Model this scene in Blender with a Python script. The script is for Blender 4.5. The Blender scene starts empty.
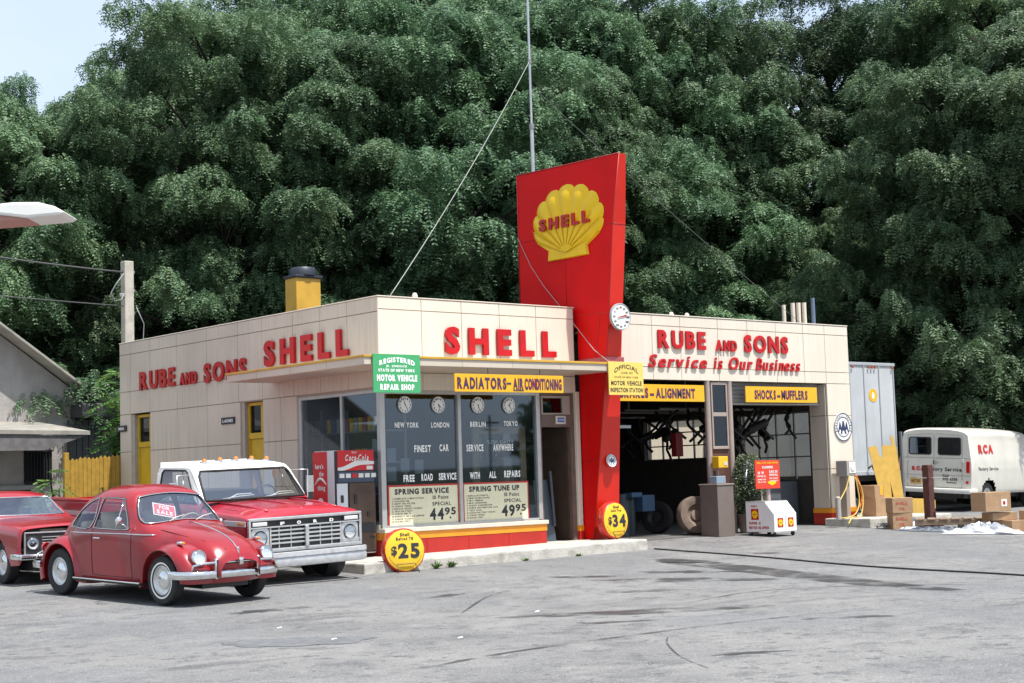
import bpy, bmesh, math, random
import numpy as np
from mathutils import Vector, Matrix
R = random.Random(7)
NR = np.random.default_rng(11)
C = bpy.context.scene.collection
rad = math.radians
# ------------------------------------------------------------------ world, sun, camera
sc = bpy.context.scene
w = bpy.data.worlds.new("World"); sc.world = w; w.use_nodes = True
nt = w.node_tree
bg = nt.nodes['Background']; bg.inputs[1].default_value = 0.15
sky = nt.nodes.new('ShaderNodeTexSky'); sky.sky_type = 'NISHITA'; sky.sun_disc = False
SUN_EL, SUN_AZ = 67, 12          # azimuth: degrees from the street (-Y) towards +X
sky.sun_elevation = rad(SUN_EL); sky.sun_rotation = rad(180 - SUN_AZ)
sky.air_density = 1.0; sky.dust_density = 1.2; sky.ozone_density = 1.5
# thin summer haze and broken cloud over the whole sky
wtc = nt.nodes.new('ShaderNodeTexCoord'); wmp = nt.nodes.new('ShaderNodeMapping'); wmp.inputs['Scale'].default_value = (1, 1, 2.6); nt.links.new(wtc.outputs['Generated'], wmp.inputs[0])
wn = nt.nodes.new('ShaderNodeTexNoise'); wn.inputs['Scale'].default_value = 2.4; wn.inputs['Detail'].default_value = 7; nt.links.new(wmp.outputs[0], wn.inputs['Vector'])
wr = nt.nodes.new('ShaderNodeMapRange'); wr.inputs[1].default_value = .40; wr.inputs[2].default_value = .66; wr.inputs[3].default_value = .62; wr.inputs[4].default_value = .96; nt.links.new(wn.outputs[0], wr.inputs[0])
wx = nt.nodes.new('ShaderNodeMix'); wx.data_type = 'RGBA'; wx.inputs[7].default_value = (3.7, 4.25, 5.0, 1); nt.links.new(wr.outputs[0], wx.inputs[0]); nt.links.new(sky.outputs[0], wx.inputs[6]); nt.links.new(wx.outputs[2], bg.inputs[0])
sl = bpy.data.lights.new('sun', 'SUN'); sl.energy = 4.6; sl.angle = rad(0.55); sl.color = (1, .965, .92)
so = bpy.data.objects.new('sun', sl); C.objects.link(so)
sd = Vector((math.sin(rad(SUN_AZ))*math.cos(rad(SUN_EL)), -math.cos(rad(SUN_AZ))*math.cos(rad(SUN_EL)), math.sin(rad(SUN_EL))))
so.rotation_euler = sd.to_track_quat('Z', 'Y').to_euler(); so.location = (0, -30, 40)
cd = bpy.data.cameras.new('camera'); cam = bpy.data.objects.new('camera', cd); C.objects.link(cam); sc.camera = cam
cd.sensor_width = 36; cd.lens = 54.89; cd.clip_end = 3000; cd.clip_start = .1
CP = Vector((-15.0576, -21.1887, 1.1893))
AR = Vector((.763899, -.644568, -.031465)); AU = Vector((-.031826, -.086325, .995759)); AF = Vector((.644550, .759658, .086457))
cam.matrix_world = Matrix(((AR.x, AU.x, -AF.x, CP.x), (AR.y, AU.y, -AF.y, CP.y), (AR.z, AU.z, -AF.z, CP.z), (0, 0, 0, 1)))
sc.view_settings.view_transform = 'Standard'; sc.view_settings.look = 'None'
sc.view_settings.exposure = 0.62; sc.view_settings.gamma = 1
sc.render.engine = 'CYCLES'
sc.cycles.max_bounces = 7; sc.cycles.transparent_max_bounces = 12; sc.cycles.diffuse_bounces = 3; sc.cycles.glossy_bounces = 3
sc.cycles.sample_clamp_indirect = 6; sc.cycles.use_denoising = True
def smin(a, b, k=.06):
    return -math.log(math.exp(-a/k)+math.exp(-b/k))*k
def g(x, y):
    """height of the lot"""
    if y > 0: v = -.10+.008*(min(max(x, -12), 16)-8)+.012*min(y, 12)
    else: v = -.10+.008*(min(max(x, -12), 16)-8)+.04*y
    return -smin(-v, .36)
def away(px, D, z=None):
    """a spot D metres from the camera in the direction px (only used to lay trees out in rows round the lot)"""
    p = CP+AF*D+AR*((px-512)/1561*D)
    return Vector((p.x, p.y, g(p.x, p.y) if z is None else z))
# ------------------------------------------------------------------ materials
MATS = {}
def mat(name, col, rough=.6, metal=0., var=0., vscale=6., bump=0., bscale=40., spec=.5, coat=0., streak=0., emit=None, alpha=None, dirt=None, dscale=1.5):
    if name in MATS: return MATS[name]
    m = bpy.data.materials.new(name); m.use_nodes = True; n = m.node_tree.nodes; L = m.node_tree.links
    b = n['Principled BSDF']; b.inputs['Base Color'].default_value = (*col, 1); b.inputs['Roughness'].default_value = rough
    b.inputs['Metallic'].default_value = metal; b.inputs['Specular IOR Level'].default_value = spec
    b.inputs['Coat Weight'].default_value = coat; b.inputs['Coat Roughness'].default_value = .06
    tc = n.new('ShaderNodeTexCoord'); last = None
    def mul(prev, fac_socket, c2):
        mx = n.new('ShaderNodeMix'); mx.data_type = 'RGBA'
        if prev is None: mx.inputs[6].default_value = (*col, 1)
        else: L.new(prev, mx.inputs[6])
        mx.inputs[7].default_value = (*c2, 1); L.new(fac_socket, mx.inputs[0]); return mx.outputs[2]
    def noise(scale, det=5, vec=None, rr=(.4, .65)):
        t = n.new('ShaderNodeTexNoise'); t.inputs['Scale'].default_value = scale; t.inputs['Detail'].default_value = det
        L.new(vec if vec else tc.outputs['Object'], t.inputs['Vector'])
        r = n.new('ShaderNodeMapRange'); r.inputs[1].default_value = rr[0]; r.inputs[2].default_value = rr[1]; L.new(t.outputs[0], r.inputs[0]); return r.outputs[0], t.outputs[0]
    if var:
        f, _ = noise(vscale); last = mul(last, f, tuple(c*(1-var) for c in col))
    if streak:
        mp = n.new('ShaderNodeMapping'); mp.inputs['Scale'].default_value = (9, 9, .35); L.new(tc.outputs['Object'], mp.inputs[0])
        f, _ = noise(2.2, 6, mp.outputs[0], (.5, .8)); last = mul(last, f, tuple(c*(1-streak) for c in col))
    if dirt:
        f, _ = noise(dscale, 7, None, (.55, .75)); last = mul(last, f, dirt)
    if last is not None: L.new(last, b.inputs['Base Color'])
    if bump:
        t = n.new('ShaderNodeTexNoise'); t.inputs['Scale'].default_value = bscale; t.inputs['Detail'].default_value = 6; L.new(tc.outputs['Object'], t.inputs['Vector'])
        bp = n.new('ShaderNodeBump'); bp.inputs['Strength'].default_value = bump; bp.inputs['Distance'].default_value = .02; L.new(t.outputs[0], bp.inputs['Height']); L.new(bp.outputs[0], b.inputs['Normal'])
    if emit:
        b.inputs['Emission Color'].default_value = (*emit, 1); b.inputs['Emission Strength'].default_value = 1
    MATS[name] = m; return m
def glass(name, tint, refl=.12, rough=.02):
    if name in MATS: return MATS[name]
    m = bpy.data.materials.new(name); m.use_nodes = True; n = m.node_tree.nodes; L = m.node_tree.links
    n.remove(n['Principled BSDF']); out = n['Material Output']
    t = n.new('ShaderNodeBsdfTransparent'); t.inputs[0].default_value = (*tint, 1)
    gl = n.new('ShaderNodeBsdfGlossy'); gl.inputs['Roughness'].default_value = rough; gl.inputs['Color'].default_value = (.76, .86, 1, 1)
    ge = n.new('ShaderNodeNewGeometry'); dt = n.new('ShaderNodeVectorMath'); dt.operation = 'DOT_PRODUCT'; L.new(ge.outputs['Normal'], dt.inputs[0]); L.new(ge.outputs['Incoming'], dt.inputs[1])
    def mt(o, a, b_=0.):
        q = n.new('ShaderNodeMath'); q.operation = o; q.use_clamp = True
        for i_, s_ in enumerate((a, b_)):
            if isinstance(s_, (int, float)): q.inputs[i_].default_value = s_
            else: L.new(s_, q.inputs[i_])
        return q.outputs[0]
    ab = n.new('ShaderNodeMath'); ab.operation = 'ABSOLUTE'; L.new(dt.outputs['Value'], ab.inputs[0])
    ad_ = mt('ADD', mt('MULTIPLY', mt('POWER', mt('SUBTRACT', 1., ab.outputs[0]), 5.), .9), .03+refl)
    mx = n.new('ShaderNodeMixShader'); L.new(ad_, mx.inputs[0]); L.new(t.outputs[0], mx.inputs[1]); L.new(gl.outputs[0], mx.inputs[2]); L.new(mx.outputs[0], out.inputs[0])
    MATS[name] = m; return m
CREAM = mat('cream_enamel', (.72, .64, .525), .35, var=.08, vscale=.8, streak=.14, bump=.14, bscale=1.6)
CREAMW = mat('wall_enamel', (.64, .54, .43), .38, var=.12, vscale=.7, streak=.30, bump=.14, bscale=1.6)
SEAM = mat('seam_dark', (.36, .30, .24), .8)
YELP = mat('yellow_paint', (.62, .38, .015), .45, var=.12, vscale=5)
YTRIM = mat('ochre_trim', (.60, .34, .04), .45, var=.15, vscale=3)
REDE = mat('red_enamel', (.70, .006, .006), .42, var=.12, vscale=1.5, spec=.12)
REDL = mat('red_letter', (.48, .008, .010), .3, var=.1, vscale=8, spec=.35)
REDB = mat('red_band', (.42, .018, .010), .4, var=.15, vscale=4)
ORNG = mat('orange_band', (.75, .28, .015), .4, var=.1, vscale=4)
SHY = mat('emblem_yellow', (.90, .56, .008), .35, var=.08, vscale=4, spec=.3)
WHT = mat('white_paint', (.78, .77, .72), .4, var=.06, vscale=5)
SILL = mat('sill_white', (.64, .57, .47), .5, var=.1, vscale=4)
BLK = mat('black_paint', (.02, .02, .022), .4)
INK = mat('ink_black', (.018, .02, .03), .6)
DARK = mat('dark_interior', (.045, .042, .04), .8, var=.4, vscale=3)
ALU = mat('aluminium', (.55, .55, .55), .35, metal=.7, var=.15)
CHR = mat('chrome', (.78, .78, .78), .12, metal=1., var=.12, vscale=14)
CHRW = mat('dull_chrome', (.72, .72, .71), .3, metal=.75, var=.15, vscale=10)
RUB = mat('rubber', (.018, .018, .018), .75, var=.3, vscale=20)
CONC = mat('concrete', (.52, .49, .43), .85, var=.25, vscale=5, bump=.5, bscale=30, dirt=(.28, .26, .23), dscale=2.5)
STEEL = mat('grey_steel', (.30, .29, .28), .45, metal=.4, var=.2)
BRN = mat('dark_brown', (.06, .035, .022), .5, var=.3)
WOODG = mat('walnut_panel', (.10, .055, .032), .45, var=.45, vscale=3)
CARD = mat('cardboard', (.40, .25, .14), .85, var=.15, vscale=6)
TAUPE = mat('taupe_paint', (.17, .135, .115), .6, var=.1)
PINKC = mat('column_paint', (.36, .29, .25), .5, var=.1)
GLW = glass('shop_glass', (.74, .78, .80), .048)
GLC = glass('car_glass', (.92, .95, .94), .05); GLF = glass('windshield_glass', (.9, .93, .93), .20)
PVW = mat('beetle_red', (.30, .007, .013), .3, var=.25, vscale=2.5, coat=.6, dirt=(.24, .03, .034), dscale=2.2)
PTR = mat('truck_red', (.42, .010, .026), .3, var=.12, vscale=3, coat=.6)
PLC = mat('coupe_red', (.34, .012, .020), .3, var=.12, vscale=3, coat=.6)
# ------------------------------------------------------------------ object helpers
ORI = {}
def tag(o, label=None, cat=None, group=None, kind=None):
    if label: o['label'] = label
    if cat: o['category'] = cat
    if group: o['group'] = group
    if kind: o['kind'] = kind
    return o
def thing(name, label, cat, loc=(0, 0, 0), rot=None, group=None):
    o = bpy.data.objects.new(name, None); C.objects.link(o); o.location = loc; o.empty_display_size = .2
    if rot: o.rotation_euler = rot
    ORI[o.name] = Vector((0, 0, 0)) if rot else Vector(loc)
    return tag(o, label, cat, group)
def link(name, me, mats, parent=None, smooth=False, shift=True, angle=None):
    o = bpy.data.objects.new(name, me); C.objects.link(o)
    for m in (mats if isinstance(mats, (list, tuple)) else [mats]): me.materials.append(m)
    if parent is not None:
        if shift and ORI[parent.name].length: me.transform(Matrix.Translation(-ORI[parent.name]))
        o.parent = parent; ORI[o.name] = ORI[parent.name]
    if smooth:
        me.polygons.foreach_set('use_smooth', [True]*len(me.polygons))
        if angle:
            try: me.set_sharp_from_angle(angle=rad(angle))
            except Exception: pass
    return o
class MB:
    def __init__(s): s.v = []; s.f = []; s.m = []; s.mi = 0
    def add(s, vs, fs, M=None):
        k = len(s.v)
        s.v += [tuple((M @ Vector(p)) if M else p) for p in vs]
        s.f += [tuple(i+k for i in f) for f in fs]; s.m += [s.mi]*len(fs); return s
    def mat(s, i): s.mi = i; return s
    def box(s, x0, x1, y0, y1, z0, z1, M=None):
        return s.add([(x0, y0, z0), (x1, y0, z0), (x1, y1, z0), (x0, y1, z0), (x0, y0, z1), (x1, y0, z1), (x1, y1, z1), (x0, y1, z1)],
                     [(0, 3, 2, 1), (4, 5, 6, 7), (0, 1, 5, 4), (1, 2, 6, 5), (2, 3, 7, 6), (3, 0, 4, 7)], M)
    def bbox(s, x0, x1, y0, y1, z0, z1, b=.01, M=None):
        """box with chamfered edges"""
        b = min(b, (x1-x0)*.45, (y1-y0)*.45, (z1-z0)*.45)
        bm = bmesh.new(); bmesh.ops.create_cube(bm, size=1)
        for v in bm.verts: v.co = Vector(((x0+x1)/2+v.co.x*(x1-x0), (y0+y1)/2+v.co.y*(y1-y0), (z0+z1)/2+v.co.z*(z1-z0)))
        bmesh.ops.bevel(bm, geom=bm.edges[:], offset=b, segments=2, profile=.5, affect='EDGES')
        bm.verts.index_update(); s.add([tuple(v.co) for v in bm.verts], [tuple(v.index for v in f.verts) for f in bm.faces], M); bm.free(); return s
    def cyl(s, a, b, r, r2=None, n=16, caps=True):
        a = Vector(a); b = Vector(b); r2 = r if r2 is None else r2; d = (b-a).normalized()
        u = d.orthogonal().normalized(); v = d.cross(u); k = []
        for p, q in ((a, r), (b, r2)):
            for i in range(n):
                t = 2*math.pi*i/n; k.append(tuple(p+(u*math.cos(t)+v*math.sin(t))*q))
        fs = [(i, (i+1) % n, n+(i+1) % n, n+i) for i in range(n)]
        if caps: fs += [tuple(range(n-1, -1, -1)), tuple(range(n, 2*n))]
        return s.add(k, fs)
    def tube(s, pts, r, n=8, closed=False):
        pts = [Vector(p) for p in pts]; N = len(pts); vs = []; prev = None
        for i, p in enumerate(pts):
            a = pts[(i-1) % N] if (closed or i > 0) else p; b = pts[(i+1) % N] if (closed or i < N-1) else p
            d = (b-a).normalized() if (b-a).length > 1e-9 else Vector((0, 0, 1))
            if prev is None: u = d.orthogonal().normalized()
            else:
                u = prev-d*prev.dot(d); u = u.normalized() if u.length > 1e-6 else d.orthogonal().normalized()
            prev = u; v = d.cross(u); rr = r[i] if isinstance(r, (list, tuple)) else r
            for j in range(n):
                t = 2*math.pi*j/n; vs.append(tuple(p+(u*math.cos(t)+v*math.sin(t))*rr))
        fs = []
        for i in range(N if closed else N-1):
            for j in range(n): fs.append((i*n+j, i*n+(j+1) % n, ((i+1) % N)*n+(j+1) % n, ((i+1) % N)*n+j))
        if not closed: fs += [tuple(range(n-1, -1, -1)), tuple(range((N-1)*n, N*n))]
        return s.add(vs, fs)
    def prism(s, poly, O, U, V, W):
        """polygon (u,v) in the plane O+uU+vV, pushed along the vector W"""
        O = Vector(O); U = Vector(U); V = Vector(V); W = Vector(W); n = len(poly)
        a = [tuple(O+U*p[0]+V*p[1]) for p in poly]; b = [tuple(O+U*p[0]+V*p[1]+W) for p in poly]
        return s.add(a+b, [tuple(range(n-1, -1, -1)), tuple(range(n, 2*n))]+[(i, (i+1) % n, n+(i+1) % n, n+i) for i in range(n)])
    def disc(s, c, N, r, n=28, h=.005, r2=None):
        c = Vector(c); N = Vector(N).normalized(); return s.cyl(c, c+N*h, r, r2, n)
    def lathe(s, prof, O=(0, 0, 0), ax=(0, 0, 1), n=24):
        O = Vector(O); ax = Vector(ax).normalized(); u = ax.orthogonal().normalized(); v = ax.cross(u); vs = []; K = len(prof)
        for r, h in prof:
            for i in range(n):
                t = 2*math.pi*i/n; vs.append(tuple(O+ax*h+(u*math.cos(t)+v*math.sin(t))*r))
        fs = [(k*n+i, k*n+(i+1) % n, (k+1)*n+(i+1) % n, (k+1)*n+i) for k in range(K-1) for i in range(n)]
        return s.add(vs, fs)
    def build(s, name, mats, parent=None, smooth=False, angle=None, bevel=0, norm=True):
        me = bpy.data.meshes.new(name); me.from_pydata(s.v, [], s.f); me.update()
        if max(s.m or [0]) > 0: me.polygons.foreach_set('material_index', s.m)
        if norm or bevel:
            bm = bmesh.new(); bm.from_mesh(me); bmesh.ops.recalc_face_normals(bm, faces=bm.faces)
            if bevel: bmesh.ops.bevel(bm, geom=[e for e in bm.edges if len(e.link_faces) == 2 and e.calc_face_angle(0) > .5], offset=bevel, segments=2, affect='EDGES', profile=.6, clamp_overlap=True)
            bm.to_mesh(me); bm.free()
        return link(name, me, mats, parent, smooth, angle=angle)
# ------------------------------------------------------------------ writing
TC = {}
def glyph(s, bold=0., ext=0., bev=0., shear=0.):
    k = (s, bold, ext, bev, shear)
    if k not in TC:
        cu = bpy.data.curves.new('t', 'FONT'); cu.body = s; cu.size = 1; cu.offset = bold; cu.extrude = ext; cu.bevel_depth = bev; cu.bevel_resolution = 1; cu.resolution_u = 3; cu.shear = shear
        o = bpy.data.objects.new('t', cu); me = bpy.data.meshes.new_from_object(o)
        v = np.array([q.co[:] for q in me.vertices]) if len(me.vertices) else np.zeros((0, 3)); f = [tuple(p.vertices) for p in me.polygons]
        bpy.data.objects.remove(o); bpy.data.curves.remove(cu); bpy.data.meshes.remove(me); TC[k] = (v, f)
    return TC[k]
def text(mb, s, O, U, V, w, h, bold=.02, ext=0., lift=.003, shear=0., bev=0., anchor='l', curve=0., gap=.12, depth=None, each=None):
    """block lettering: fits the string into w x h (metres); O lower left. each: callback(mesh builder) per character"""
    O = Vector(O); U = Vector(U).normalized(); V = Vector(V).normalized(); Nn = U.cross(V)
    items = []; x = 0
    for ch in s:
        if ch == ' ': x += .38; continue
        v, f = glyph(ch, bold, .5 if depth else 0, 0, shear)
        if not len(v): continue
        x0, x1 = v[:, 0].min(), v[:, 0].max(); items.append((v, f, x-x0)); x += x1-x0+gap
    W = max(x-gap, .01); Hc = .73+2*bold; sx = w/W; sy = h/Hc
    for v, f, dx in items:
        m = mb if each is None else MB()
        px = (v[:, 0]+dx)*sx; py = (v[:, 1]+bold)*sy; pz = (v[:, 2]+(.5 if depth else 0))*(depth or 0)
        if curve: py = py - curve*((px/w-.5)**2)*4
        pts = [tuple(O+U*a+V*b+Nn*(c+lift)) for a, b, c in zip(px, py, pz)]
        m.add(pts, f)
        if each is not None: each(m)
    return mb
# ------------------------------------------------------------------ ground
def asphalt():
    m = bpy.data.materials.new('asphalt'); m.use_nodes = True; n = m.node_tree.nodes; L = m.node_tree.links; b = n['Principled BSDF']
    tc = n.new('ShaderNodeTexCoord'); P = tc.outputs['Object']
    def noi(sc_, det=6, rough=.6, vec=P, dist=0):
        t = n.new('ShaderNodeTexNoise'); t.inputs['Scale'].default_value = sc_; t.inputs['Detail'].default_value = det; t.inputs['Roughness'].default_value = rough; t.inputs['Distortion'].default_value = dist; L.new(vec, t.inputs['Vector']); return t.outputs[0]
    def mr(s, a, b_, c=0., d=1.):
        r = n.new('ShaderNodeMapRange'); r.inputs[1].default_value = a; r.inputs[2].default_value = b_; r.inputs[3].default_value = c; r.inputs[4].default_value = d; L.new(s, r.inputs[0]); return r.outputs[0]
    def mp(scale, rot=0, loc=(0, 0, 0)):
        q = n.new('ShaderNodeMapping'); q.inputs['Scale'].default_value = scale; q.inputs['Rotation'].default_value = (0, 0, rot); q.inputs['Location'].default_value = loc; L.new(P, q.inputs[0]); return q.outputs[0]
    def mix(a, c, f):
        x = n.new('ShaderNodeMix'); x.data_type = 'RGBA'
        if isinstance(a, tuple): x.inputs[6].default_value = (*a, 1)
        else: L.new(a, x.inputs[6])
        x.inputs[7].default_value = (*c, 1); L.new(f, x.inputs[0]); return x.outputs[2]
    def op(o, a, b_):
        x = n.new('ShaderNodeMath'); x.operation = o; x.use_clamp = True
        for i, q in enumerate((a, b_)):
            if isinstance(q, (int, float)): x.inputs[i].default_value = q
            else: L.new(q, x.inputs[i])
        return x.outputs[0]
    c = mix((.196, .192, .184), (.148, .146, .143), mr(noi(.45, 6), .42, .62))
    c = mix(c, (.25, .243, .23), mr(noi(2.1, 8, .7), .50, .72, 0, .8))
    # dark scuffs, drawn out along the drive
    c = mix(c, (.085, .085, .086), mr(noi(1.0, 7, .62, mp((.55, 2.0, 1), .35)), .57, .70, 0, .8))
    c = mix(c, (.07, .07, .072), mr(noi(3.4, 5, .6, mp((.6, 1.6, 1), -.4, (3, 7, 0))), .64, .72, 0, .75))
    c = mix(c, (.10, .10, .102), mr(noi(2.4, 6, .68, mp((1, 1, 1), 0, (11, 3, 0))), .535, .63, 0, .8))
    c = mix(c, (.06, .06, .062), mr(noi(6.5, 5, .65, mp((1, 1, 1), 0, (1, 13, 0))), .585, .66, 0, .85))
    c = mix(c, (.14, .145, .15), mr(noi(.22, 4, .6, mp((1, 1, 1), 0, (4, 1, 0))), .48, .58, 0, .55))
    # fine stone grain
    c = mix(c, (.50, .49, .47), mr(noi(48, 3, .7), .56, .70, 0, .7))
    c = mix(c, (.05, .05, .05), mr(noi(36, 4, .75, mp((1, 1, 1), 0, (5, 5, 5))), .57, .70, 0, .75))
    # cracks
    vo = n.new('ShaderNodeTexVoronoi'); vo.feature = 'DISTANCE_TO_EDGE'; vo.inputs['Scale'].default_value = .32
    wv = n.new('ShaderNodeVectorMath'); wv.operation = 'ADD'; nz = n.new('ShaderNodeTexNoise'); nz.inputs['Scale'].default_value = 1.3; nz.inputs['Detail'].default_value = 5; L.new(P, nz.inputs[0])
    sc2 = n.new('ShaderNodeVectorMath'); sc2.operation = 'SCALE'; sc2.inputs['Scale'].default_value = 1.1; L.new(nz.outputs['Color'], sc2.inputs[0]); L.new(P, wv.inputs[0]); L.new(sc2.outputs[0], wv.inputs[1]); L.new(wv.outputs[0], vo.inputs['Vector'])
    crack = op('MULTIPLY', mr(vo.outputs['Distance'], .0, .006, 1, 0), mr(noi(.35, 3, .5, mp((1, 1, 1), 0, (9, 2, 0))), .5, .6))
    c = mix(c, (.06, .06, .06), op('MULTIPLY', crack, .75))
    L.new(c, b.inputs['Base Color']); b.inputs['Roughness'].default_value = .78; b.inputs['Specular IOR Level'].default_value = .35
    bp = n.new('ShaderNodeBump'); bp.inputs['Strength'].default_value = .6; bp.inputs['Distance'].default_value = .012
    h = op('SUBTRACT', op('ADD', op('MULTIPLY', noi(70, 4, .7), .6), op('MULTIPLY', noi(4, 5), .4)), op('MULTIPLY', crack, .5)); L.new(h, bp.inputs['Height']); L.new(bp.outputs[0], b.inputs['Normal'])
    return m
ASP = asphalt()
SOIL = mat('soil_grass', (.045, .055, .025), .95, var=.5, vscale=.8, bump=1., bscale=4)
def sheet(name, xs, ys, fn, m, kind='structure'):
    vs = [(x, y, fn(x, y)) for y in ys for x in xs]; nx = len(xs)
    fs = [(j*nx+i, j*nx+i+1, (j+1)*nx+i+1, (j+1)*nx+i) for j in range(len(ys)-1) for i in range(nx-1)]
    me = bpy.data.meshes.new(name); me.from_pydata(vs, [], fs); me.update(); o = link(name, me, m, smooth=True); o['kind'] = kind; return o
def terr(x, y):
    """wooded bank that climbs behind the station"""
    d = (x-5)*.55+(y-14)*.84          # distance behind the line of the back fence
    h = g(max(min(x, 60), -60), max(min(y, 30), -60))-.12
    if d > 0: h += 9*(1-math.exp(-d*d/900))+.25*math.sin(x*.6)*math.sin(y*.5)*min(d/4, 1)
    s = -(y+48)
    s = -(y+150)
    if s > 0: h += 5.5*(1-math.exp(-s*s/90000))*(1+.3*math.sin(x*.013)+.2*math.sin(x*.031))
    return h
xs = [-1500, -600, -300, -200, -150, -120, -100]+[-90+4*i for i in range(56)]+[150, 200, 300, 600, 1500]
ys = [-1500, -600, -300, -200, -150]+[-120+4*i for i in range(60)]+[130, 160, 200, 300, 600, 1500]
sheet('ground', xs, ys, terr, SOIL)
lx = [-70+1.0*i for i in range(141)]; ly = [-44+.5*i for i in range(122)]
sheet('parking_lot', lx, ly, lambda x, y: g(x, y), ASP)
# the concrete walk round the office and the little island by the pump pillar
def slab(name, poly, zf, z0, label):
    me = MB(); n = len(poly)
    top = [(x, y, zf(x)) for x, y in poly]; bot = [(x, y, z0) for x, y in poly]
    me.add(top+bot, [tuple(range(n)), tuple(range(2*n-1, n-1, -1))]+[(i, (i+1) % n, n+(i+1) % n, n+i) for i in range(n)])
    o = me.build(name, CONC, bevel=.025); o['kind'] = 'structure'; o['label'] = label; return o
slab('walkway', [(-1.30, -1.32), (4.84, -1.30), (4.88, .2), (4.6, .25), (4.4, 9.0), (.02, 9.0), (.02, 3.9), (-1.28, 3.9)], lambda x: .012*(x-3.6)-.002, -.5, 'pale worn concrete walk in front of the office')
slab('kerb', [(11.75, -.95), (14.6, -1.0), (14.7, .6), (12.85, .7), (12.8, .24), (11.75, .24)], lambda x: .095, -.4, 'low concrete kerb island at the right corner of the station')
def flat_stain(name, pts, m, lift=.004):
    vs = [(x, y, g(x, y)+lift) for x, y in pts]; me = MB(); me.add(vs, [tuple(range(len(vs)))])
    o = me.build(name, m); o['kind'] = 'structure'; return o
def blob(cx, cy, rx, ry, rot, n=26, j=.18, seed=1):
    r = random.Random(seed); out = []
    for i in range(n):
        t = 2*math.pi*i/n; q = 1+r.uniform(-j, j); a, b_ = rx*q*math.cos(t), ry*q*math.sin(t)
        out.append((cx+a*math.cos(rot)-b_*math.sin(rot), cy+a*math.sin(rot)+b_*math.cos(rot)))
    return out
PATCH = mat('tar_patch', (.155, .158, .162), .85, var=.3, vscale=8, bump=.5, bscale=60)
flat_stain('asphalt_patch', blob(-6.66, -7.93, .75, .42, -.7, seed=3), PATCH)
flat_stain('asphalt_patch', blob(3.3, -3.6, .35, .12, -.9, seed=5), mat('oil', (.03, .03, .032), .35, var=.3))
# long dark wet streak from the bay towards the street
def streak_mat():
    m = mat('wet_streak', (.05, .051, .054), .42, var=.3, vscale=5); n = m.node_tree.nodes; L = m.node_tree.links; b = n['Principled BSDF']
    tc = n.new('ShaderNodeTexCoord'); t = n.new('ShaderNodeTexNoise'); t.inputs['Scale'].default_value = 2.2; t.inputs['Detail'].default_value = 7; L.new(tc.outputs['Object'], t.inputs[0])
    r = n.new('ShaderNodeMapRange'); r.inputs[1].default_value = .42; r.inputs[2].default_value = .64; r.inputs[3].default_value = .72; r.inputs[4].default_value = 0.; L.new(t.outputs[0], r.inputs[0]); L.new(r.outputs[0], b.inputs['Alpha']); return m
WET = streak_mat()
flat_stain('oil_stain', [(3.35, -2.75), (3.75, -2.8), (3.85, -3.6), (3.55, -4.8), (3.05, -6.2), (2.5, -7.6), (2.0, -8.9), (1.6, -10.0), (1.3, -9.9), (1.45, -8.9), (1.8, -7.6), (2.3, -6.2), (2.8, -4.8), (3.0, -3.6)], WET)
flat_stain('oil_stain', blob(1.1, -5.8, 1.3, .35, -.9, seed=8), WET)
flat_stain('oil_stain', blob(-2.6, -8.6, 1.6, .28, -.55, seed=9), WET)
def ribbon(name, pts, w_, m):
    P = [np.array((x, y, 0.)) for x, y in pts]; P = [2*P[0]-P[1]]+P+[2*P[-1]-P[-2]]; Q = []
    for i in range(1, len(P)-2):
        for q in range(10):
            t_ = q/10; Q.append(.5*((2*P[i])+(-P[i-1]+P[i+1])*t_+(2*P[i-1]-5*P[i]+4*P[i+1]-P[i+2])*t_**2+(-P[i-1]+3*P[i]-3*P[i+1]+P[i+2])*t_**3))
    vs = []
    for i, p in enumerate(Q):
        d = Q[min(i+1, len(Q)-1)]-Q[max(i-1, 0)]; n_ = np.array((-d[1], d[0], 0))/(np.hypot(d[0], d[1])+1e-9)*w_*.5*(1-abs(2*i/len(Q)-1)**6)
        for k in (p-n_, p+n_): vs.append((k[0], k[1], g(k[0], k[1])+.006))
    mb = MB(); mb.add(vs, [(2*i, 2*i+1, 2*i+3, 2*i+2) for i in range(len(Q)-1)]); o = mb.build(name, m); o['kind'] = 'structure'
ribbon('tyre_mark', [(-7.4, -10.75), (-6.0, -10.42), (-4.0, -10.32), (-2.2, -10.4), (-1.0, -10.7)], .07, WET)
ribbon('tyre_mark', [(-4.35, -10.7), (-4.84, -11.18), (-5.48, -11.97), (-5.92, -12.71)], .02, WET)
ribbon('tyre_mark', [(-3.92, -7.0), (-2.39, -5.57), (-1.33, -4.84)], .04, WET)
ribbon('tyre_mark', [(-1.6, -8.3), (.2, -7.9), (1.6, -8.6), (2.6, -10.2)], .06, WET)
for k_, (a_, b_, c_, d_, e_) in enumerate([(-5.0, -4.6, .5, .18, 0), (-2.5, -4.9, .35, .12, .4), (-.5, -6.6, .6, .16, -.6), (.6, -4.2, .5, .14, -.8), (-3.6, -9.2, .4, .12, -.5), (-4.9, -12.2, .3, .1, -.4), (2.2, -4.9, .7, .2, -.9), (-1.9, -11.0, .45, .14, -.7), (5.6, -3.4, .5, .2, -.6)]): flat_stain('oil_stain', blob(a_, b_, c_, d_, e_, j=.4, seed=40+k_), WET)
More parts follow.
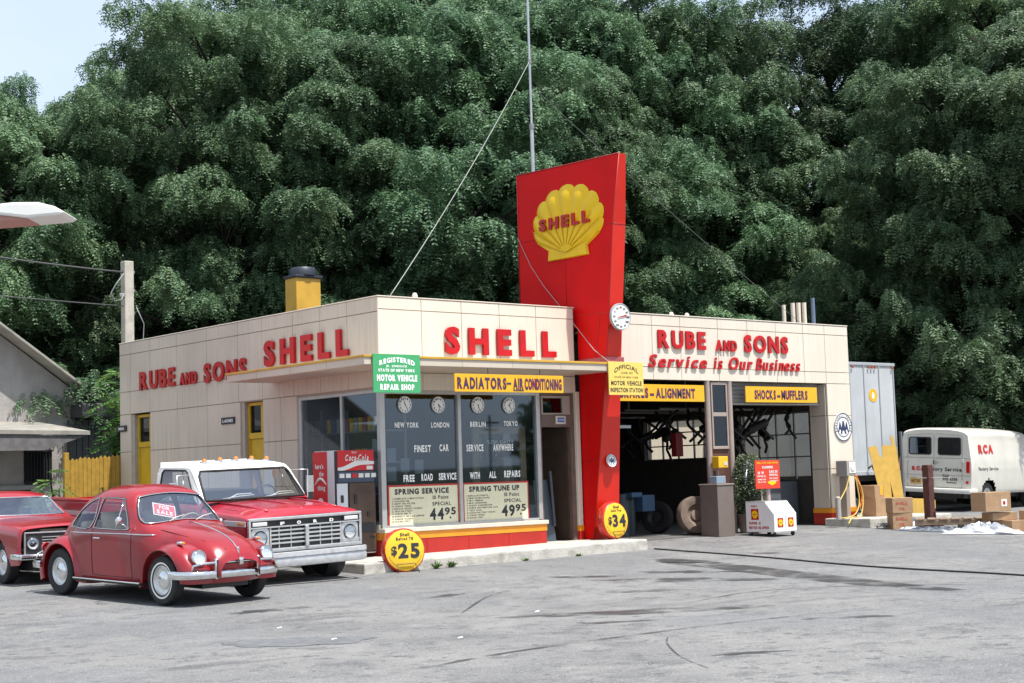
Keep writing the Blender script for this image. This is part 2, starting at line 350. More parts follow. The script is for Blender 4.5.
# a loose hose across the lot, litter, weeds
hose = MB(); P0 = []
for i in range(60):
    t = i/59; x = 4.95+(3.96-4.95)*t+.25*math.sin(t*6)*t*(1-t)*2+.6*t*(1-t); y = -1.35+(-8.92+1.35)*t
    if t > .97: pass
    P0.append((x, y, g(x, y)+.014))
for i in range(20): x = 3.96-.09*i; y = -8.92-.35*i; P0.append((x, y, g(x, y)+.014))
hose.tube(P0, .013, 6)
tag(hose.build('air_hose', RUB, smooth=True), 'thin black hose snaking over the asphalt from the walk to the right edge', 'hose')
# weeds along the kerb
GREENW = mat('weed_green', (.10, .17, .03), .6, var=.3)
for i, (x, y, s, lab) in enumerate([(.02, -1.38, .16, 'leftmost small green weed tuft growing at the foot of the kerb'), (.33, -1.38, .15, 'green weed tuft at the kerb just right of the leftmost tuft'), (1.9, -1.37, .07, 'tiny green weed at the kerb below the right window'), (3.1, -1.36, .07, 'tiny weed at the kerb below the office doorway')]):
    mb = MB(); r = random.Random(i)
    for k in range(36):
        a = r.uniform(0, 6.28); l = s*r.uniform(.5, 1.1); d = Vector((math.cos(a), math.sin(a)*.5-.2, r.uniform(.5, 1.6))).normalized(); sd_ = Vector((-d.y, d.x, 0)).normalized()*.012
        b0 = Vector((x+r.uniform(-.05, .05), y+r.uniform(-.02, .02), g(x, y))); m_ = b0+d*l*.6; e = b0+d*l+Vector((0, 0, -.02))
        mb.add([b0-sd_*.5, b0+sd_*.5, m_+sd_, e, m_-sd_], [(0, 1, 2, 3, 4)])
    tag(mb.build('weed', GREENW, norm=False), lab, 'weed', 'weeds along the kerb')
for i, (x, y, lab) in enumerate([(-6.1, -6.6, 'small white paper scrap on the asphalt, left of the round patch'), (-6.4, -8.1, 'white paper scrap lying on the round dark patch'), (-5.6, -9.1, 'white litter scrap on the asphalt nearest the bottom edge'), (-3.3, -7.6, 'white scrap of paper in the middle of the lot')]):
    mb = MB(); z = g(x, y)+.006; mb.add([(x, y, z), (x+.05, y-.015, z+.008), (x+.06, y+.015, z+.012), (x+.015, y+.03, z)], [(0, 1, 2, 3)]); mb.add([(x+.015, y+.03, z), (x+.06, y+.015, z+.012), (x+.03, y+.05, z+.006)], [(0, 1, 2)])
    tag(mb.build('paper_scrap', WHT), lab, 'litter', 'paper scraps on the lot')
# ------------------------------------------------------------------ the station
ST = thing('service_station', 'cream enamel panelled service station with red raised letters and yellow restroom doors', 'building', (0, 0, 0))
XR, H, YB = 12.83, 4.267, 9.49
def panels(name, O, U, V, rects, m, N, parent=ST, t=.022, gap=.0022):
    """thin enamel panels, each rect (u0,u1,v0,v1), standing proud of the wall behind: the gaps are the seams"""
    mb = MB(); O = Vector(O); U = Vector(U); V = Vector(V); N = Vector(N)
    for (a, b_, c, d) in rects:
        a += gap; b_ -= gap; c += gap; d -= gap; k = .006
        q = [O+U*x+V*y for x, y in ((a, c), (b_, c), (b_, d), (a, d))]; p = [O+U*x+V*y+N*t for x, y in ((a+k, c+k), (b_-k, c+k), (b_-k, d-k), (a+k, d-k))]
        mb.add([tuple(v) for v in q+p], [(4, 5, 6, 7), (0, 1, 5, 4), (1, 2, 6, 5), (2, 3, 7, 6), (3, 0, 4, 7)])
    return mb.build(name, m, parent)
LY = [0, .91, 1.76, 2.64, 3.7, 4.57, 5.76, 6.96, 8.13, 9.0, YB]
# backing walls
mb = MB()
mb.box(.022, .2, 2.52, 4.0-.30, 0-.4, H-.05).box(.022, .2, 4.52, 8.13, -.4, H-.05).box(.022, .2, 9.0, YB, -.4, H-.05)
mb.box(.022, .2, 3.7, 4.52, 2.74, H-.05).box(.022, .2, 8.13, 9.0, 2.77, H-.05).box(.022, .2, .03, 2.52, 2.72, H-.05)
mb.box(.022, .2, .2, 2.52, -.4, .50)
mb.build('side_wall', SEAM, ST)
rects = []
for i in range(len(LY)-1):
    a, b_ = LY[i], LY[i+1]
    rects.append((a, b_, 4.02, H))
    if a >= 4.5: rects += [(a, b_, 3.231, 4.02)]
    else: rects.append((a, b_, 2.755 if a < 3.6 else 2.755, 4.02))
    if a >= 4.5: rects.append((a, b_, 2.755, 3.231))
for a, b_ in ((2.54, 3.08), (3.08, 3.70), (4.52, 5.76), (5.76, 6.96), (6.96, 8.13), (9.0, YB)):
    rects += [(a, b_, 1.968, 2.755), (a, b_, 1.15, 1.968), (a, b_, -.05, 1.15)]
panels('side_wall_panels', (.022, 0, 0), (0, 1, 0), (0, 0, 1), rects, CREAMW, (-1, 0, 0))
# front parapet of the office
mb = MB(); mb.box(.022, 4.42, .022, .2, 2.69, H-.02); mb.build('front_wall', SEAM, ST)
FX = [.0, .91, 1.78, 2.64, 3.50, 4.42]
rects = [(FX[i], FX[i+1], 4.06, H) for i in range(5)]+[(FX[i], FX[i+1], 2.70, 3.0) for i in range(5)]+[(FX[i], FX[i+1], 3.0, 4.06) for i in range(5)]
panels('front_wall_panels', (0, .022, 0), (1, 0, 0), (0, 0, 1), rects, CREAM, (0, -1, 0))
mb = MB(); mb.add([(4.42, 0, 3.19), (4.515, .10, 3.19), (4.515, .10, H-.03), (4.42, 0, H)], [(0, 1, 2, 3)]); mb.build('corner_strip', mat('shade_grey', (.30, .31, .33), .5), ST, norm=False)  # chamfered parapet end; the grey of its shaded face is put into the colour
mb = MB(); mb.bbox(4.40, 4.50, -.01, .3, 0.0, 2.72, .012); mb.build('door_jamb', CREAM, ST)
mb = MB(); mb.bbox(4.395, 4.505, -.016, .1, .005, .17, .004); mb.build('jamb_base', REDB, ST); mb = MB(); mb.bbox(4.395, 4.505, -.016, .1, .172, .27, .004); mb.build('jamb_base', ORNG, ST)
# coping
mb = MB(); mb.bbox(-.012, 4.45, -.012, .22, H, H+.02, .008).bbox(-.012, .22, .2, YB+.01, H, H+.02, .008); mb.build('coping', CREAM, ST)
# bay facade, set back a little
YF = .226
mb = MB()
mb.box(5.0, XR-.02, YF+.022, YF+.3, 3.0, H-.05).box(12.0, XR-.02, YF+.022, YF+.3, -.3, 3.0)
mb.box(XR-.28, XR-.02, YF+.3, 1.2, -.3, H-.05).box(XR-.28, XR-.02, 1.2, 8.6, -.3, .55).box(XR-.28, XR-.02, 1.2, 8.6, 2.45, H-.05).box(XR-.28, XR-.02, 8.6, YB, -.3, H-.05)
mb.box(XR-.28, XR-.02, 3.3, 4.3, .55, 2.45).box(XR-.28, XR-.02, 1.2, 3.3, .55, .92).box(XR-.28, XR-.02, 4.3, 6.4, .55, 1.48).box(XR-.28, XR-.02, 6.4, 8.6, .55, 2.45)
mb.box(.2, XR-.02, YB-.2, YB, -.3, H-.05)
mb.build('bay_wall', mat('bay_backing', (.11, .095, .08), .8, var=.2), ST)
BX = [5.0, 6.7, 7.5, 8.6, 9.5, 10.4, 11.3, 12.02, XR]
rects = []
for i in range(8):
    rects += [(BX[i], BX[i+1], 3.244, 4.06), (BX[i], BX[i+1], 4.06, H), (BX[i], BX[i+1], 2.995, 3.244)]
rects += [(12.02, XR, 2.3, 2.995), (12.02, XR, 1.15, 2.3), (12.02, XR, .30, 1.15)]
panels('bay_wall_panels', (0, YF+.022, 0), (1, 0, 0), (0, 0, 1), rects, CREAM, (0, -1, 0), gap=.002)
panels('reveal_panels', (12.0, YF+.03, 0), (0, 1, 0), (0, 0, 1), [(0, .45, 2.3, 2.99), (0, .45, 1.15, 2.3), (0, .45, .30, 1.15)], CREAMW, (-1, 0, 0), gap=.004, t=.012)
mb = MB()
mb.bbox(11.985, XR+.012, YF-.012, YF+.5, -.05, .20, .01); mb.build('base_band', REDB, ST)
mb = MB(); mb.bbox(11.98, XR+.016, YF-.016, YF+.5, .201, .305, .008); mb.build('base_band', ORNG, ST)
# rounded end of the parapet and side wall skin
mb = MB(); pts = []
for i in range(9):
    t = math.pi/2*i/8; pts.append((XR-.10+.10*math.sin(t), YF+.1-.10*math.cos(t)))
vs = [(x, y, z) for z in (-.05, H) for x, y in pts]; mb.add(vs, [(i, i+1, 9+i+1, 9+i) for i in range(8)])
mb.add([(XR, YF+.1, -.05), (XR, YB, -.05), (XR, YB, .55), (XR, YF+.1, .55)], [(0, 1, 2, 3)]); mb.add([(XR, YF+.1, 2.45), (XR, YB, 2.45), (XR, YB, H), (XR, YF+.1, H)], [(0, 1, 2, 3)])
mb.add([(XR, YF+.1, .55), (XR, 1.2, .55), (XR, 1.2, 2.45), (XR, YF+.1, 2.45)], [(0, 1, 2, 3)])
mb.build('rounded_corner', CREAM, ST, smooth=True, angle=30, norm=False)
mb = MB(); mb.bbox(4.95, XR+.01, YF-.012, YF+.3, H, H+.022, .008).bbox(XR-.3, XR+.01, YF+.3, YB, H, H+.022, .008); mb.build('coping', CREAM, ST)
# roof and floor
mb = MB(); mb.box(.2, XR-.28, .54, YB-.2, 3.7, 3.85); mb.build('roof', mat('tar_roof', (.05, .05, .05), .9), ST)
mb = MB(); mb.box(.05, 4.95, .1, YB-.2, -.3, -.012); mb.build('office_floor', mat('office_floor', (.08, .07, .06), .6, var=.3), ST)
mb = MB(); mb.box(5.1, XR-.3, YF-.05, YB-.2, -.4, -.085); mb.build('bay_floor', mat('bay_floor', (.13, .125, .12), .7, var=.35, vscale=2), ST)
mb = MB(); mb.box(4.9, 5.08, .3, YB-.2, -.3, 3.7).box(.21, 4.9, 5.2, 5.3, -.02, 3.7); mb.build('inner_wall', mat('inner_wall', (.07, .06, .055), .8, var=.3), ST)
# canopy round the office corner
mb = MB(); c0, c1 = 3.03, 3.155
mb.bbox(-.966, 0.0, -.966, 3.32, c0, c1, .008).bbox(0.0, 4.70, -.966, -.002, c0, c1, .008)
mb.build('canopy', mat('canopy_cream', (.58, .50, .40), .4, var=.1, vscale=1.2, streak=.08), ST)
mb = MB(); mb.bbox(-.985, -.95, -.985, 3.34, c1-.004, c1+.034, .004).bbox(-.95, 4.71, -.985, -.95, c1-.004, c1+.034, .004).bbox(-.95, -.0, 3.30, 3.34, c1-.004, c1+.034, .004); mb.build('canopy_edge', YTRIM, ST)
mb = MB()
for y in (.1, 1.2, 2.3): mb.box(-.9685, -.966, y, y+.008, c0+.003, c1-.008)
for x in (-.05, 1.0, 2.1, 3.2): mb.box(x, x+.008, -.9685, -.966, c0+.003, c1-.008)
mb.build('canopy_seam', SEAM, ST)
# restroom doors, frames, transoms
for (y0, y1) in ((3.70, 4.52), (8.13, 9.0)):
    ya, yb = y0+.04, y1-.12; yo = .13
    f = MB(); f.bbox(.10, .17, ya, ya+.05, 0, 2.73, .005).bbox(.10, .17, yb-.05, yb, 0, 2.73, .005).bbox(.10, .17, ya+.05, yb-.05, 2.67, 2.73, .005).bbox(.09, .17, ya+.05, yb-.05, 2.05, 2.16, .005)
    d = MB(); d.bbox(.125, .165, ya+.052, yb-.052, 0.01, 2.048, .006); do = d.build('door', YELP, ST)
    f.build('frame', YELP, do)
    k = MB(); k.lathe([(0, -.07), (.028, -.06), (.03, -.035), (.012, -.02), (.012, 0)], (.125, yb-.12, 1.0), (1, 0, 0), 12); k.build('handle', CHR, do, smooth=True)
    t = MB(); t.box(.135, .145, ya+.25, yb-.052, 2.162, 2.668); t.build('transom_pane', glass('dark_pane', (.12, .12, .12), .04), do); t = MB(); t.box(.13, .15, ya+.052, ya+.25, 2.162, 2.668); t.build('transom_panel', YELP, do)
    mb = MB(); mb.box(.03, .2, y0-.0, ya-.002, -.1, 2.74).box(.03, .2, yb+.002, y1, -.1, 2.74).box(.17, .2, ya, yb, -.1, 2.74); mb.build('door_recess', mat('recess', (.42, .36, .29), .7, var=.15), ST)
# office windows (left side and front)
def frame_bars(mb, bars):
    for b_ in bars: mb.bbox(*b_, .006)
FRM = mat('window_alu', (.50, .49, .47), .35, metal=.55, var=.1)
wf = MB(); frame_bars(wf, [(.02, .10, 2.44, 2.54, .50, 2.72), (.03, .09, 1.17, 1.23, .50, 2.69), (.02, .10, .10, 2.44, 2.66, 2.72), (.02, .10, .10, 2.44, .46, .52)])
pn = MB(); pn.box(.052, .060, .10, 2.44, .52, 2.66); po = pn.build('window', GLW, ST); wf.build('frame', FRM, po)
wf = MB(); frame_bars(wf, [(.0, .10, .0, .10, .40, 2.70), (1.645, 1.715, .0, .09, .42, 2.66), (3.44, 3.53, .0, .10, .42, 2.70), (.10, 3.44, .01, .09, 2.64, 2.70), (.10, 3.44, .01, .09, .40, .45)])
pn = MB(); pn.box(.10, 3.44, .052, .060, .44, 2.65); WPO = pn.build('window', GLW, ST); wf.build('frame', FRM, WPO)
mb = MB(); mb.bbox(-.02, 3.58, -.09, .06, .335, .405, .008).bbox(-.02, .10, .06, 2.56, .335, .47, .008); mb.build('window_sill', SILL, ST)
mb = MB(); mb.bbox(-.01, 3.56, -.062, .05, .215, .334, .006).bbox(-.01, .09, .05, 2.54, .215, .334, .006); mb.build('base_band', ORNG, ST)
mb = MB()
for a, b_ in ((-.005, .86), (.865, 1.76), (1.765, 2.66), (2.665, 3.55)): mb.bbox(a, b_, -.055, .05, -.06, .212, .004)
mb.bbox(-.005, .09, .055, 2.54, -.06, .212, .004); mb.build('base_band', REDB, ST)
# window writing
SIGNW = mat('sign_white', (.92, .92, .89), .5)
wt = MB(); UX, UZ = (1, 0, 0), (0, 0, 1)
def wtxt(s, xc, zc, w_, h_, b_=.035): text(wt, s, (xc-w_/2, .050, zc-h_/2), UX, UZ, w_, h_, b_, lift=.002)
for s, x, z, w_ in (('NEW YORK', .58, 2.12, .50), ('LONDON', 1.29, 2.12, .39), ('BERLIN', 2.12, 2.13, .35), ('TOKYO', 2.87, 2.14, .32)): wtxt(s, x, z, w_, .095)
for s, x, z, w_ in (('FINEST', .90, 1.72, .35), ('CAR', 1.36, 1.73, .20), ('SERVICE', 2.04, 1.72, .38), ('ANYWHERE', 2.68, 1.72, .46), ('FREE', .60, 1.225, .23), ('ROAD', .98, 1.235, .24), ('SERVICE', 1.42, 1.24, .38), ('WITH', 2.02, 1.24, .22), ('ALL', 2.42, 1.245, .16), ('REPAIRS', 2.87, 1.25, .37)): wtxt(s, x, z, w_, .125)
wt.build('lettering', SIGNW, WPO, norm=False)
# doorway of the office
dr = MB(); frame_bars(dr, [(3.53, 3.60, .05, .15, 0, 2.70), (4.30, 4.40, .05, .15, 0, 2.70), (3.60, 4.30, .05, .15, 2.07, 2.30), (3.60, 4.30, .05, .15, 2.64, 2.70)])
dfo = dr.build('door_frame', mat('frame_brown', (.15, .10, .08), .5, var=.2), ST)
mb = MB(); frame_bars(mb, [(3.60, 3.64, .04, .12, 2.30, 2.64), (4.12, 4.30, .04, .12, 2.30, 2.64), (3.64, 4.12, .04, .12, 2.30, 2.33), (3.64, 4.12, .04, .12, 2.60, 2.64)]); mb.build('transom_frame', mat('taupe_frame', (.36, .30, .26), .5), ST)
mb = MB(); mb.box(3.64, 4.12, .08, .088, 2.33, 2.60); mb.build('transom_pane', glass('dark_pane', (.1, .1, .1), .04), ST)
M = Matrix.Translation((4.30, .15, 0)) @ Matrix.Rotation(rad(100), 4, 'Z')
mb = MB(); mb.bbox(0, .72, -.02, .02, .02, 2.06, .006, M); od = mb.build('door', BRN, ST)
mb = MB(); mb.bbox(.60, .66, .02, .05, 1.22, 1.42, .006, M).bbox(.62, .65, .05, .08, 1.0, 1.02, .004, M); mb.build('handle', CHR, od)
# slanted door standing in the doorway (folded A-board)
mb = MB(); mb.add([(3.66, .30, .0), (4.02, .22, .0), (3.90, .30, 1.12), (3.64, .38, 1.12)], [(0, 1, 2, 3)]); mb.bbox(3.95, 4.0, .18, .21, 0, 1.0, .004, Matrix.Rotation(rad(-4), 4, 'Y'))
tag(mb.build('display_board', mat('board_blue', (.06, .08, .10), .4)), 'dark bluish folded display board leaning inside the office doorway', 'board')
mb = MB(); mb.bbox(3.93, 4.17, .02, .045, 2.125, 2.275, .004); o = tag(mb.build('door_placard', SILL), 'small white placard with blue panel above the office door', 'sign'); ORI[o.name] = Vector((0, 0, 0))
m2 = MB(); m2.box(3.97, 4.13, .014, .019, 2.16, 2.24); m2.build('blue_panel', mat('placard_blue', (.03, .12, .40), .5), o); m2 = MB(); text(m2, 'WELCOME', (3.985, .014, 2.19), UX, UZ, .13, .025, .03); m2.build('lettering', SIGNW, o, norm=False)
# raised letters
def letters(s, O, U, V, w_, h_, depth=.032, bold=.04, shear=0., gap=.16, standoff=.012, m=REDL):
    def one(q):
        q.build('letter', m, ST, norm=False, bevel=0)
    text(None, s, O, U, V, w_, h_, bold, lift=standoff, depth=depth, shear=shear, gap=gap, each=one)
L0 = (0, -1, 0)
letters('RUBE', (0, 8.52, 3.225), L0, UZ, 1.52, .40); letters('AND', (0, 6.80, 3.215), L0, UZ, .70, .26); letters('SONS', (0, 5.82, 3.195), L0, UZ, 1.60, .40)
letters('SHELL', (0, 3.55, 3.34), L0, UZ, 2.72, .50, depth=.05, bold=.045, gap=.30)
letters('SHELL', (1.38, 0, 3.335), UX, UZ, 2.55, .50, depth=.05, bold=.045, gap=.32)
letters('RUBE', (6.84, YF, 3.615), UX, UZ, 1.36, .385); letters('AND', (8.50, YF, 3.605), UX, UZ, .63, .24); letters('SONS', (9.37, YF, 3.60), UX, UZ, 1.38, .385)
letters('Service', (6.55, YF, 3.235), UX, UZ, 1.66, .27, .03, .018, .25, .10, .012); letters('is', (8.42, YF, 3.235), UX, UZ, .26, .27, .03, .018, .25, .10, .012)
letters('Our', (8.88, YF, 3.235), UX, UZ, .72, .27, .03, .018, .25, .10, .012); letters('Business', (9.70, YF, 3.235), UX, UZ, 1.42, .27, .03, .014, .25, .09, .012)
# bay opening: slanted steel columns, small windows, rolled-up shutter
cm = MB()
for x0, x1 in ((8.25, 8.30), (8.92, 8.97)): cm.tube([(x0, YF+.02, 3.0), (x1, YF-.04, .85)], .062, 14)
for (i, m_) in enumerate([0, 1]):
    pass
c1_ = MB(); c1_.tube([(8.27, YF+.06, 3.0), (8.27, YF+.06, -.09)], .062, 14); c1_.build('bay_column', PINKC, ST, smooth=True, angle=40)
c1_ = MB(); c1_.tube([(8.93, YF+.06, 3.0), (8.93, YF+.06, -.09)], .062, 14); c1_.build('bay_column', PINKC, ST, smooth=True, angle=40)
mb = MB(); frame_bars(mb, [(8.36, 8.40, .25, .30, 1.62, 2.98), (8.80, 8.84, .25, .30, 1.62, 2.98), (8.40, 8.80, .25, .30, 2.92, 2.98), (8.40, 8.80, .25, .30, 2.28, 2.36), (8.40, 8.80, .25, .30, 1.62, 1.68)])
wo = MB(); wo.box(8.40, 8.80, .27, .276, 1.68, 2.92); wo = wo.build('window', glass('dark_pane', (.1, .1, .1), .04), ST); mb.build('frame', PINKC, wo)
mb = MB(); mb.box(8.34, 8.86, .29, .36, -.1, 1.62); mb.build('mullion_panel', mat('brick_brown', (.12, .05, .03), .7, var=.3), ST)
sh = MB()
for i in range(5): sh.bbox(9.02, 11.98, YF+.22, YF+.26, 2.58+i*.085, 2.662+i*.085, .012)
sh.bbox(9.02, 11.98, YF+.19, YF+.27, 2.53, 2.578, .008); sh.build('shutter', mat('shutter_grey', (.28, .27, .26), .5, var=.1), ST)
# steel windows of the bay's right wall
for (y0, y1, zz0, zz1) in ((1.2, 3.3, .92, 2.45), (4.3, 6.4, 1.48, 2.45)):
    mb = MB(); n = int((y1-y0)/.5)
    for i in range(n+1): y = y0+(y1-y0)*i/n; mb.box(XR-.17, XR-.13, y-.018, y+.018, zz0, zz1)
    for z in (zz0, (zz0*2+zz1)/3, (zz0+zz1*2)/3, zz1-.03): mb.box(XR-.168, XR-.132, y0, y1, z, z+.03)
    pn = MB(); pn.box(XR-.152, XR-.148, y0, y1, zz0+.01, zz1-.01); wo = pn.build('window', glass('bay_pane', (.9, .9, .88), .03), ST); mb.build('frame', STEEL, wo)
# chimney
ch = MB(); ch.bbox(3.0, 3.62, 7.2, 7.65, 3.85, 5.62, .01); cho = ch.build('chimney', YTRIM, ST)
mb = MB(); mb.bbox(2.96, 3.66, 7.16, 7.69, 5.62, 5.68, .01).lathe([(.30, 5.68), (.30, 5.80), (.26, 5.86), (.0, 5.88)], (3.31, 7.42, 0), (0, 0, 1), 20); mb.build('chimney_cap', mat('cap_black', (.02, .025, .04), .5), cho, smooth=True, angle=35)
# small round bumps on the coping and the white knob
for x, y in ((.82, .05), (7.9, .4), (7.45, .4)):
    mb = MB(); mb.lathe([(.05, 0), (.05, .04), (.03, .08), (0, .09)], (x, y, H+.02), (0, 0, 1), 12); mb.build('roof_knob', SILL, ST, smooth=True)
# vent pipes
for i, (x, y, z, r_, m_, lab) in enumerate([(12.30, 1.55, 4.86, .045, CREAM, 'first cream vent pipe from the left above the right roof corner'), (12.46, 1.42, 4.90, .05, CREAM, 'second cream vent pipe from the left above the right roof corner'), (12.56, 1.34, 4.90, .05, CREAM, 'third cream vent pipe from the left above the right roof corner'), (12.66, 1.26, 4.90, .05, CREAM, 'fourth cream vent pipe, beside the blue-grey one'), (12.80, 1.12, 5.0, .045, mat('pipe_blue', (.12, .16, .24), .5), 'tallest vent pipe, blue-grey, at the right roof corner')]):
    mb = MB(); mb.cyl((x, y, 3.85), (x, y, z), r_, n=14); tag(mb.build('vent_pipe', m_, smooth=True, angle=40), lab, 'pipe', 'vent pipes on the roof')
# ------------------------------------------------------------------ pylon
PY = thing('sign_pylon', 'tall red enamel pylon with yellow scallop emblem rising through the canopy', 'sign', (4.7, 0, 0))
XL = 4.522
fe = [(-.24, 0., 5.15), (-.65, 2.62, 4.93), (-.81, 3.7, 4.87), (-1.04, 5.75, 4.845), (-1.27, 6.97, 4.69)]   # front edge: y, z, right-hand x
mb = MB()
mb.add([(XL, y, z) for y, z, x in fe]+[(XL, 1.58, 7.03), (XL, 1.62, 3.9), (XL, .0, 3.9), (XL, .0, 0)], [(0, 1, 2, 7, 8), (2, 3, 4, 5, 6, 7)])
mb.build('side_panel', REDE, PY, norm=False)
mb = MB(); mb.add([(XL, y, z) for y, z, x in fe]+[(x, y, z) for y, z, x in fe], [(i, i+5, i+6, i+1) for i in range(4)]); mb.build('front_panel', mat('red_front', (.66, .018, .006), .3, var=.1, vscale=2), PY, norm=False)
mb = MB(); mb.add([(x, y, z) for y, z, x in fe]+[(4.80, 1.58, 7.03), (4.86, 1.62, 3.9), (5.1, .226, 3.9), (5.15, .226, 0)], [(0, 8, 7, 2, 1), (2, 7, 6, 5, 4, 3)])
mb.add([(XL, -1.27, 6.97), (4.69, -1.27, 6.97), (4.80, 1.58, 7.03), (XL, 1.58, 7.03)], [(0, 1, 2, 3)]); mb.add([(XL, 1.58, 7.03), (4.80, 1.58, 7.03), (4.86, 1.62, 3.9), (XL, 1.62, 3.9)], [(0, 1, 2, 3)])
mb.build('back_panel', REDE, PY, norm=False)
mb = MB()      # raised seams and edge beads
mb.tube([(XL-.002, y-.0, z) for y, z, x in fe], .010, 6).tube([(XL-.002, 1.58, 7.03), (XL-.002, 1.61, 4.3)], .012, 6).tube([(XL-.002, -1.27, 6.97), (XL-.002, 1.58, 7.03)], .012, 6)
mb.tube([(XL-.002, -1.03, 5.72), (XL-.002, 1.6, 5.70)], .005, 4).tube([(XL-.002, .27, 7.0), (XL-.002, .27, 4.2)], .004, 4).tube([(XL-.002, -.86, 4.1), (XL-.002, 1.62, 4.2)], .004, 4).tube([(XL-.002, -.62, 4.1), (XL-.002, -.45, 3.2)], .005, 4).tube([(XL-.002, -.42, 1.45), (XL-.002, 0, 1.42)], .004, 4)
mb.tube([(XL, -.42, 1.45), (5.03, -.43, 1.45)], .004, 4).tube([(XL, -1.04, 5.72), (4.845, -1.04, 5.72)], .005, 4)
mb.build('seam', mat('red_seam', (.30, .008, .006), .4), PY, smooth=True)
mb = MB(); mb.bbox(XL-.02, 4.92, -.80, .0, 3.19, 3.31, .012); mb.build('collar', mat('collar_pink', (.40, .10, .11), .3, metal=.3), PY)
# scallop emblem, pressed in relief
def scallop(mb, O, U, V, N, w_, h_, depth, ribs=9, res=10):
    O = Vector(O); U = Vector(U); V = Vector(V); N = Vector(N); A = 68.; nn = ribs*res; K = 9; hz = -.42
    def P(x, z, hh): return tuple(O+U*(x*w_)+V*(z*h_)+N*hh)
    vs = []; fs = []
    for i in range(nn+1):
        t = i/nn; d = -A+2*A*t; a = rad(d); r0 = float(np.interp(abs(d), [0, 15, 30, 45, 55, 68], [.92, .90, .83, .72, .63, .49])); ph = (t*ribs) % 1.; rib = math.sin(math.pi*ph) if 0 < i < nn else 0
        r0 *= 1-.055*(1-rib**.55)
        for k in range(K):
            q = k/(K-1); hh = depth*(.30+.70*math.sqrt(max(0, 1-(q*.96)**5)))*(1-.34*(1-rib)*min(1, q*1.5)); hh = .0 if k == K-1 else hh
            vs.append(P(math.sin(a)*r0*q, hz+math.cos(a)*r0*q, hh))
    for i in range(nn):
        for k in range(K-1): fs.append((i*K+k, i*K+k+1, (i+1)*K+k+1, (i+1)*K+k))
    mb.add(vs, fs)
    b_ = [(-.29, -.50), (.29, -.50), (.275, -.37), (.45, -.235), (.30, -.20), (0, -.30), (-.30, -.20), (-.45, -.235), (-.275, -.37)]; n = len(b_)
    mb.add([P(x, z, 0) for x, z in b_]+[P(x*.96, z+.008, depth*.60) for x, z in b_], [tuple(range(n, 2*n))]+[(i, (i+1) % n, n+(i+1) % n, n+i) for i in range(n)])
mb = MB(); scallop(mb, (XL-.005, .16, 5.93), (0, -1, 0), UZ, (-1, 0, 0), 1.92, 1.40, .085)
em = mb.build('scallop_emblem', SHY, PY, smooth=True, angle=50, norm=True)
mb = MB()
for i in range(1, 9): # engraved lines running up the ribs from the foot
    a = rad(-68+136*i/9); r1 = .60; mb.tube([(XL-.088, .16-math.sin(a)*q*1.92, 5.93+(-.42+math.cos(a)*q)*1.40) for q in (.10, .3, r1 if i in (1, 2, 7, 8) else .40)], .007, 4)
mb.build('groove', mat('groove_ochre', (.66, .36, .01), .5), em, smooth=True)
text(None, 'SHELL', (XL-.085, .86, 5.81), L0, UZ, 1.40, .24, .05, lift=0, depth=.035, gap=.2, each=lambda q: q.build('letter', REDL, em, norm=False))
# things fixed to the pylon
def clockface(name, label, cat, c, r, N, Uu, nums, grp=None, numcol=INK, facecol=WHT, rimcol=STEEL, hands=True, hour=10, minute=10, thick=.03, numsize=.17):
    c = Vector(c); N = Vector(N); U = Vector(Uu); V = N.cross(U); t = thing(name, label, cat, c, None, grp)
    m1 = MB(); m1.lathe([(0, 0), (r, 0), (r*1.0, thick), (r*.95, thick+.006), (r*.93, thick)], c, N, 32); m1.build('rim', rimcol, t, smooth=True, angle=40)
    m1 = MB(); m1.disc(c+N*(thick-.008), N, r*.94, 32, .006); m1.build('dial', facecol, t)
    m1 = MB()
    for i, s in enumerate(nums):
        if not s: continue
        a = 2*math.pi*i/len(nums); p = c+(U*math.sin(a)+V*math.cos(a))*r*.74; hh = r*numsize; ww = hh*.62*len(s)
        text(m1, s, p-U*ww/2-V*hh/2+N*(thick), U, V, ww, hh, .04, lift=.001)
    m1.build('numerals', numcol, t, norm=False)
    if hands:
        m1 = MB()
        for a, l, wd in ((2*math.pi*(hour/12+minute/720), .5, .05), (2*math.pi*minute/60, .72, .035)):
            d = U*math.sin(a)+V*math.cos(a); s_ = N.cross(d); m1.prism([(-r*.12, -r*wd), (r*l, -r*wd*.5), (r*l, r*wd*.5), (-r*.12, r*wd)], c+N*(thick+.002), d, s_, N*.004)
        m1.build('hand', numcol, t)
    return t
tt = clockface('thermometer', 'round white dial thermometer mounted on the red pylon', 'thermometer', (4.66, -.98, 4.02), .245, (0, -1, 0), UX, ['', '', '', '20', '40', '60', '80', '100', '', '', '', ''][::1], hands=False, rimcol=mat('rim_grey', (.30, .34, .36), .4), thick=.04)
tt.children[0]
n_ = MB(); c = Vector((4.66, -1.022, 4.02))
for i, s in enumerate(['40', '20', '0', '20', '40', '60', '80', '100', '120']):
    a = rad(-120+30*i); p = c+Vector((math.sin(a)*.17, 0, math.cos(a)*.17)); text(n_, s, p-Vector((.014*len(s), 0, .018)), UX, UZ, .028*len(s), .036, .05)
n_.build('numerals', INK, tt, norm=False)
n_ = MB(); n_.prism([(-.09, -.006), (.13, -.012), (.15, 0), (.13, .012), (-.09, .006)], c+Vector((0, -.006, 0)), (.97, 0, .22), (-.22, 0, .97), (0, -.006, 0)); n_.build('pointer', REDL, tt)
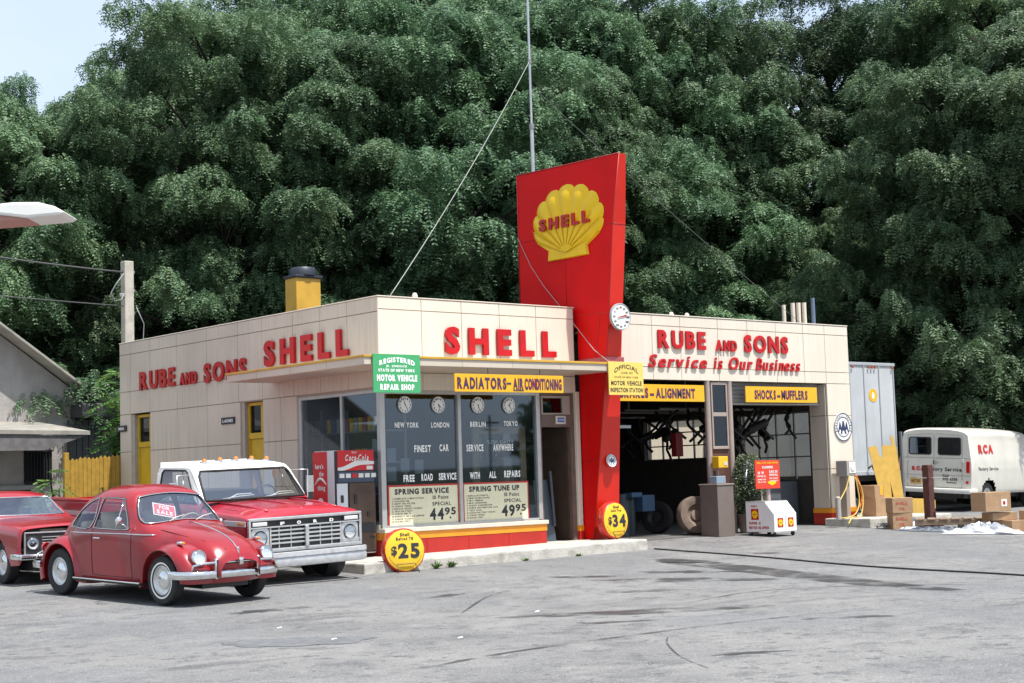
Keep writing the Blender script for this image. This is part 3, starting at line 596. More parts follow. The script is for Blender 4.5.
def aaa(c, N, Uu, r, label, inner=WHT, rc=mat('badge_navy', (.02, .03, .09), .4)):
    c = Vector(c); N = Vector(N); U = Vector(Uu); V = N.cross(U); t = thing('round_badge', label, 'badge', c)
    a = MB(); a.disc(c, N, r, 36, .014); a.build('plate', inner, t)
    a = MB()
    def ring(r0, r1, z):
        vs = []; n = 40
        for i in range(n): q = 2*math.pi*i/n; d = U*math.cos(q)+V*math.sin(q); vs += [tuple(c+d*r0+N*z), tuple(c+d*r1+N*z)]
        a.add(vs, [(2*i, 2*i+1, (2*i+3) % (2*n), (2*i+2) % (2*n)) for i in range(n)])
    ring(r*.93, r*1.0, .017); ring(r*.66, r*.72, .017)
    # three tall letter As
    for dx, s_ in ((-.36, .85), (.36, .85), (0, 1.15)):
        h_ = r*.86*s_; w_ = r*.56*s_; text(a, 'A', c+U*(dx*r-w_/2)+V*(-h_*.48)+N*.016, U, V, w_, h_, .045, lift=.002+(.002 if dx == 0 else 0))
    word = 'EMERGENCY SERVICE'
    for i, chh in enumerate(word):
        if chh == ' ': continue
        q = rad(200-(220*i/(len(word)-1))); d = U*math.cos(q)+V*math.sin(q); tn = Vector(N).cross(d)*-1
        p = c+d*r*.76+N*.016; text(a, chh, p-tn*r*.05, tn, d, r*.09, r*.13, .05)
    a.build('lettering', rc, t, norm=False); return t
aaa((4.78, -.505, 1.43), (0, -.985, .17), UX, .125, 'small round white roadside club badge low on the red pylon')
aaa((12.50, YF-.004, 2.05), (0, -1, 0), UX, .31, 'large round badge with three letter As on the right cream pillar')
# ------------------------------------------------------------------ sign boards
def board(name, label, cat, O, w_, h_, m, U=UX, thick=.02, grp=None, bevel=.004):
    O = Vector(O); U = Vector(U).normalized(); N = U.cross(Vector((0, 0, 1))); t = thing(name, label, cat, O, None, grp)
    b_ = MB(); b_.prism([(0, 0), (w_, 0), (w_, h_), (0, h_)], O, U, UZ, -N*thick); b_.build('panel', m, t, bevel=bevel); return t, O, U, N
GRN = mat('sign_green', (.055, .36, .13), .5, var=.06)
MUS = mat('sign_yellow', (.80, .58, .13), .5, var=.08, vscale=8)
SYEL = mat('banner_yellow', (.76, .41, .012), .45, var=.06)
NAVY = mat('sign_navy', (.03, .035, .09), .5)
t, O, U, N = board('repair_shop_sign', 'square green official sign with white lettering at the canopy corner', 'sign', (-.83, -1.01, 2.585), .93, .62, GRN)
b_ = MB(); text(b_, 'REGISTERED', O+Vector((.12, 0, .49)), U, UZ, .70, .085, .05, curve=.06); text(b_, 'JR. ZINDOCK', O+Vector((.25, 0, .41)), U, UZ, .42, .035, .03); text(b_, 'STATE OF NEW YORK', O+Vector((.10, 0, .335)), U, UZ, .72, .05, .05)
text(b_, 'MOTOR VEHICLE', O+Vector((.07, 0, .185)), U, UZ, .79, .11, .07); text(b_, 'REPAIR SHOP', O+Vector((.13, 0, .045)), U, UZ, .67, .10, .07); b_.build('lettering', SIGNW, t, norm=False)
t, O, U, N = board('inspection_sign', 'square mustard official sign with black lettering beside the red pylon', 'sign', (4.31, -1.01, 2.60), .87, .60, MUS)
b_ = MB(); text(b_, 'OFFICIAL', O+Vector((.14, 0, .475)), U, UZ, .60, .085, .02, curve=.09); text(b_, 'ZONE 402', O+Vector((.30, 0, .385)), U, UZ, .30, .035, .0); text(b_, 'STATE OF NEW YORK', O+Vector((.14, 0, .305)), U, UZ, .60, .035, .0)
text(b_, 'MOTOR VEHICLE', O+Vector((.05, 0, .175)), U, UZ, .77, .085, .03); text(b_, 'INSPECTION STATION', O+Vector((.03, 0, .05)), U, UZ, .81, .085, .03); b_.build('lettering', INK, t, norm=False)
def banner(label, s, O, w_, h_, tw, th, parts=None):
    t, O, U, N = board('hanging_banner', label, 'sign', O, w_, h_, SYEL, grp='yellow trade banners')
    e = MB(); b2 = MB()
    for (ss, x, ww) in parts:
        text(e, ss, O+Vector((x-.008, 0, (h_-th)/2-.006)), U, UZ, ww+.016, th+.012, .06, lift=.002); text(b2, ss, O+Vector((x, 0, (h_-th)/2)), U, UZ, ww, th, .025, lift=.005)
    e.build('letter_edge', REDL, t, norm=False); b2.build('lettering', NAVY, t, norm=False)
    h = MB()
    for x in (.3*w_, .78*w_): h.cyl(O+Vector((x, .01, h_)), O+Vector((x, .01, h_+.10)), .006, n=6)
    h.build('hanger', BLK, t); return t, O
t, O = banner('long yellow banner hanging under the canopy over the front window', '', (.86, -.93, 2.625), 2.42, .30, 0, .20, [('RADIATORS', .06, 1.05), ('AIR', 1.27, .22), ('CONDITIONING', 1.53, .84)])
b_ = MB(); b_.box(1.27+.86-.15, 1.27+.86-.05, -.937, -.933, 2.76, 2.79).box(2.13, 2.36, -.937, -.933, 2.655, 2.67); b_.build('stroke', NAVY, t)
banner('yellow banner over the left service bay, partly behind the mustard sign', '', (5.66, YF-.03, 2.57), 2.44, .33, 0, .20, [('BRAKES', .08, .76), ('-', .90, .10), ('ALIGNMENT', 1.06, 1.10)])
banner('yellow banner over the right service bay', '', (9.34, YF-.03, 2.57), 2.30, .33, 0, .20, [('SHOCKS', .28, .66), ('-', .99, .09), ('MUFFLERS', 1.13, .84)])
# spring posters
PCREAM = mat('poster_cream', (.74, .70, .49), .55, var=.06)
def poster(label, O, title, price, tilt=0):
    t, O, U, N = board('spring_poster', label, 'poster', O, 1.50, .71, mat('poster_red', (.50, .03, .02), .5), grp='price posters in the front window', thick=.012)
    b_ = MB(); b_.box(O.x+.03, O.x+1.47, O.y-.004, O.y-.001, O.z+.03, O.z+.68); b_.build('sheet', PCREAM, t)
    b_ = MB(); T = lambda s, x, z, w_, h_, b=.03: text(b_, s, O+Vector((x, -.004, z)), U, UZ, w_, h_, b)
    T(title, .14, .55, 1.14, .10, .05); T('10 Point', .93, .45, .34, .07, .02); T('SPECIAL', .92, .345, .40, .065, .02); T(price[:2], .86, .10, .30, .21, .035); T(price[2:], 1.18, .18, .24, .13, .03)
    b_.disc(O+Vector((1.30, -.0055, .13)), (0, -1, 0), .018, 12, .001)
    ln = ['1 COMPLETE LUBRICATION', '2 CHANGE OIL', '3 NEW OIL FILTER', '4 CHECK TIRES', '5 REPACK FRONT WHEELS', '6 TEST BATTERY', '7 CHECK BELTS', '8 INSPECT BRAKE LINING', '9 CHECK FLUIDS', '10 ROAD TEST'] if price[:2] == '44' else ['1 REPLACE POINTS', '2 NEW SPARK PLUGS', '3 SET TIMING', '4 NEW CONDENSER', '5 ADJUST CARBURETOR', '6 CHECK DISTRIBUTOR CAP', '7 TEST COIL', '8 CLEAN BATTERY POSTS', '9 CHECK WIRES', '10 ROAD TEST']
    for i, s in enumerate(ln): T(s, .08, .47-.042*i, .030*len(s), .026, .015)
    b_.build('lettering', INK, t, norm=False)
poster('cream price poster in the left pane of the front window', (.15, .045, .405), 'SPRING SERVICE', '4495'); poster('cream price poster in the right pane of the front window', (1.735, .045, .405), 'SPRING TUNE UP', '4995')
# restroom signs
t, O, U, N = board('restroom_sign', 'little black LADIES sign on the side wall beside a yellow door', 'sign', (-.02, 5.20, 2.36), .50, .13, BLK, U=(0, -1, 0), grp='restroom signs'); b_ = MB(); text(b_, 'LADIES', O+Vector((0, -.06, .035)), U, UZ, .38, .06, .03); b_.build('lettering', SIGNW, t, norm=False)
t, O, U, N = board('restroom_sign', 'little black MEN sign at the far left end of the side wall', 'sign', (-.03, 9.62, 2.40), .46, .13, BLK, U=(0, -1, 0), grp='restroom signs'); b_ = MB(); text(b_, 'MEN', O+Vector((0, -.12, .035)), U, UZ, .24, .06, .03); b_.build('lettering', SIGNW, t, norm=False)
# price drums
def drum(label, c, r, N, price, sub, tilt):
    c = Vector(c); t = thing('price_drum', label, 'sign', (c.x, c.y, c.z-r-.01), None, 'round price signs'); N = Vector(N).normalized(); U = Vector((-N.y, N.x, 0)).normalized(); V = N.cross(U)
    a = MB(); a.lathe([(r*.86, -.17), (r*.96, -.16), (r, -.12), (r, -.04), (r*.965, .0), (r*.92, .012)], c, N, 40); a.lathe([(0, -.17), (r*.86, -.17)], c, N, 40); a.build('rim', mat('drum_red', (.58, .03, .02), .4, var=.25, vscale=9, dirt=(.6, .25, .12), dscale=9), t, smooth=True, angle=50)
    a = MB(); a.lathe([(0, .035), (r*.4, .034), (r*.75, .026), (r*.93, .008)], c, N, 40); a.build('face', mat('drum_yellow', (.82, .50, .02), .45, var=.08, vscale=10), t, smooth=True)
    a = MB(); text(a, '$', c-U*r*.66-V*r*.20+N*.030, U, V, r*.27, r*.42, .03, lift=.008); text(a, price, c-U*r*.34-V*r*.36+N*.030, U, V, r*1.02, r*.70, .045, lift=.008)
    text(a, sub[0], c-U*r*.20+V*r*.62+N*.02, U, V, r*.44, r*.17, .03, lift=.012); text(a, sub[1], c-U*r*.40+V*r*.44+N*.022, U, V, r*.80, r*.15, .03, lift=.012)
    for k in range(24):
        q = rad(200+140*k/23); a.disc(c+(U*math.cos(q)+V*math.sin(q))*r*.80+N*.022, N, r*.018, 6, .002)
    a.build('lettering', INK, t, norm=False)
    a = MB(); b0 = c-V*r*.62+N*.05
    a.tube([c-U*r*.50-V*r*1.02+N*.16, c-U*r*.42-V*r*.62+N*.05, b0, c+U*r*.42-V*r*.60+N*.05, c+U*r*.50-V*r*1.03+N*.16], .007, 6); a.build('stand', BLK, t, smooth=True)
drum('big yellow price drum in a red rim reading 25, standing on the asphalt', (-.62, -1.44, .112), .345, (-.30, -.95, .10), '25', ('Shell', 'Belted 78'), .1)
drum('yellow price drum reading 34 standing on the walk against the pylon', (4.72, -.62, .352), .340, (.05, -1, .06), '34', ('Shell', 'Radial Tires'), .1)
# ------------------------------------------------------------------ vehicle bodies: lofted skins with real window openings
def cr(p0, p1, p2, p3, t):
    return .5*((2*p1)+(-p0+p2)*t+(2*p0-5*p1+4*p2-p3)*t*t+(-p0+3*p1-3*p2+p3)*t*t*t)
class Skin:
    """stations: list of (x, [(y,z)...]) from rear to front, same number of points, from the sill (outer) to the roof centre (y=0)"""
    def __init__(s, st, dx=.03, m=5, lin=False, sharp=()):
        st = sorted(st, key=lambda q: q[0]); A = np.array([[(y, z) for y, z in q[1]] for q in st]); X = np.array([q[0] for q in st]); n, k, _ = A.shape
        # refine along the section
        cols = []
        for j in range(k-1):
            a = A[:, j-1] if j > 0 else 2*A[:, 0]-A[:, 1]; d = A[:, j+2] if j+2 < k else np.stack([-A[:, k-2, 0], A[:, k-2, 1]], 1)
            if j in sharp: a = 2*A[:, j]-A[:, j+1]
            if j+1 in sharp: d = 2*A[:, j+1]-A[:, j]
            for q in range(m): cols.append(cr(a, A[:, j], A[:, j+1], d, q/m) if not lin else A[:, j]*(1-q/m)+A[:, j+1]*q/m)
        cols.append(A[:, -1]); B = np.stack(cols, 1)
        # refine along x : monotone cubic
        rows = []; xs_ = []
        D = (B[1:]-B[:-1])/(X[1:]-X[:-1])[:, None, None]
        T = np.zeros_like(B); T[0] = D[0]; T[-1] = D[-1]
        for i in range(1, n-1):
            a, b = D[i-1], D[i]; T[i] = np.where(a*b > 0, 2*a*b/(a+b+1e-12), 0)
        for i in range(n-1):
            h = X[i+1]-X[i]; c = max(1, int(math.ceil(h/dx)))
            for q in range(c):
                t = q/c; h00 = 2*t**3-3*t*t+1; h10 = t**3-2*t*t+t; h01 = -2*t**3+3*t*t; h11 = t**3-t*t
                rows.append(h00*B[i]+h10*h*T[i]+h01*B[i+1]+h11*h*T[i+1]); xs_.append(X[i]+h*t)
        rows.append(B[-1]); xs_.append(X[-1])
        s.G = np.array(rows); s.x = np.array(xs_)
    def quads(s):
        n, k, _ = s.G.shape
        P = np.concatenate([np.repeat(s.x[:, None, None], k, 1), s.G], 2)
        Q = P.copy()[:, ::-1][:, 1:]; Q[:, :, 1] *= -1
        F = np.concatenate([P, Q], 1); K = F.shape[1]; V = F.reshape(-1, 3)
        fs = [(i*K+j, i*K+j+1, (i+1)*K+j+1, (i+1)*K+j) for i in range(n-1) for j in range(K-1)]
        s.F = F; return V, fs
    def y_at(s, x, z, side=1):
        i = int(np.clip(np.searchsorted(s.x, x), 1, len(s.x)-1)); t = (x-s.x[i-1])/(s.x[i]-s.x[i-1]); sec = s.G[i-1]*(1-t)+s.G[i]*t
        for j in range(len(sec)-1):
            z0, z1 = sec[j, 1], sec[j+1, 1]
            if z0 <= z <= z1 and z1 > z0: q = (z-z0)/(z1-z0); return side*(sec[j, 0]*(1-q)+sec[j+1, 0]*q)
        return side*sec[0, 0]
    def z_top(s, x, y):
        i = int(np.clip(np.searchsorted(s.x, x), 1, len(s.x)-1)); t = (x-s.x[i-1])/(s.x[i]-s.x[i-1]); sec = s.G[i-1]*(1-t)+s.G[i]*t; y = abs(y)
        for j in range(len(sec)-1, 0, -1):
            y0, y1 = sec[j, 0], sec[j-1, 0]
            if y0 <= y <= y1 and y1 > y0: q = (y-y0)/(y1-y0); return sec[j, 1]*(1-q)+sec[j-1, 1]*q
        return sec[-1, 1]
    def x_front(s, y, z, lo, hi, rear=False):
        """x where the skin at lateral y has height z, looking between lo and hi"""
        best = None
        for i in range(41):
            x = lo+(hi-lo)*i/40; e = abs(s.z_top(x, y)-z)
            if best is None or e < best[0]: best = (e, x)
        return best[1]
    def split(s, tests):
        V, fs = s.quads(); out = {None: []}
        cen = np.array([V[list(f)].mean(0) for f in fs])
        for i, f in enumerate(fs):
            for name, fn in tests:
                if fn(*cen[i]): out.setdefault(name, []).append(f); break
            else: out[None].append(f)
        return V, out
def inside(poly, x, y):
    r = False; n = len(poly)
    for i in range(n):
        x1, y1 = poly[i]; x2, y2 = poly[(i+1) % n]
        if (y1 > y) != (y2 > y) and x < (x2-x1)*(y-y1)/(y2-y1)+x1: r = not r
    return r
def smooth_poly(poly, n=6):
    out = []; N = len(poly)
    for i in range(N):
        a, b, c, d = [np.array(poly[(i+k) % N], float) for k in (-1, 0, 1, 2)]
        for q in range(n): out.append(tuple(cr(a, b, c, d, q/n)))
    return out
def skinmesh(name, V, fs, m, parent, sol=0, angle=40):
    used = sorted({i for f in fs for i in f}); mp = {u: i for i, u in enumerate(used)}
    me = bpy.data.meshes.new(name); me.from_pydata([tuple(V[u]) for u in used], [], [tuple(mp[i] for i in f) for f in fs]); me.update()
    bm = bmesh.new(); bm.from_mesh(me); bmesh.ops.remove_doubles(bm, verts=bm.verts, dist=1e-5); bmesh.ops.recalc_face_normals(bm, faces=bm.faces); bm.to_mesh(me); bm.free()
    return link(name, me, m, parent, True, angle=angle)
def panes(V, fs, par, xs_=None):
    for sg in (1, -1):
        h_ = [f for f in fs if V[f[0]][1]*sg > 0]
        for grp in ([h_] if xs_ is None else [[f for f in h_ if V[f[0]][0] > xs_], [f for f in h_ if V[f[0]][0] <= xs_]]):
            if grp: skinmesh('window', V, grp, GLC, par)
def wheel(car, x, y, z, r, wd, side, cap=CHR, white=False, rim=CHRW, steer=0, rimr=.60):
    A = (0, side, 0); O = (x, y, z); pr_ = [(r*rimr, -wd*.5), (r*.80, -wd*.52), (r*.93, -wd*.50), (r*.985, -wd*.40), (r, -wd*.2), (r, wd*.2), (r*.985, wd*.40), (r*.93, wd*.50), (r*.80, wd*.52), (r*rimr, wd*.44)]
    Mx = Matrix.Translation(O) @ Matrix.Rotation(steer, 4, 'Z') @ Matrix.Translation((-x, -y, -z))
    def done(mb, nm, m_, par, **k): mb.v = [tuple(Mx @ Vector(p)) for p in mb.v]; return mb.build(nm, m_, par, smooth=True, angle=35)
    a = MB(); a.lathe(pr_, O, A, 36); t = done(a, 'wheel', RUB, car)
    if white: a = MB(); a.lathe([(r*.66, wd*.505), (r*.735, wd*.522)], O, A, 36); done(a, 'whitewall', WHT, t)
    a = MB(); a.lathe([(r*rimr, wd*.46), (r*rimr*.96, wd*.48), (r*rimr*.90, wd*.30), (r*rimr*.55, wd*.22), (0, wd*.22)], O, A, 32); done(a, 'rim', rim, t)
    a = MB(); a.lathe([(r*rimr*.62, wd*.24), (r*rimr*.62, wd*.33), (r*rimr*.5, wd*.40), (r*rimr*.25, wd*.45), (0, wd*.47)], O, A, 28); done(a, 'hubcap', cap, t); return t
def carframe(name, label, P0, Pr, Pl, wb, tr, group=None):
    """P0 ground contact of the front axle's right wheel etc. -> object with x forward, y left, z up; origin under the front axle's middle"""
    return None
def place(t, front, heading, zf, zr, wb, roll=0.):
    """front: (x,y) middle of the front axle, heading: angle of the travel direction, zf/zr: ground height under the axles"""
    pitch = math.asin((zr-zf)/wb)     # nose down when the rear is higher
    t.matrix_world = Matrix.Translation((front[0], front[1], zf)) @ Matrix.Rotation(heading, 4, 'Z') @ Matrix.Rotation(pitch, 4, 'Y') @ Matrix.Rotation(roll, 4, 'X')
LENS = glass('lamp_glass', (.85, .86, .86), .25, .08)
AMB = mat('amber_lens', (.75, .22, .02), .25, coat=.5); REDN = mat('red_lens', (.45, .01, .01), .25, coat=.5)
def headlamp(par, c, d, r, ring=CHR, rr=1.15):
    c = Vector(c); d = Vector(d).normalized()
    a = MB(); a.lathe([(r*rr, -.03), (r*rr, .0), (r*1.04, .022), (r*.98, .012)], c, d, 28); o = a.build('headlight', ring, par, smooth=True, angle=50)
    a = MB(); a.lathe([(0, -.016), (r*.5, -.014), (r*.85, -.006), (r, .006)], c, d, 24); a.build('reflector', mat('lamp_silver', (.80, .80, .77), .45), o, smooth=True)
    a = MB(); a.lathe([(r, .010), (r*.8, .026), (r*.4, .036), (0, .040)], c, d, 24); a.build('lens', LENS, o, smooth=True); return o
# ------------------------------------------------------------------ the beetle
def beetle():
    t = thing('parked_car', 'faded red rounded compact car with whitewall tyres and a sale sign in its windshield', 'car', (0, 0, 0), (0, 0, 0)); ORI[t.name] = Vector((0, 0, 0))
    fx = -1.2     # loft coordinates had the wheelbase centred: shift so that the front axle is x = 0
    S_ = [(1.88, [(.30, .36), (.30, .42), (.29, .46), (.27, .50), (.24, .53), (.18, .55), (.12, .56), (.06, .565), (0, .57)]),
          (1.83, [(.33, .35), (.345, .44), (.345, .52), (.33, .575), (.28, .61), (.21, .64), (.14, .655), (.07, .66), (0, .663)]),
          (1.70, [(.37, .33), (.40, .45), (.405, .57), (.38, .655), (.335, .71), (.26, .75), (.17, .77), (.08, .78), (0, .785)]),
          (1.50, [(.42, .32), (.45, .45), (.46, .60), (.44, .71), (.39, .78), (.31, .83), (.2, .858), (.1, .868), (0, .872)]),
          (1.2, [(.48, .3), (.52, .45), (.53, .62), (.51, .75), (.46, .83), (.37, .89), (.25, .925), (.12, .942), (0, .947)]),
          (.9, [(.58, .28), (.61, .45), (.62, .65), (.60, .79), (.545, .88), (.45, .94), (.3, .975), (.15, .99), (0, .995)]),
          (.70, [(.65, .26), (.68, .45), (.69, .68), (.68, .85), (.635, .94), (.54, .985), (.37, 1.015), (.18, 1.03), (0, 1.035)]),
          (.52, [(.68, .25), (.71, .45), (.72, .70), (.71, .88), (.66, .985), (.605, 1.08), (.46, 1.13), (.22, 1.16), (0, 1.17)]),
          (.36, [(.69, .25), (.715, .45), (.725, .70), (.715, .895), (.66, 1.03), (.60, 1.20), (.47, 1.30), (.24, 1.34), (0, 1.35)]),
          (.24, [(.70, .25), (.72, .45), (.73, .70), (.72, .90), (.662, 1.06), (.595, 1.27), (.47, 1.395), (.24, 1.435), (0, 1.445)]),
          (0, [(.70, .25), (.72, .45), (.73, .70), (.72, .91), (.66, 1.09), (.585, 1.31), (.455, 1.44), (.24, 1.488), (0, 1.50)]),
          (-.4, [(.70, .25), (.72, .45), (.73, .70), (.72, .91), (.655, 1.09), (.575, 1.30), (.445, 1.43), (.24, 1.482), (0, 1.496)]),
          (-.8, [(.69, .25), (.71, .45), (.72, .70), (.70, .90), (.63, 1.06), (.545, 1.23), (.415, 1.345), (.22, 1.40), (0, 1.415)]),
          (-1.15, [(.60, .28), (.64, .45), (.65, .68), (.62, .85), (.55, .99), (.465, 1.10), (.35, 1.19), (.18, 1.24), (0, 1.25)]),
          (-1.5, [(.48, .3), (.52, .45), (.53, .6), (.50, .74), (.45, .83), (.37, .91), (.27, .96), (.14, .985), (0, .99)]),
          (-1.75, [(.36, .34), (.40, .43), (.41, .5), (.39, .58), (.35, .64), (.28, .69), (.2, .72), (.1, .735), (0, .74)]),
          (-1.86, [(.28, .38), (.30, .42), (.3, .46), (.28, .5), (.25, .53), (.2, .55), (.13, .56), (.06, .565), (0, .57)])]
    S_ = [(x+fx, q) for x, q in S_]
    sk = Skin(S_, .02, 6)
    dw = [(.37, .935), (.385, .99), (.20, 1.275), (.12, 1.325), (-.26, 1.325), (-.335, 1.29), (-.36, .96), (-.33, .935)]
    qw = [(-.45, .945), (-.44, 1.28), (-.50, 1.315), (-.72, 1.245), (-.92, 1.12), (-1.02, .985), (-.98, .94)]
    dw = smooth_poly([(x+fx, z) for x, z in dw], 4); qw = smooth_poly([(x+fx, z) for x, z in qw], 4)
    ws = smooth_poly([(-.60, 1.03), (-.50, 1.01), (0, 1.045), (.50, 1.01), (.60, 1.03), (.59, 1.12), (.50, 1.30), (.42, 1.35), (0, 1.385), (-.42, 1.35), (-.50, 1.30), (-.59, 1.12)], 4)
    rw = smooth_poly([(-.40, 1.08), (.40, 1.08), (.42, 1.12), (.34, 1.28), (-.34, 1.28), (-.42, 1.12)], 4)
    tests = [('side', lambda x, y, z: abs(y) > .40 and (inside(dw, x, z) or inside(qw, x, z)) and z_side(x, y, z)),
             ('front', lambda x, y, z: .18+fx < x < .74+fx and inside(ws, y, z) and not (abs(y) > .585)),
             ('rear', lambda x, y, z: x < -.75+fx and inside(rw, y, z))]
    def z_side(x, y, z): return abs(abs(y)-abs(sk.y_at(x, z))) < .03
    V, parts = sk.split(tests)
    body = skinmesh('body', V, parts[None], PVW, t)
    panes(V, parts['side'], t, fx-.405); skinmesh('windshield', V, parts['front'], GLF, t); skinmesh('rear_window', V, parts['rear'], GLC, t)
    tr = MB(); tc_ = MB()
    for s_ in (1, -1):
        for pl in (dw, qw):
            pts = [(x, sk.y_at(x, z, s_)+s_*.002, z) for x, z in pl]; tr.tube(pts, .013, 6, True); tc_.tube([(a, b+s_*.009, c) for a, b, c in pts], .006, 5, True)
    wsp = [(sk.x_front(y, z, .16+fx, .80+fx), y, z) for y, z in ws]
    tr.tube([(a+.004, b, c) for a, b, c in wsp], .016, 6, True); tc_.tube([(a+.014, b, c+.006) for a, b, c in wsp], .008, 5, True)
    tr.build('window_rubber', RUB, t, smooth=True); tc_.build('window_trim', CHR, t, smooth=True)
    # vent-window post, door seams
    a = MB()
    for s_ in (1, -1):
        a.tube([(.14+fx, sk.y_at(.14+fx, .94, s_), .94), (.14+fx, sk.y_at(.14+fx, 1.31, s_), 1.31)], .010, 6)
    a.build('vent_post', CHR, t, smooth=True)
    a = MB()
    for s_ in (1, -1):
        for x0, z0, z1 in ((.50, .30, .93), (-.405, .32, .93)): a.tube([(x0+fx, sk.y_at(x0+fx, z0+(z1-z0)*i/10, s_)+s_*.001, z0+(z1-z0)*i/10) for i in range(11)], .0045, 4)
        a.tube([(.50+fx-.9*i/10, sk.y_at(.5+fx-.09*i, .31, s_)+s_*.001, .31) for i in range(11)], .0045, 4)
        hp = [(.86, .50), (1.2, .415), (1.55, .325), (1.78, .17), (1.865, .02)]
        a.tube([(x+fx, s_*y, sk.z_top(x+fx, y)+.001) for x, y in hp], .0045, 4)
    a.build('panel_gap', mat('gap_dark', (.05, .01, .01), .7), t)
    # belt strip, hood strip, handles
    a = MB()
    for s_ in (1, -1):
        a.tube([(.86+fx-.0-1.93*i/30, sk.y_at(.86+fx-1.93*i/30, .878-.02*abs(i-8)/22, s_)+s_*.006, .878-.02*abs(i-8)/22) for i in range(31)], .009, 6)
    a.tube([(x+fx, 0, sk.z_top(x+fx, 0)+.006) for x in (.78, .9, 1.05, 1.2, 1.35, 1.5, 1.62, 1.72, 1.80, 1.85)], .010, 6)
    a.build('trim_strip', CHR, t, smooth=True)
    a = MB(); a.bbox(1.845+fx, 1.905+fx, -.035, .035, .50, .60, .02); a.bbox(1.79+fx, 1.83+fx, -.02, .02, .66, .73, .01); a.build('hood_handle', CHR, t, smooth=True, angle=40)
    for s_ in (1, -1):
        y = sk.y_at(-.26+fx, .80, s_); a = MB(); a.bbox(-.34+fx, -.20+fx, y+s_*.018-.008, y+s_*.018+.008, .792, .815, .006).bbox(-.335+fx, -.315+fx, min(y, y+s_*.02), max(y, y+s_*.02), .795, .812, .004).bbox(-.225+fx, -.195+fx, min(y, y+s_*.02), max(y, y+s_*.02), .79, .817, .004); a.build('door_handle', CHR, t, smooth=True, angle=40)
    y = -sk.y_at(.46+fx, .95); a = MB(); a.tube([(.44+fx, y, .92), (.42+fx, y-.06, .98), (.38+fx, y-.12, 1.03)], .006, 6); a.lathe([(0, -.03), (.045, -.02), (.06, .0), (.058, .006), (0, .006)], (.38+fx, y-.13, 1.05), (-1, 0, .1), 18); a.build('mirror', CHR, t, smooth=True)
    # fenders
    def fender(ax, s_, front=True):
        n = 40; m_ = 12; vs = []
        th = np.linspace(rad(-3 if front else -14), rad(193 if front else 196), n)
        for a_ in th:
            d = math.degrees(a_)
            if front:
                Rr = np.interp(d, [-38, -10, 15, 40, 65, 90, 115, 140, 165, 190, 208], [.54, .57, .585, .555, .50, .465, .46, .475, .51, .60, .72])
                lip = np.interp(d, [-38, 0, 90, 180, 208], [.40, .385, .375, .40, .48])
                yo = np.interp(d, [-38, 0, 40, 90, 150, 208], [.70, .735, .765, .775, .765, .735])
            else:
                Rr = np.interp(d, [-20, 0, 30, 60, 90, 120, 150, 180, 222], [.62, .56, .50, .49, .50, .52, .56, .61, .62])
                lip = np.interp(d, [-20, 0, 90, 180, 222], [.44, .39, .375, .385, .40]); yo = np.interp(d, [-20, 0, 90, 180, 222], [.73, .75, .775, .755, .72])
            yi = .36; c, q = math.cos(a_), math.sin(a_)
            prof = [(yi, Rr*.985), (yi+.10, Rr*1.0), (.56, Rr*.995), (.64, Rr*.97), (.70, Rr*.92), (yo-.025, Rr*.84), (yo-.005, Rr*.76 if Rr*.76 > lip else lip+.02), (yo, lip+.02), (yo-.004, lip), (yo-.03, lip-.005), (yo-.035, lip+.03), (.40, lip+.08)]
            for (yy, rr) in prof: vs.append((ax+rr*c, s_*yy, .315+rr*q))
        K = len(prof); fs = [(i*K+j, i*K+j+1, (i+1)*K+j+1, (i+1)*K+j) for i in range(n-1) for j in range(K-1)]
        fs = [f for f in fs]
        o = MB(); o.add(vs, fs); ob = o.build('fender', PVW, t, smooth=True, angle=60); md = ob.modifiers.new('s', 'SUBSURF'); md.levels = 1; md.render_levels = 1; return ob
    for s_ in (1, -1):
        fender(0, s_, True); fender(-2.4, s_, False)
        headlamp(t, (.525, s_*.535, .61), (.95, s_*.02, .26), .095, rr=1.10)
        a = MB(); a.lathe([(.10, -.20), (.125, -.06), (.108, -.012)], (.525, s_*.535, .61), (.95, s_*.02, .26), 24); a.build('headlight_bezel', PVW, t, smooth=True)
        a = MB(); a.bbox(.17, .27, s_*.60-.028, s_*.60+.028, .765, .81, .015); tl = a.build('turn_signal', CHR, t, smooth=True, angle=50); a = MB(); a.bbox(.272, .295, s_*.60-.024, s_*.60+.024, .768, .805, .01); a.build('lens', AMB, tl, smooth=True)
        a = MB(); a.bbox(-2.0, -.42, s_*.70-.075, s_*.70+.075, .225, .26, .012); a.build('running_board', RUB, t)
        a = MB(); a.tube([(-2.0+.02, s_*.778, .258), (-.42, s_*.778, .258)], .009, 6); a.build('board_trim', CHRW, t)
        a = MB(); a.lathe([(0, .05), (.05, .04), (.07, 0), (.07, -.03)], (-2.97, s_*.60, .62), (-1, 0, .2), 16); a.build('tail_light', REDN, t, smooth=True)
        wheel(t, 0, s_*.655, .315, .315, .15, s_, white=True, rim=CHRW); wheel(t, -2.4, s_*.655, .315, .315, .15, s_, white=False, rim=CHRW)
    # dark belly
    a = MB(); a.box(-3.0, .36, -.36, .36, .20, .36); a.box(-2.0, -.4, -.66, .66, .22, .27); a.build('underbody', BLK, t)
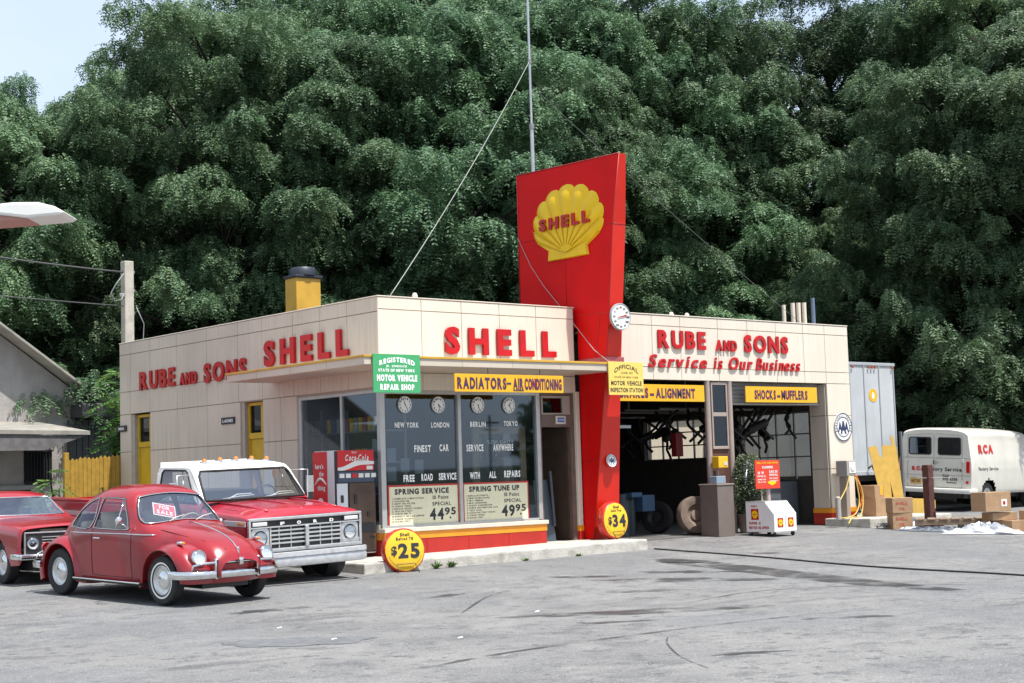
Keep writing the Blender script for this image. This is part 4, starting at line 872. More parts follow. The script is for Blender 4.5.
    # bumpers
    def bumper(x0, d):
        pts = [(x0-d*.34, -.80), (x0-d*.10, -.765), (x0+d*.02, -.66), (x0+d*.055, -.4), (x0+d*.07, 0), (x0+d*.055, .4), (x0+d*.02, .66), (x0-d*.10, .765), (x0-d*.34, .80)]
        a = MB(); prof = [(-.05, 0), (-.045, .02), (-.01, .032), (.02, .034), (.04, .022), (.05, 0)]; vs = []
        for x, y in pts: vs += [(x+d*o_, y, .395+z) for z, o_ in prof]
        K = 6; a.add(vs, [(i*K+j, i*K+j+1, (i+1)*K+j+1, (i+1)*K+j) for i in range(8) for j in range(5)]); bo = a.build('bumper', CHR, t, smooth=True, norm=False, angle=60)
        a = MB(); a.tube([(x0-.0*d, -.66, .45), (x0+d*.01, -.64, .515), (x0+d*.06, -.55, .54), (x0+d*.08, 0, .545), (x0+d*.06, .55, .54), (x0+d*.01, .64, .515), (x0, .66, .45)], .016, 8); a.build('guard_rail', CHR, bo, smooth=True)
        for y in (-.33, .33):
            a = MB(); a.bbox(x0+d*.05-.03, x0+d*.05+.045, y-.028, y+.028, .33, .60, .022); a.build('overrider', CHR, bo, smooth=True, angle=50)
            a = MB(); a.bbox(x0+d*.05+.03*d-.02, x0+d*.05+.03*d+.022, y-.013, y+.013, .35, .58, .01); a.build('rubber_strip', RUB, bo, smooth=True)
    bumper(.545, 1); bumper(-3.10, -1)
    a = MB(); pts = [(.36, -.60), (.47, -.42), (.54, -.2), (.555, 0), (.54, .2), (.47, .42), (.36, .60)]; vs = []
    for x, y in pts: vs += [(x+.08, y, .52), (x+.04, y, .40), (x-.04, y, .27)]
    a.add(vs, [(i*3+j, i*3+j+1, i*3+j+4, i*3+j+3) for i in range(6) for j in range(2)]); a.build('front_apron', PVW, t, smooth=True, norm=False)
    # wipers, sale sign, seats, wheel
    a = MB()
    for y0, y1 in ((-.30, .02), (.12, .46)): a.tube([(.74+fx, (y0+.02), 1.03), (.655+fx+.02, (y0+y1)/2, 1.075), (.62+fx+.02, y1, 1.10)], .007, 6)
    a.build('wiper', mat('wiper_cream', (.55, .52, .42), .4), t, smooth=True)
    a = MB(); M = Matrix.Translation((.47+fx, -.18, 1.16)) @ Matrix.Rotation(rad(90), 4, 'Z') @ Matrix.Rotation(rad(58), 4, 'X') @ Matrix.Rotation(rad(-14), 4, 'Z')
    a.bbox(-.17, .17, -.095, .095, -.003, .003, .002, M); sg = a.build('sale_sign', WHT, t); a = MB(); a.add([tuple(M @ Vector(p)) for p in ((-.155, -.08, .005), (.155, -.08, .005), (.155, .08, .005), (-.155, .08, .005))], [(0, 1, 2, 3)]); a.build('panel', mat('sign_pinkred', (.75, .08, .12), .6), sg)
    a = MB(); b = MB(); text(b, 'FOR', (-.08, .01, .0), (1, 0, 0), (0, 1, 0), .16, .06, .04); text(b, 'SALE', (-.12, -.07, 0), (1, 0, 0), (0, 1, 0), .24, .065, .04); a.add([tuple(M @ Vector((p[0], p[1], .009))) for p in b.v], b.f); a.build('lettering', WHT, sg, norm=False)
    ST_ = mat('seat_tan', (.52, .44, .32), .7, var=.2)
    for y in (-.33, .33):
        a = MB(); Mx = Matrix.Translation((-.28+fx, y, .55)) @ Matrix.Rotation(rad(-14), 4, 'Y'); a.bbox(-.06, .06, -.24, .24, -.05, .60, .05, Mx); a.bbox(-.28+fx, .20+fx, y-.24, y+.24, .42, .56, .05); a.build('seat', ST_, t, smooth=True, angle=50)
    a = MB(); a.bbox(-1.0+fx, -.85+fx, -.55, .55, .5, 1.0, .05); a.build('rear_seat', ST_, t, smooth=True)
    for s_ in (1, -1): a = MB(); a.bbox(-.95+fx, .40+fx, s_*.655-.012, s_*.655+.012, .35, .915, .006); a.build('door_liner', mat('liner_cream', (.60, .55, .45), .6), t)
    a = MB(); n = 24; a.tube([(.30+fx+.08*math.sin(2*math.pi*i/n), .33+.19*math.cos(2*math.pi*i/n), .93+.17*math.sin(2*math.pi*i/n)) for i in range(n)], .011, 6, True); a.cyl((.30+fx, .33, .93), (.48+fx, .33, .86), .015); a.build('steering_wheel', mat('ivory', (.5, .46, .36), .4), t, smooth=True)
    a = MB(); a.tube([(.49+fx, -.16, .99), (.46+fx, -.3, 1.10), (.42+fx, -.45, 1.18)], .004, 4); a.bbox(-.8+fx, .6+fx, -.6, .6, .25, .30, .01); a.build('floor_pan', BLK, t)
    # a decal: pale oval in the windshield corner
    return t
bt = beetle()
H0 = math.atan2(-.992, .125)
place(bt, (-4.86, -2.90), H0, g(-4.86, -2.9)+.005, g(-5.1, -.5)+.005, 2.4, rad(.4))
# ------------------------------------------------------------------ pickup
def pickup():
    t = thing('pickup_truck', 'red pickup truck with white cab roof, five roof lamps and a broad chrome grille', 'pickup truck', (0, 0, 0), (0, 0, 0))
    # front clip (fenders and hood) x from -.75 (door line) to .78
    FW = .985
    fr = [(-.85, [(.95, .42), (.985, .55), (.985, .80), (.985, .98), (.965, 1.06), (.88, 1.10), (.6, 1.15), (.3, 1.165), (0, 1.17)]),
          (-.4, [(.95, .42), (.985, .55), (.985, .80), (.985, .97), (.96, 1.05), (.87, 1.085), (.6, 1.14), (.3, 1.155), (0, 1.16)]),
          (.2, [(.95, .42), (.985, .55), (.985, .80), (.98, .96), (.955, 1.03), (.86, 1.06), (.6, 1.115), (.3, 1.13), (0, 1.135)]),
          (.62, [(.95, .44), (.98, .55), (.98, .80), (.975, .95), (.95, 1.01), (.85, 1.035), (.6, 1.085), (.3, 1.10), (0, 1.105)]),
          (.74, [(.95, .46), (.975, .56), (.975, .80), (.97, .935), (.945, .985), (.84, 1.0), (.6, 1.035), (.3, 1.05), (0, 1.055)]),
          (.78, [(.94, .48), (.965, .57), (.965, .80), (.96, .93), (.93, .96), (.83, .97), (.6, .985), (.3, .99), (0, .99)])]
    sk = Skin(fr, .03, 5); V, fs = sk.quads()
    V, parts = sk.split([('arch', lambda x, y, z: (x)**2+(z-.40)**2 < .455**2 and abs(y) > .9)])
    skinmesh('front_clip', V, parts[None], PTR, t)
    a = MB()
    for s_ in (1, -1):   # wheel arch lips
        pts = [(.46*math.cos(q), s_*.988, .40+.46*math.sin(q)) for q in np.linspace(rad(0), rad(180), 20)]; a.tube(pts, .012, 6)
    a.build('arch_lip', CHRW, t, smooth=True)
    a = MB()
    for y in (-.62, .62): a.tube([(-.80, y, sk.z_top(-.8, y)+.012), (.2, y*.97, sk.z_top(.2, y*.97)+.012), (.70, y*.95, sk.z_top(.70, y*.95)+.008)], .022, 6)
    a.tube([(-.8, 0, 1.178), (.2, 0, 1.142), (.7, 0, 1.07)], .02, 6)
    a.build('hood_crease', PTR, t, smooth=True)
    a = MB()
    for y in (-.80, .80): a.tube([(-.80, y, sk.z_top(-.8, y)+.0), (.2, y, sk.z_top(.2, y)), (.74, y, sk.z_top(.74, y))], .005, 4)
    a.build('panel_gap', mat('gap_dark', (.05, .01, .01), .7), t)
    # cab: lower body red, greenhouse white; x -2.05 .. -.6
    W = .985
    cab = [(-2.10, [(.93, .42), (.975, .55), (.98, .85), (.975, 1.06), (.93, 1.16), (.84, 1.60), (.78, 1.68), (.45, 1.725), (0, 1.735)]),
           (-1.98, [(.94, .42), (.98, .55), (.985, .85), (.98, 1.06), (.94, 1.16), (.85, 1.62), (.79, 1.70), (.45, 1.745), (0, 1.755)]),
           (-1.4, [(.94, .42), (.98, .55), (.985, .85), (.98, 1.07), (.94, 1.17), (.85, 1.63), (.79, 1.71), (.45, 1.755), (0, 1.765)]),
           (-1.12, [(.94, .42), (.98, .55), (.985, .85), (.98, 1.07), (.94, 1.17), (.85, 1.62), (.79, 1.695), (.45, 1.735), (0, 1.745)]),
           (-1.04, [(.94, .42), (.98, .55), (.985, .85), (.98, 1.07), (.94, 1.17), (.86, 1.57), (.80, 1.67), (.45, 1.71), (0, 1.72)]),
           (-.80, [(.94, .42), (.98, .55), (.985, .85), (.98, 1.07), (.94, 1.16), (.885, 1.37), (.83, 1.43), (.45, 1.455), (0, 1.46)]),
           (-.56, [(.94, .42), (.98, .55), (.985, .85), (.975, 1.05), (.945, 1.10), (.915, 1.14), (.84, 1.165), (.45, 1.18), (0, 1.18)])]
    sc_ = Skin(cab, .02, 7, sharp=(4,))
    dwp = [(-.72, 1.16), (-.80, 1.20), (-1.12, 1.60), (-1.20, 1.645), (-1.88, 1.645), (-1.93, 1.60), (-1.93, 1.20), (-1.90, 1.165)]
    ws = [(-.86, 1.20), (.86, 1.20), (.79, 1.56), (.74, 1.63), (-.74, 1.63), (-.79, 1.56)]
    V, parts = sc_.split([('side', lambda x, y, z: abs(y) > .8 and inside(dwp, x, z) and z > 1.16),
                          ('front', lambda x, y, z: x > -1.12 and abs(y) < .87 and inside(ws, y, z)),
                          ('white', lambda x, y, z: z > 1.16 and not (x > -.62))])
    skinmesh('cab', V, parts[None], PTR, t); skinmesh('cab_roof', V, parts['white'], WHT, t); panes(V, parts['side'], t); skinmesh('windshield', V, parts['front'], GLF, t)
    a = MB(); a.box(-2.104, -2.098, -.93, .93, .5, 1.18); a.build('cab_back', PTR, t)
    a = MB(); a.box(-2.11, -2.09, -.85, .85, 1.18, 1.30).box(-2.11, -2.09, -.85, -.60, 1.30, 1.60).box(-2.11, -2.09, .60, .85, 1.30, 1.60).box(-2.11, -2.09, -.80, .80, 1.60, 1.76); a.build('cab_back', WHT, t)
    a = MB(); b = MB()
    for s_ in (1, -1):
        a.tube([(x, sc_.y_at(x, z, s_)+s_*.003, z) for x, z in dwp], .015, 6, True)
        b.tube([(-1.10, sc_.y_at(-1.1, 1.18, s_), 1.18), (-1.30, sc_.y_at(-1.3, 1.63, s_), 1.63)], .010, 6)
    ds = []
    for i in range(len(ws)):
        y0, z0 = ws[i]; y1, z1 = ws[(i+1) % len(ws)]
        for q in range(6): ds.append((y0+(y1-y0)*q/6, z0+(z1-z0)*q/6))
    a.tube([(sc_.x_front(y, z, -1.15, -.56)+.008, y, z) for y, z in ds], .018, 6, True)
    a.build('window_rubber', RUB, t, smooth=True); b.build('vent_post', CHR, t, smooth=True)
    a = MB()
    for s_ in (1, -1):
        for x0 in (-.72, -2.0): a.tube([(x0, sc_.y_at(x0, .5+.06*i, s_)+s_*.001, .5+.06*i) for i in range(11)], .005, 4)
    a.build('door_gap', mat('gap_dark', (.05, .01, .01), .7), t)
    # white/chrome belt moulding
    a = MB()
    for s_ in (1, -1):
        y = s_*.992; a.bbox(-5.7, .76, min(y, y-s_*.012), max(y, y-s_*.012), .87, .945, .005)
    a.build('side_moulding', mat('moulding_pale', (.62, .60, .60), .35, metal=.3), t)
    for s_ in (1, -1): a = MB(); a.bbox(.56, .70, s_*.992-.004+s_*.004, s_*.992+.004+s_*.006, .885, .925, .003); a.build('side_marker', AMB, t)
    # grille
    a = MB()
    a.bbox(.77, .815, -.965, .965, .94, .985, .01).bbox(.77, .815, -.965, .965, .48, .54, .01).bbox(.77, .815, -.965, -.925, .54, .94, .008).bbox(.77, .815, .925, .965, .54, .94, .008).bbox(.77, .812, -.925, .925, .835, .855, .004).bbox(.79, .835, -.03, .03, .53, .84, .012)
    a.bbox(.77, .812, -.60, -.575, .54, .835, .004) if 0 else None
    gr = a.build('grille', CHRW, t)
    a = MB(); a.box(.74, .765, -.95, .95, .50, .97); a.build('grille_shadow', BLK, gr)
    a = MB()
    for z in (.60, .66, .72, .78): a.bbox(.77, .797, -.60, .60, z-.004, z+.022, .003)
    for y in (-.45, -.25, .25, .45): a.bbox(.77, .785, y-.008, y+.008, .545, .835, .002)
    for s_ in (1, -1): a.bbox(.77, .80, s_*.60-.012, s_*.60+.012, .54, .835, .003).bbox(.77, .80, s_*.62 if s_ > 0 else -.925, .925 if s_ > 0 else -.62, .545, .60, .004)
    a.build('grille_bar', CHRW, gr)
    a = MB()
    for s_ in (1, -1):
        vs = []; n = 28; c = (.775, s_*.765, .69)
        for i in range(n):
            q = 2*math.pi*i/n; cx_, sz = math.cos(q), math.sin(q); m = max(abs(cx_), abs(sz)); vs += [(.79, c[1]+.145*cx_/m, c[2]+.140*sz/m), (.792, c[1]+.115*cx_, c[2]+.115*sz)]
        a.add(vs, [(2*i, 2*i+1, (2*i+3) % (2*n), (2*i+2) % (2*n)) for i in range(n)])
    a.build('headlight_surround', CHRW, gr)
    for s_ in (1, -1): headlamp(t, (.795, s_*.765, .69), (1, 0, 0), .09)
    for s_ in (1, -1): a = MB(); a.bbox(.79, .815, (.66 if s_ > 0 else -.90), (.90 if s_ > 0 else -.66), .868, .925, .008); a.build('parking_lamp', mat('lamp_pale', (.62, .62, .60), .25), t)
    a = MB(); b = MB()
    for i, ch in enumerate('FORD'):
        y = -.42+.28*i; text(b, ch, (.818, y-.03, .865), (0, 1, 0), UZ, .07, .05, .06)
    b.build('lettering', WHT, gr, norm=False)
    # bumper
    a = MB(); pts = [(.62, -1.03), (.86, -1.0), (.93, -.90), (.945, 0), (.93, .90), (.86, 1.0), (.62, 1.03)]; prof = [(.27, -.03), (.28, 0), (.34, .018), (.40, .0), (.42, .02), (.475, .015), (.485, -.03)]; vs = []
    for x, y in pts: vs += [(x+o_, y, z) for z, o_ in prof]
    K = 7; a.add(vs, [(i*K+j, i*K+j+1, (i+1)*K+j+1, (i+1)*K+j) for i in range(6) for j in range(6)]); a.build('bumper', mat('bumper_silver', (.60, .60, .60), .32, metal=.45, var=.2, vscale=12), t, smooth=True, norm=False, angle=40)
    # roof lamps, mirrors, wipers
    for y in (-.55, -.28, 0, .28, .55):
        a = MB(); a.bbox(-1.27, -1.12, y-.03, y+.03, sc_.z_top(-1.2, y)-.01, sc_.z_top(-1.2, y)+.035, .012); lo = a.build('roof_lamp', CHR, t, smooth=True, angle=50); a = MB(); z = sc_.z_top(-1.2, y); a.lathe([(.034, 0), (.036, .02), (.025, .04), (0, .045)], (-1.17, y, z+.03), (.6, 0, .8), 12); a.build('lens', AMB, lo, smooth=True)
    for s_ in (1, -1):
        a = MB(); a.tube([(-1.0, s_*.95, 1.14), (-.92, s_*1.14, 1.14), (-.92, s_*1.15, 1.58), (-1.05, s_*.88, 1.58)], .009, 6); mr_ = a.build('mirror', CHRW, t, smooth=True); a = MB(); a.bbox(-.955, -.93, s_*1.20-.07, s_*1.20+.07, 1.22, 1.48, .01); a.build('mirror_plate', CHR, mr_)
    a = MB()
    for y0, y1 in ((-.52, -.0), (.22, .72)):
        a.tube([(-.60, y0, 1.19), (-.70, (y0+y1)/2, 1.265), (-.715, y1, 1.265)], .010, 6); a.tube([(-.64, y0-.02, 1.21), (-.66, (y0+y1)/2, 1.235), (-.67, y1+.02, 1.245)], .009, 5)
    a.build('wiper', mat('wiper_pale', (.62, .62, .58), .35), t, smooth=True)
    a = MB(); a.lathe([(.03, 0), (.035, .04), (.02, .07), (0, .075)], (-.35, -.93, 1.06), (0, 0, 1), 12); a.lathe([(.05, 0), (.06, .03), (.04, .06), (0, .065)], (.12, -1.0, .93), (0, -1, 0), 14); a.build('body_knob', CHR, t, smooth=True)
    a = MB(); n = 24; a.tube([(-1.05+.1*math.sin(2*math.pi*i/n), .40+.21*math.cos(2*math.pi*i/n), 1.20+.17*math.sin(2*math.pi*i/n)) for i in range(n)], .013, 6, True); a.build('steering_wheel', BLK, t, smooth=True)
    a = MB(); a.bbox(-1.95, -1.80, -.80, .80, .7, 1.28, .05).bbox(-1.9, -1.35, -.80, .80, .62, .80, .05); a.build('seat', mat('seat_dark', (.09, .05, .04), .7), t)
    a = MB(); a.box(-.80, -.62, -.88, .88, .9, 1.17).box(-2.0, -.8, -.9, .9, .45, .50); a.build('dashboard', BLK, t)
    # bed
    bx0, bx1 = -5.78, -2.16
    for s_ in (1, -1):
        a = MB(); y0, y1 = sorted((s_*.93, s_*.985)); a.bbox(bx0, bx1, y0, y1, .55, 1.10, .02)
        a.bbox(bx0, bx1, min(s_*.85, s_*.99), max(s_*.85, s_*.99), 1.10, 1.15, .015); a.build('bed_side', PTR, t)
        a = MB(); a.bbox(bx0-.03, bx0+.01, min(s_*.86, s_*.98), max(s_*.86, s_*.98), .78, 1.0, .01); a.bbox(bx0-.01, bx0+.05, s_*.992-.006, s_*.992+.006, .80, 1.0, .004); a.build('tail_light', mat('lamp_pink', (.6, .25, .25), .3), t)
    a = MB(); a.box(bx0, bx1, -.93, .93, .60, .65).box(bx1-.05, bx1, -.93, .93, .6, 1.1).box(bx0, bx0+.05, -.93, .93, .6, 1.12); a.build('bed_floor', PTR, t)
    a = MB(); a.box(-5.5, .55, -.42, -.34, .38, .52).box(-5.5, .55, .34, .42, .38, .52).cyl((0, -.75, .37), (0, .75, .37), .05).cyl((-3.55, -.75, .37), (-3.55, .75, .37), .06); a.box(-.75, .6, -.5, .5, .45, .9); a.box(-.6, .76, -.93, .93, .93, .96); a.build('chassis', BLK, t)
    for s_ in (1, -1):
        wheel(t, 0, s_*.84, .375, .375, .21, s_, rim=mat('rim_white', (.6, .6, .58), .4), rimr=.56, steer=rad(0)); wheel(t, -3.55, s_*.84, .375, .375, .21, s_, rim=MATS['rim_white'], rimr=.56)
        a = MB(); a.lathe([(.46, .0), (.46, -.30)], (0, s_*.93, .40), (0, s_, 0), 24); a.build('wheel_well', BLK, t, norm=False)
    return t
tk = pickup()
place(tk, (-2.62, -.98), -math.pi/2, g(-2.62, -1.05), g(-2.62, 2.4)+.05, 3.55, rad(1.4))
# ------------------------------------------------------------------ left coupe
def coupe():
    t = thing('parked_car', 'dark red sedan with quad grille parked behind the rounded compact at the far left', 'car', (0, 0, 0), (0, 0, 0))
    W = .90
    S_ = [(.78, [(.84, .42), (.87, .50), (.87, .62), (.86, .74), (.84, .80), (.76, .83), (.5, .85), (.25, .86), (0, .86)]),
          (.70, [(.86, .30), (.90, .45), (.90, .62), (.89, .76), (.86, .835), (.77, .865), (.5, .885), (.25, .895), (0, .90)]),
          (0, [(.86, .27), (.91, .45), (.92, .65), (.91, .80), (.87, .89), (.77, .915), (.5, .935), (.25, .95), (0, .955)]),
          (-1.12, [(.86, .27), (.91, .45), (.92, .65), (.91, .82), (.87, .91), (.78, .94), (.5, .965), (.25, .975), (0, .98)]),
          (-1.35, [(.86, .27), (.91, .45), (.92, .65), (.91, .82), (.85, .92), (.78, 1.02), (.5, 1.07), (.25, 1.085), (0, 1.09)]),
          (-1.75, [(.86, .27), (.91, .45), (.92, .65), (.91, .83), (.83, .93), (.68, 1.24), (.5, 1.31), (.25, 1.335), (0, 1.34)]),
          (-1.95, [(.86, .27), (.91, .45), (.92, .65), (.91, .83), (.83, .93), (.67, 1.27), (.5, 1.345), (.25, 1.37), (0, 1.375)]),
          (-2.7, [(.86, .27), (.91, .45), (.92, .65), (.91, .83), (.83, .93), (.67, 1.26), (.5, 1.335), (.25, 1.36), (0, 1.365)]),
          (-3.1, [(.86, .27), (.91, .45), (.92, .65), (.91, .83), (.83, .93), (.70, 1.12), (.5, 1.18), (.25, 1.20), (0, 1.205)]),
          (-3.5, [(.86, .27), (.91, .45), (.92, .65), (.90, .82), (.84, .90), (.74, .94), (.5, .96), (.25, .965), (0, .97)]),
          (-4.3, [(.82, .35), (.87, .45), (.87, .62), (.86, .76), (.82, .83), (.72, .86), (.5, .875), (.25, .88), (0, .88)])]
    sk = Skin(S_, .03, 6, sharp=(4,))
    dw = [(-1.42, .93), (-1.78, 1.22), (-1.86, 1.25), (-2.65, 1.25), (-3.12, 1.02), (-3.16, .94)]
    ws = [(-.72, .99), (.72, .99), (.62, 1.27), (-.62, 1.27)]
    V, parts = sk.split([('side', lambda x, y, z: abs(y) > .6 and inside(dw, x, z)), ('front', lambda x, y, z: x > -1.9 and inside(ws, y, z)), ('arch', lambda x, y, z: abs(y) > .8 and ((x)**2+(z-.32)**2 < .37**2 or (x+2.75)**2+(z-.32)**2 < .37**2))])
    skinmesh('body', V, parts[None], PLC, t); panes(V, parts['side'], t); skinmesh('windshield', V, parts['front'], GLF, t)
    a = MB(); ds = []
    for i in range(4):
        y0, z0 = ws[i]; y1, z1 = ws[(i+1) % 4]
        for q in range(6): ds.append((y0+(y1-y0)*q/6, z0+(z1-z0)*q/6))
    a.tube([(sk.x_front(y, z, -1.92, -1.1)+.006, y, z) for y, z in ds], .014, 6, True); a.build('window_trim', CHR, t, smooth=True)
    a = MB(); a.bbox(.775, .80, -.84, .84, .44, .78, .01); gr = a.build('grille', BLK, t)
    a = MB()
    for z in (.50, .54, .58, .62, .66, .70): a.bbox(.80, .812, -.56, .56, z, z+.010, .003)
    for y in (-.83, .815): a.bbox(.79, .815, y, y+.015, .45, .77, .004)
    a.bbox(.79, .815, -.83, .83, .765, .785, .004).bbox(.79, .815, -.83, .83, .45, .465, .004); a.build('grille_bar', CHRW, gr)
    for s_ in (1, -1): headlamp(t, (.81, s_*.70, .62), (1, 0, 0), .085)
    for s_ in (1, -1): a = MB(); a.bbox(.84, .865, s_*.62-.09, s_*.62+.09, .33, .36, .004); a.build('parking_lamp', AMB, t)
    a = MB(); a.bbox(.78, .90, -.92, .92, .38, .47, .02).bbox(.5, .82, .87, .93, .38, .47, .015).bbox(.5, .82, -.93, -.87, .38, .47, .015); a.build('bumper', CHR, t, smooth=True, angle=40)
    a = MB(); a.bbox(.80, .84, -.25, .25, .26, .37, .004); a.build('licence_plate', mat('plate_orange', (.65, .32, .03), .5), t)
    a = MB(); a.box(-3.7, .7, -.6, .6, .2, .4); a.build('underbody', BLK, t)
    a = MB(); a.bbox(-2.2, -2.05, -.7, .7, .5, .98, .05).bbox(-1.45, -1.2, -.8, .8, .75, .93, .03); a.build('seat', mat('seat_dark', (.09, .05, .04), .7), t)
    for s_ in (1, -1):
        wheel(t, 0, s_*.76, .32, .32, .17, s_); wheel(t, -2.75, s_*.76, .32, .32, .17, s_)
    return t
cp = coupe()
place(cp, (-4.78, 2.02), -math.pi/2, g(-4.9, 2), g(-4.9, 4.7), 2.75)
# ------------------------------------------------------------------ van
def van():
    t = thing('delivery_van', 'white service van seen from behind with two square rear windows and dark lettering', 'van', (0, 0, 0), (0, 0, 0))
    # x forward, rear face at x=0 ; loft along x
    S_ = [(-.0, [(.93, .42), (.965, .50), (.985, .75), (.99, 1.05), (.97, 1.28), (.90, 1.70), (.84, 1.90), (.5, 1.985), (0, 2.0)]),
          (.05, [(.96, .42), (.985, .50), (1.0, .75), (1.005, 1.05), (.985, 1.30), (.92, 1.72), (.86, 1.94), (.5, 2.025), (0, 2.04)]),
          (1.5, [(.96, .42), (.99, .50), (1.005, .75), (1.01, 1.05), (.99, 1.30), (.93, 1.73), (.87, 1.96), (.5, 2.045), (0, 2.06)]),
          (3.2, [(.96, .42), (.99, .50), (1.005, .75), (1.01, 1.05), (.99, 1.30), (.93, 1.71), (.87, 1.93), (.5, 2.01), (0, 2.02)]),
          (3.9, [(.96, .42), (.98, .50), (.99, .75), (.99, 1.05), (.97, 1.15), (.95, 1.2), (.9, 1.23), (.5, 1.25), (0, 1.26)]),
          (4.3, [(.90, .45), (.93, .52), (.93, .75), (.92, .95), (.90, 1.0), (.88, 1.03), (.8, 1.05), (.5, 1.07), (0, 1.08)])]
    sk = Skin(S_, .08, 5, sharp=(3,))
    V, parts = sk.split([('arch', lambda x, y, z: abs(y) > .9 and ((x-.95)**2+(z-.36)**2 < .42**2 or (x-3.6)**2+(z-.36)**2 < .42**2)), ('dark', lambda x, y, z: x > 3.25 and abs(y) < .85 and 1.35 < z < 1.9)])
    VWH = mat('van_white', (.68, .65, .575), .35, var=.1, vscale=2, coat=.4)
    skinmesh('body', V, parts[None], VWH, t); skinmesh('windshield', V, parts['dark'], GLC, t)
    # rear face: outline from the first station, leaning like the loft
    G = sk.G[0]; a = MB(); n = len(G); pts = [(0, y, z) for y, z in G]+[(0, -y, z) for y, z in G[::-1][1:]]
    def wsl(s_): y0, y1 = sorted((s_*.10, s_*.70)); return y0, y1
    # build rear face as strips with two openings
    zs = [.42, .6, .9, 1.05, 1.28, 1.375, 1.80, 1.90, 1.94, 1.985]
    def yw(z): return float(np.interp(z, [q[1] for q in G], [q[0] for q in G]))
    for i in range(len(zs)-1):
        z0, z1 = zs[i], zs[i+1]
        segs = [(-1, -.70), (-.70, -.10), (-.10, .10), (.10, .70), (.70, 1)]
        for k, (u, v) in enumerate(segs):
            if z0 == 1.375 and k in (1, 3): continue
            c = lambda q, z: max(-yw(z), min(yw(z), q if abs(q) < 1 else q*9))
            a.add([(0, c(u, z0), z0), (0, c(v, z0), z0), (0, c(v, z1), z1), (0, c(u, z1), z1)], [(0, 1, 2, 3)])
    a.add([(0, yw(1.985), 1.985), (0, -yw(1.985), 1.985), (0, 0, 2.0)], [(0, 1, 2)])
    a.build('rear_face', VWH, t, norm=False)
    for s_ in (1, -1):
        y0, y1 = wsl(s_); a = MB(); a.box(-.004, .002, y0-.0, y1+.0, 1.375, 1.80); wo = a.build('rear_window', glass('van_glass', (.25, .28, .30), .18), t); a = MB(); a.tube([(-.008, y0+.03, 1.375), (-.008, y1-.03, 1.375), (-.008, y1, 1.41), (-.008, y1, 1.77), (-.008, y1-.03, 1.80), (-.008, y0+.03, 1.80), (-.008, y0, 1.77), (-.008, y0, 1.41)], .014, 6, True); a.build('rubber', RUB, wo, smooth=True)
        a = MB(); y = s_*.905; a.bbox(-.03, .0, y-.045, y+.045, .94, 1.22, .008); a.build('tail_light', REDN, t)
        a = MB(); a.lathe([(.04, 0), (.035, .02), (0, .025)], (-.002, s_*.88, .70), (-1, 0, 0), 12); a.build('reflector', REDN, t)
        a = MB(); a.tube([(-.004, s_*.015, .56), (-.004, s_*.015, 1.88)], .004, 4) if s_ > 0 else None
        a.tube([(-.004, s_*.74, .56), (-.004, s_*.74, 1.86), (-.004, s_*.04, 1.90)], .005, 4); a.tube([(-.004, s_*.74, .56), (-.004, s_*.02, .56)], .005, 4); a.tube([(-.006, s_*.97, 1.29), (-.006, s_*.02, 1.29)], .005, 4); a.tube([(-.004, s_*.97, .86), (-.004, s_*.02, .86)], .0035, 4)
        a.build('door_seam', mat('gap_grey', (.2, .19, .17), .7), t)
        a = MB()
        for z in (.66, 1.18): a.bbox(-.025, .0, s_*.76-.03, s_*.76+.03, z, z+.10, .008)
        a.build('hinge', VWH, t)
    a = MB(); a.bbox(-.035, 0, -.12, .0, 1.17, 1.21, .01).bbox(-.03, 0, -.02, .04, 1.12, 1.24, .008); a.build('door_handle', CHR, t)
    a = MB(); a.bbox(-.16, .02, -1.03, 1.03, .42, .54, .03).bbox(.0, .3, .985, 1.03, .42, .54, .02).bbox(.0, .3, -1.03, -.985, .42, .54, .02); a.build('bumper', mat('bumper_white', (.66, .65, .60), .4, var=.1), t, smooth=True, angle=40)
    a = MB(); a.bbox(-.02, -.005, .36, .66, .62, .78, .004); pl = a.build('licence_plate', mat('plate_tan', (.55, .34, .12), .5), t); b = MB(); text(b, '4617 DU', (-.022, .63, .66), (0, -1, 0), UZ, .24, .08, .04); b.build('lettering', mat('plate_ink', (.12, .03, .02), .5), pl, norm=False)
    b = MB(); T = lambda s, y, z, w_, h_, bb=.03: text(b, s, (-.012, y, z), (0, -1, 0), UZ, w_, h_, bb)
    T('Factory Service', -.02+.27, .965, .98, .10, .03); T('Call', -.22, .82, .16, .07); T('992 6350', -.22, .735, .40, .07, .05); T('Newburgh', -.33, .665, .26, .05); b.build('lettering', INK, t, norm=False)
    b = MB(); T('RCA', .62, .965, .36, .11, .09)
    text(b, 'RCA', (.42, -.982, 1.42), (1, 0, 0), (0, .139, 1), .80, .24, .06, lift=.004); b.v = [p for p in b.v]; b.build('lettering', mat('van_letter_red', (.55, .02, .02), .4), t, norm=False)
    b = MB(); text(b, 'Factory Service', (.35, -1.010, 1.0), (1, 0, 0), UZ, 1.1, .09, .03, lift=.002); b.build('lettering', INK, t, norm=False)
    a = MB(); a.box(.1, 4.0, -.75, .75, .30, .46).box(.0, .1, -.7, .7, .36, .44).cyl((.95, -.8, .34), (.95, .8, .34), .07); a.lathe([(0, 0), (.11, .02), (.11, .5), (0, .52)], (.25, -.45, .3), (0, 1, 0), 14); a.build('underbody', BLK, t)
    for s_ in (1, -1): wheel(t, .95, s_*.86, .35, .35, .2, s_); wheel(t, 3.6, s_*.86, .35, .35, .2, s_)
    a = MB(); a.box(.3, 3.0, -.85, .85, .48, .52); a.build('cargo_floor', DARK, t)
    return t
vn = van()
RV = Vector((18.45, 2.12))
place(vn, (RV.x, RV.y), math.atan2(.13, .99), .05, .08, 3, rad(3.4))
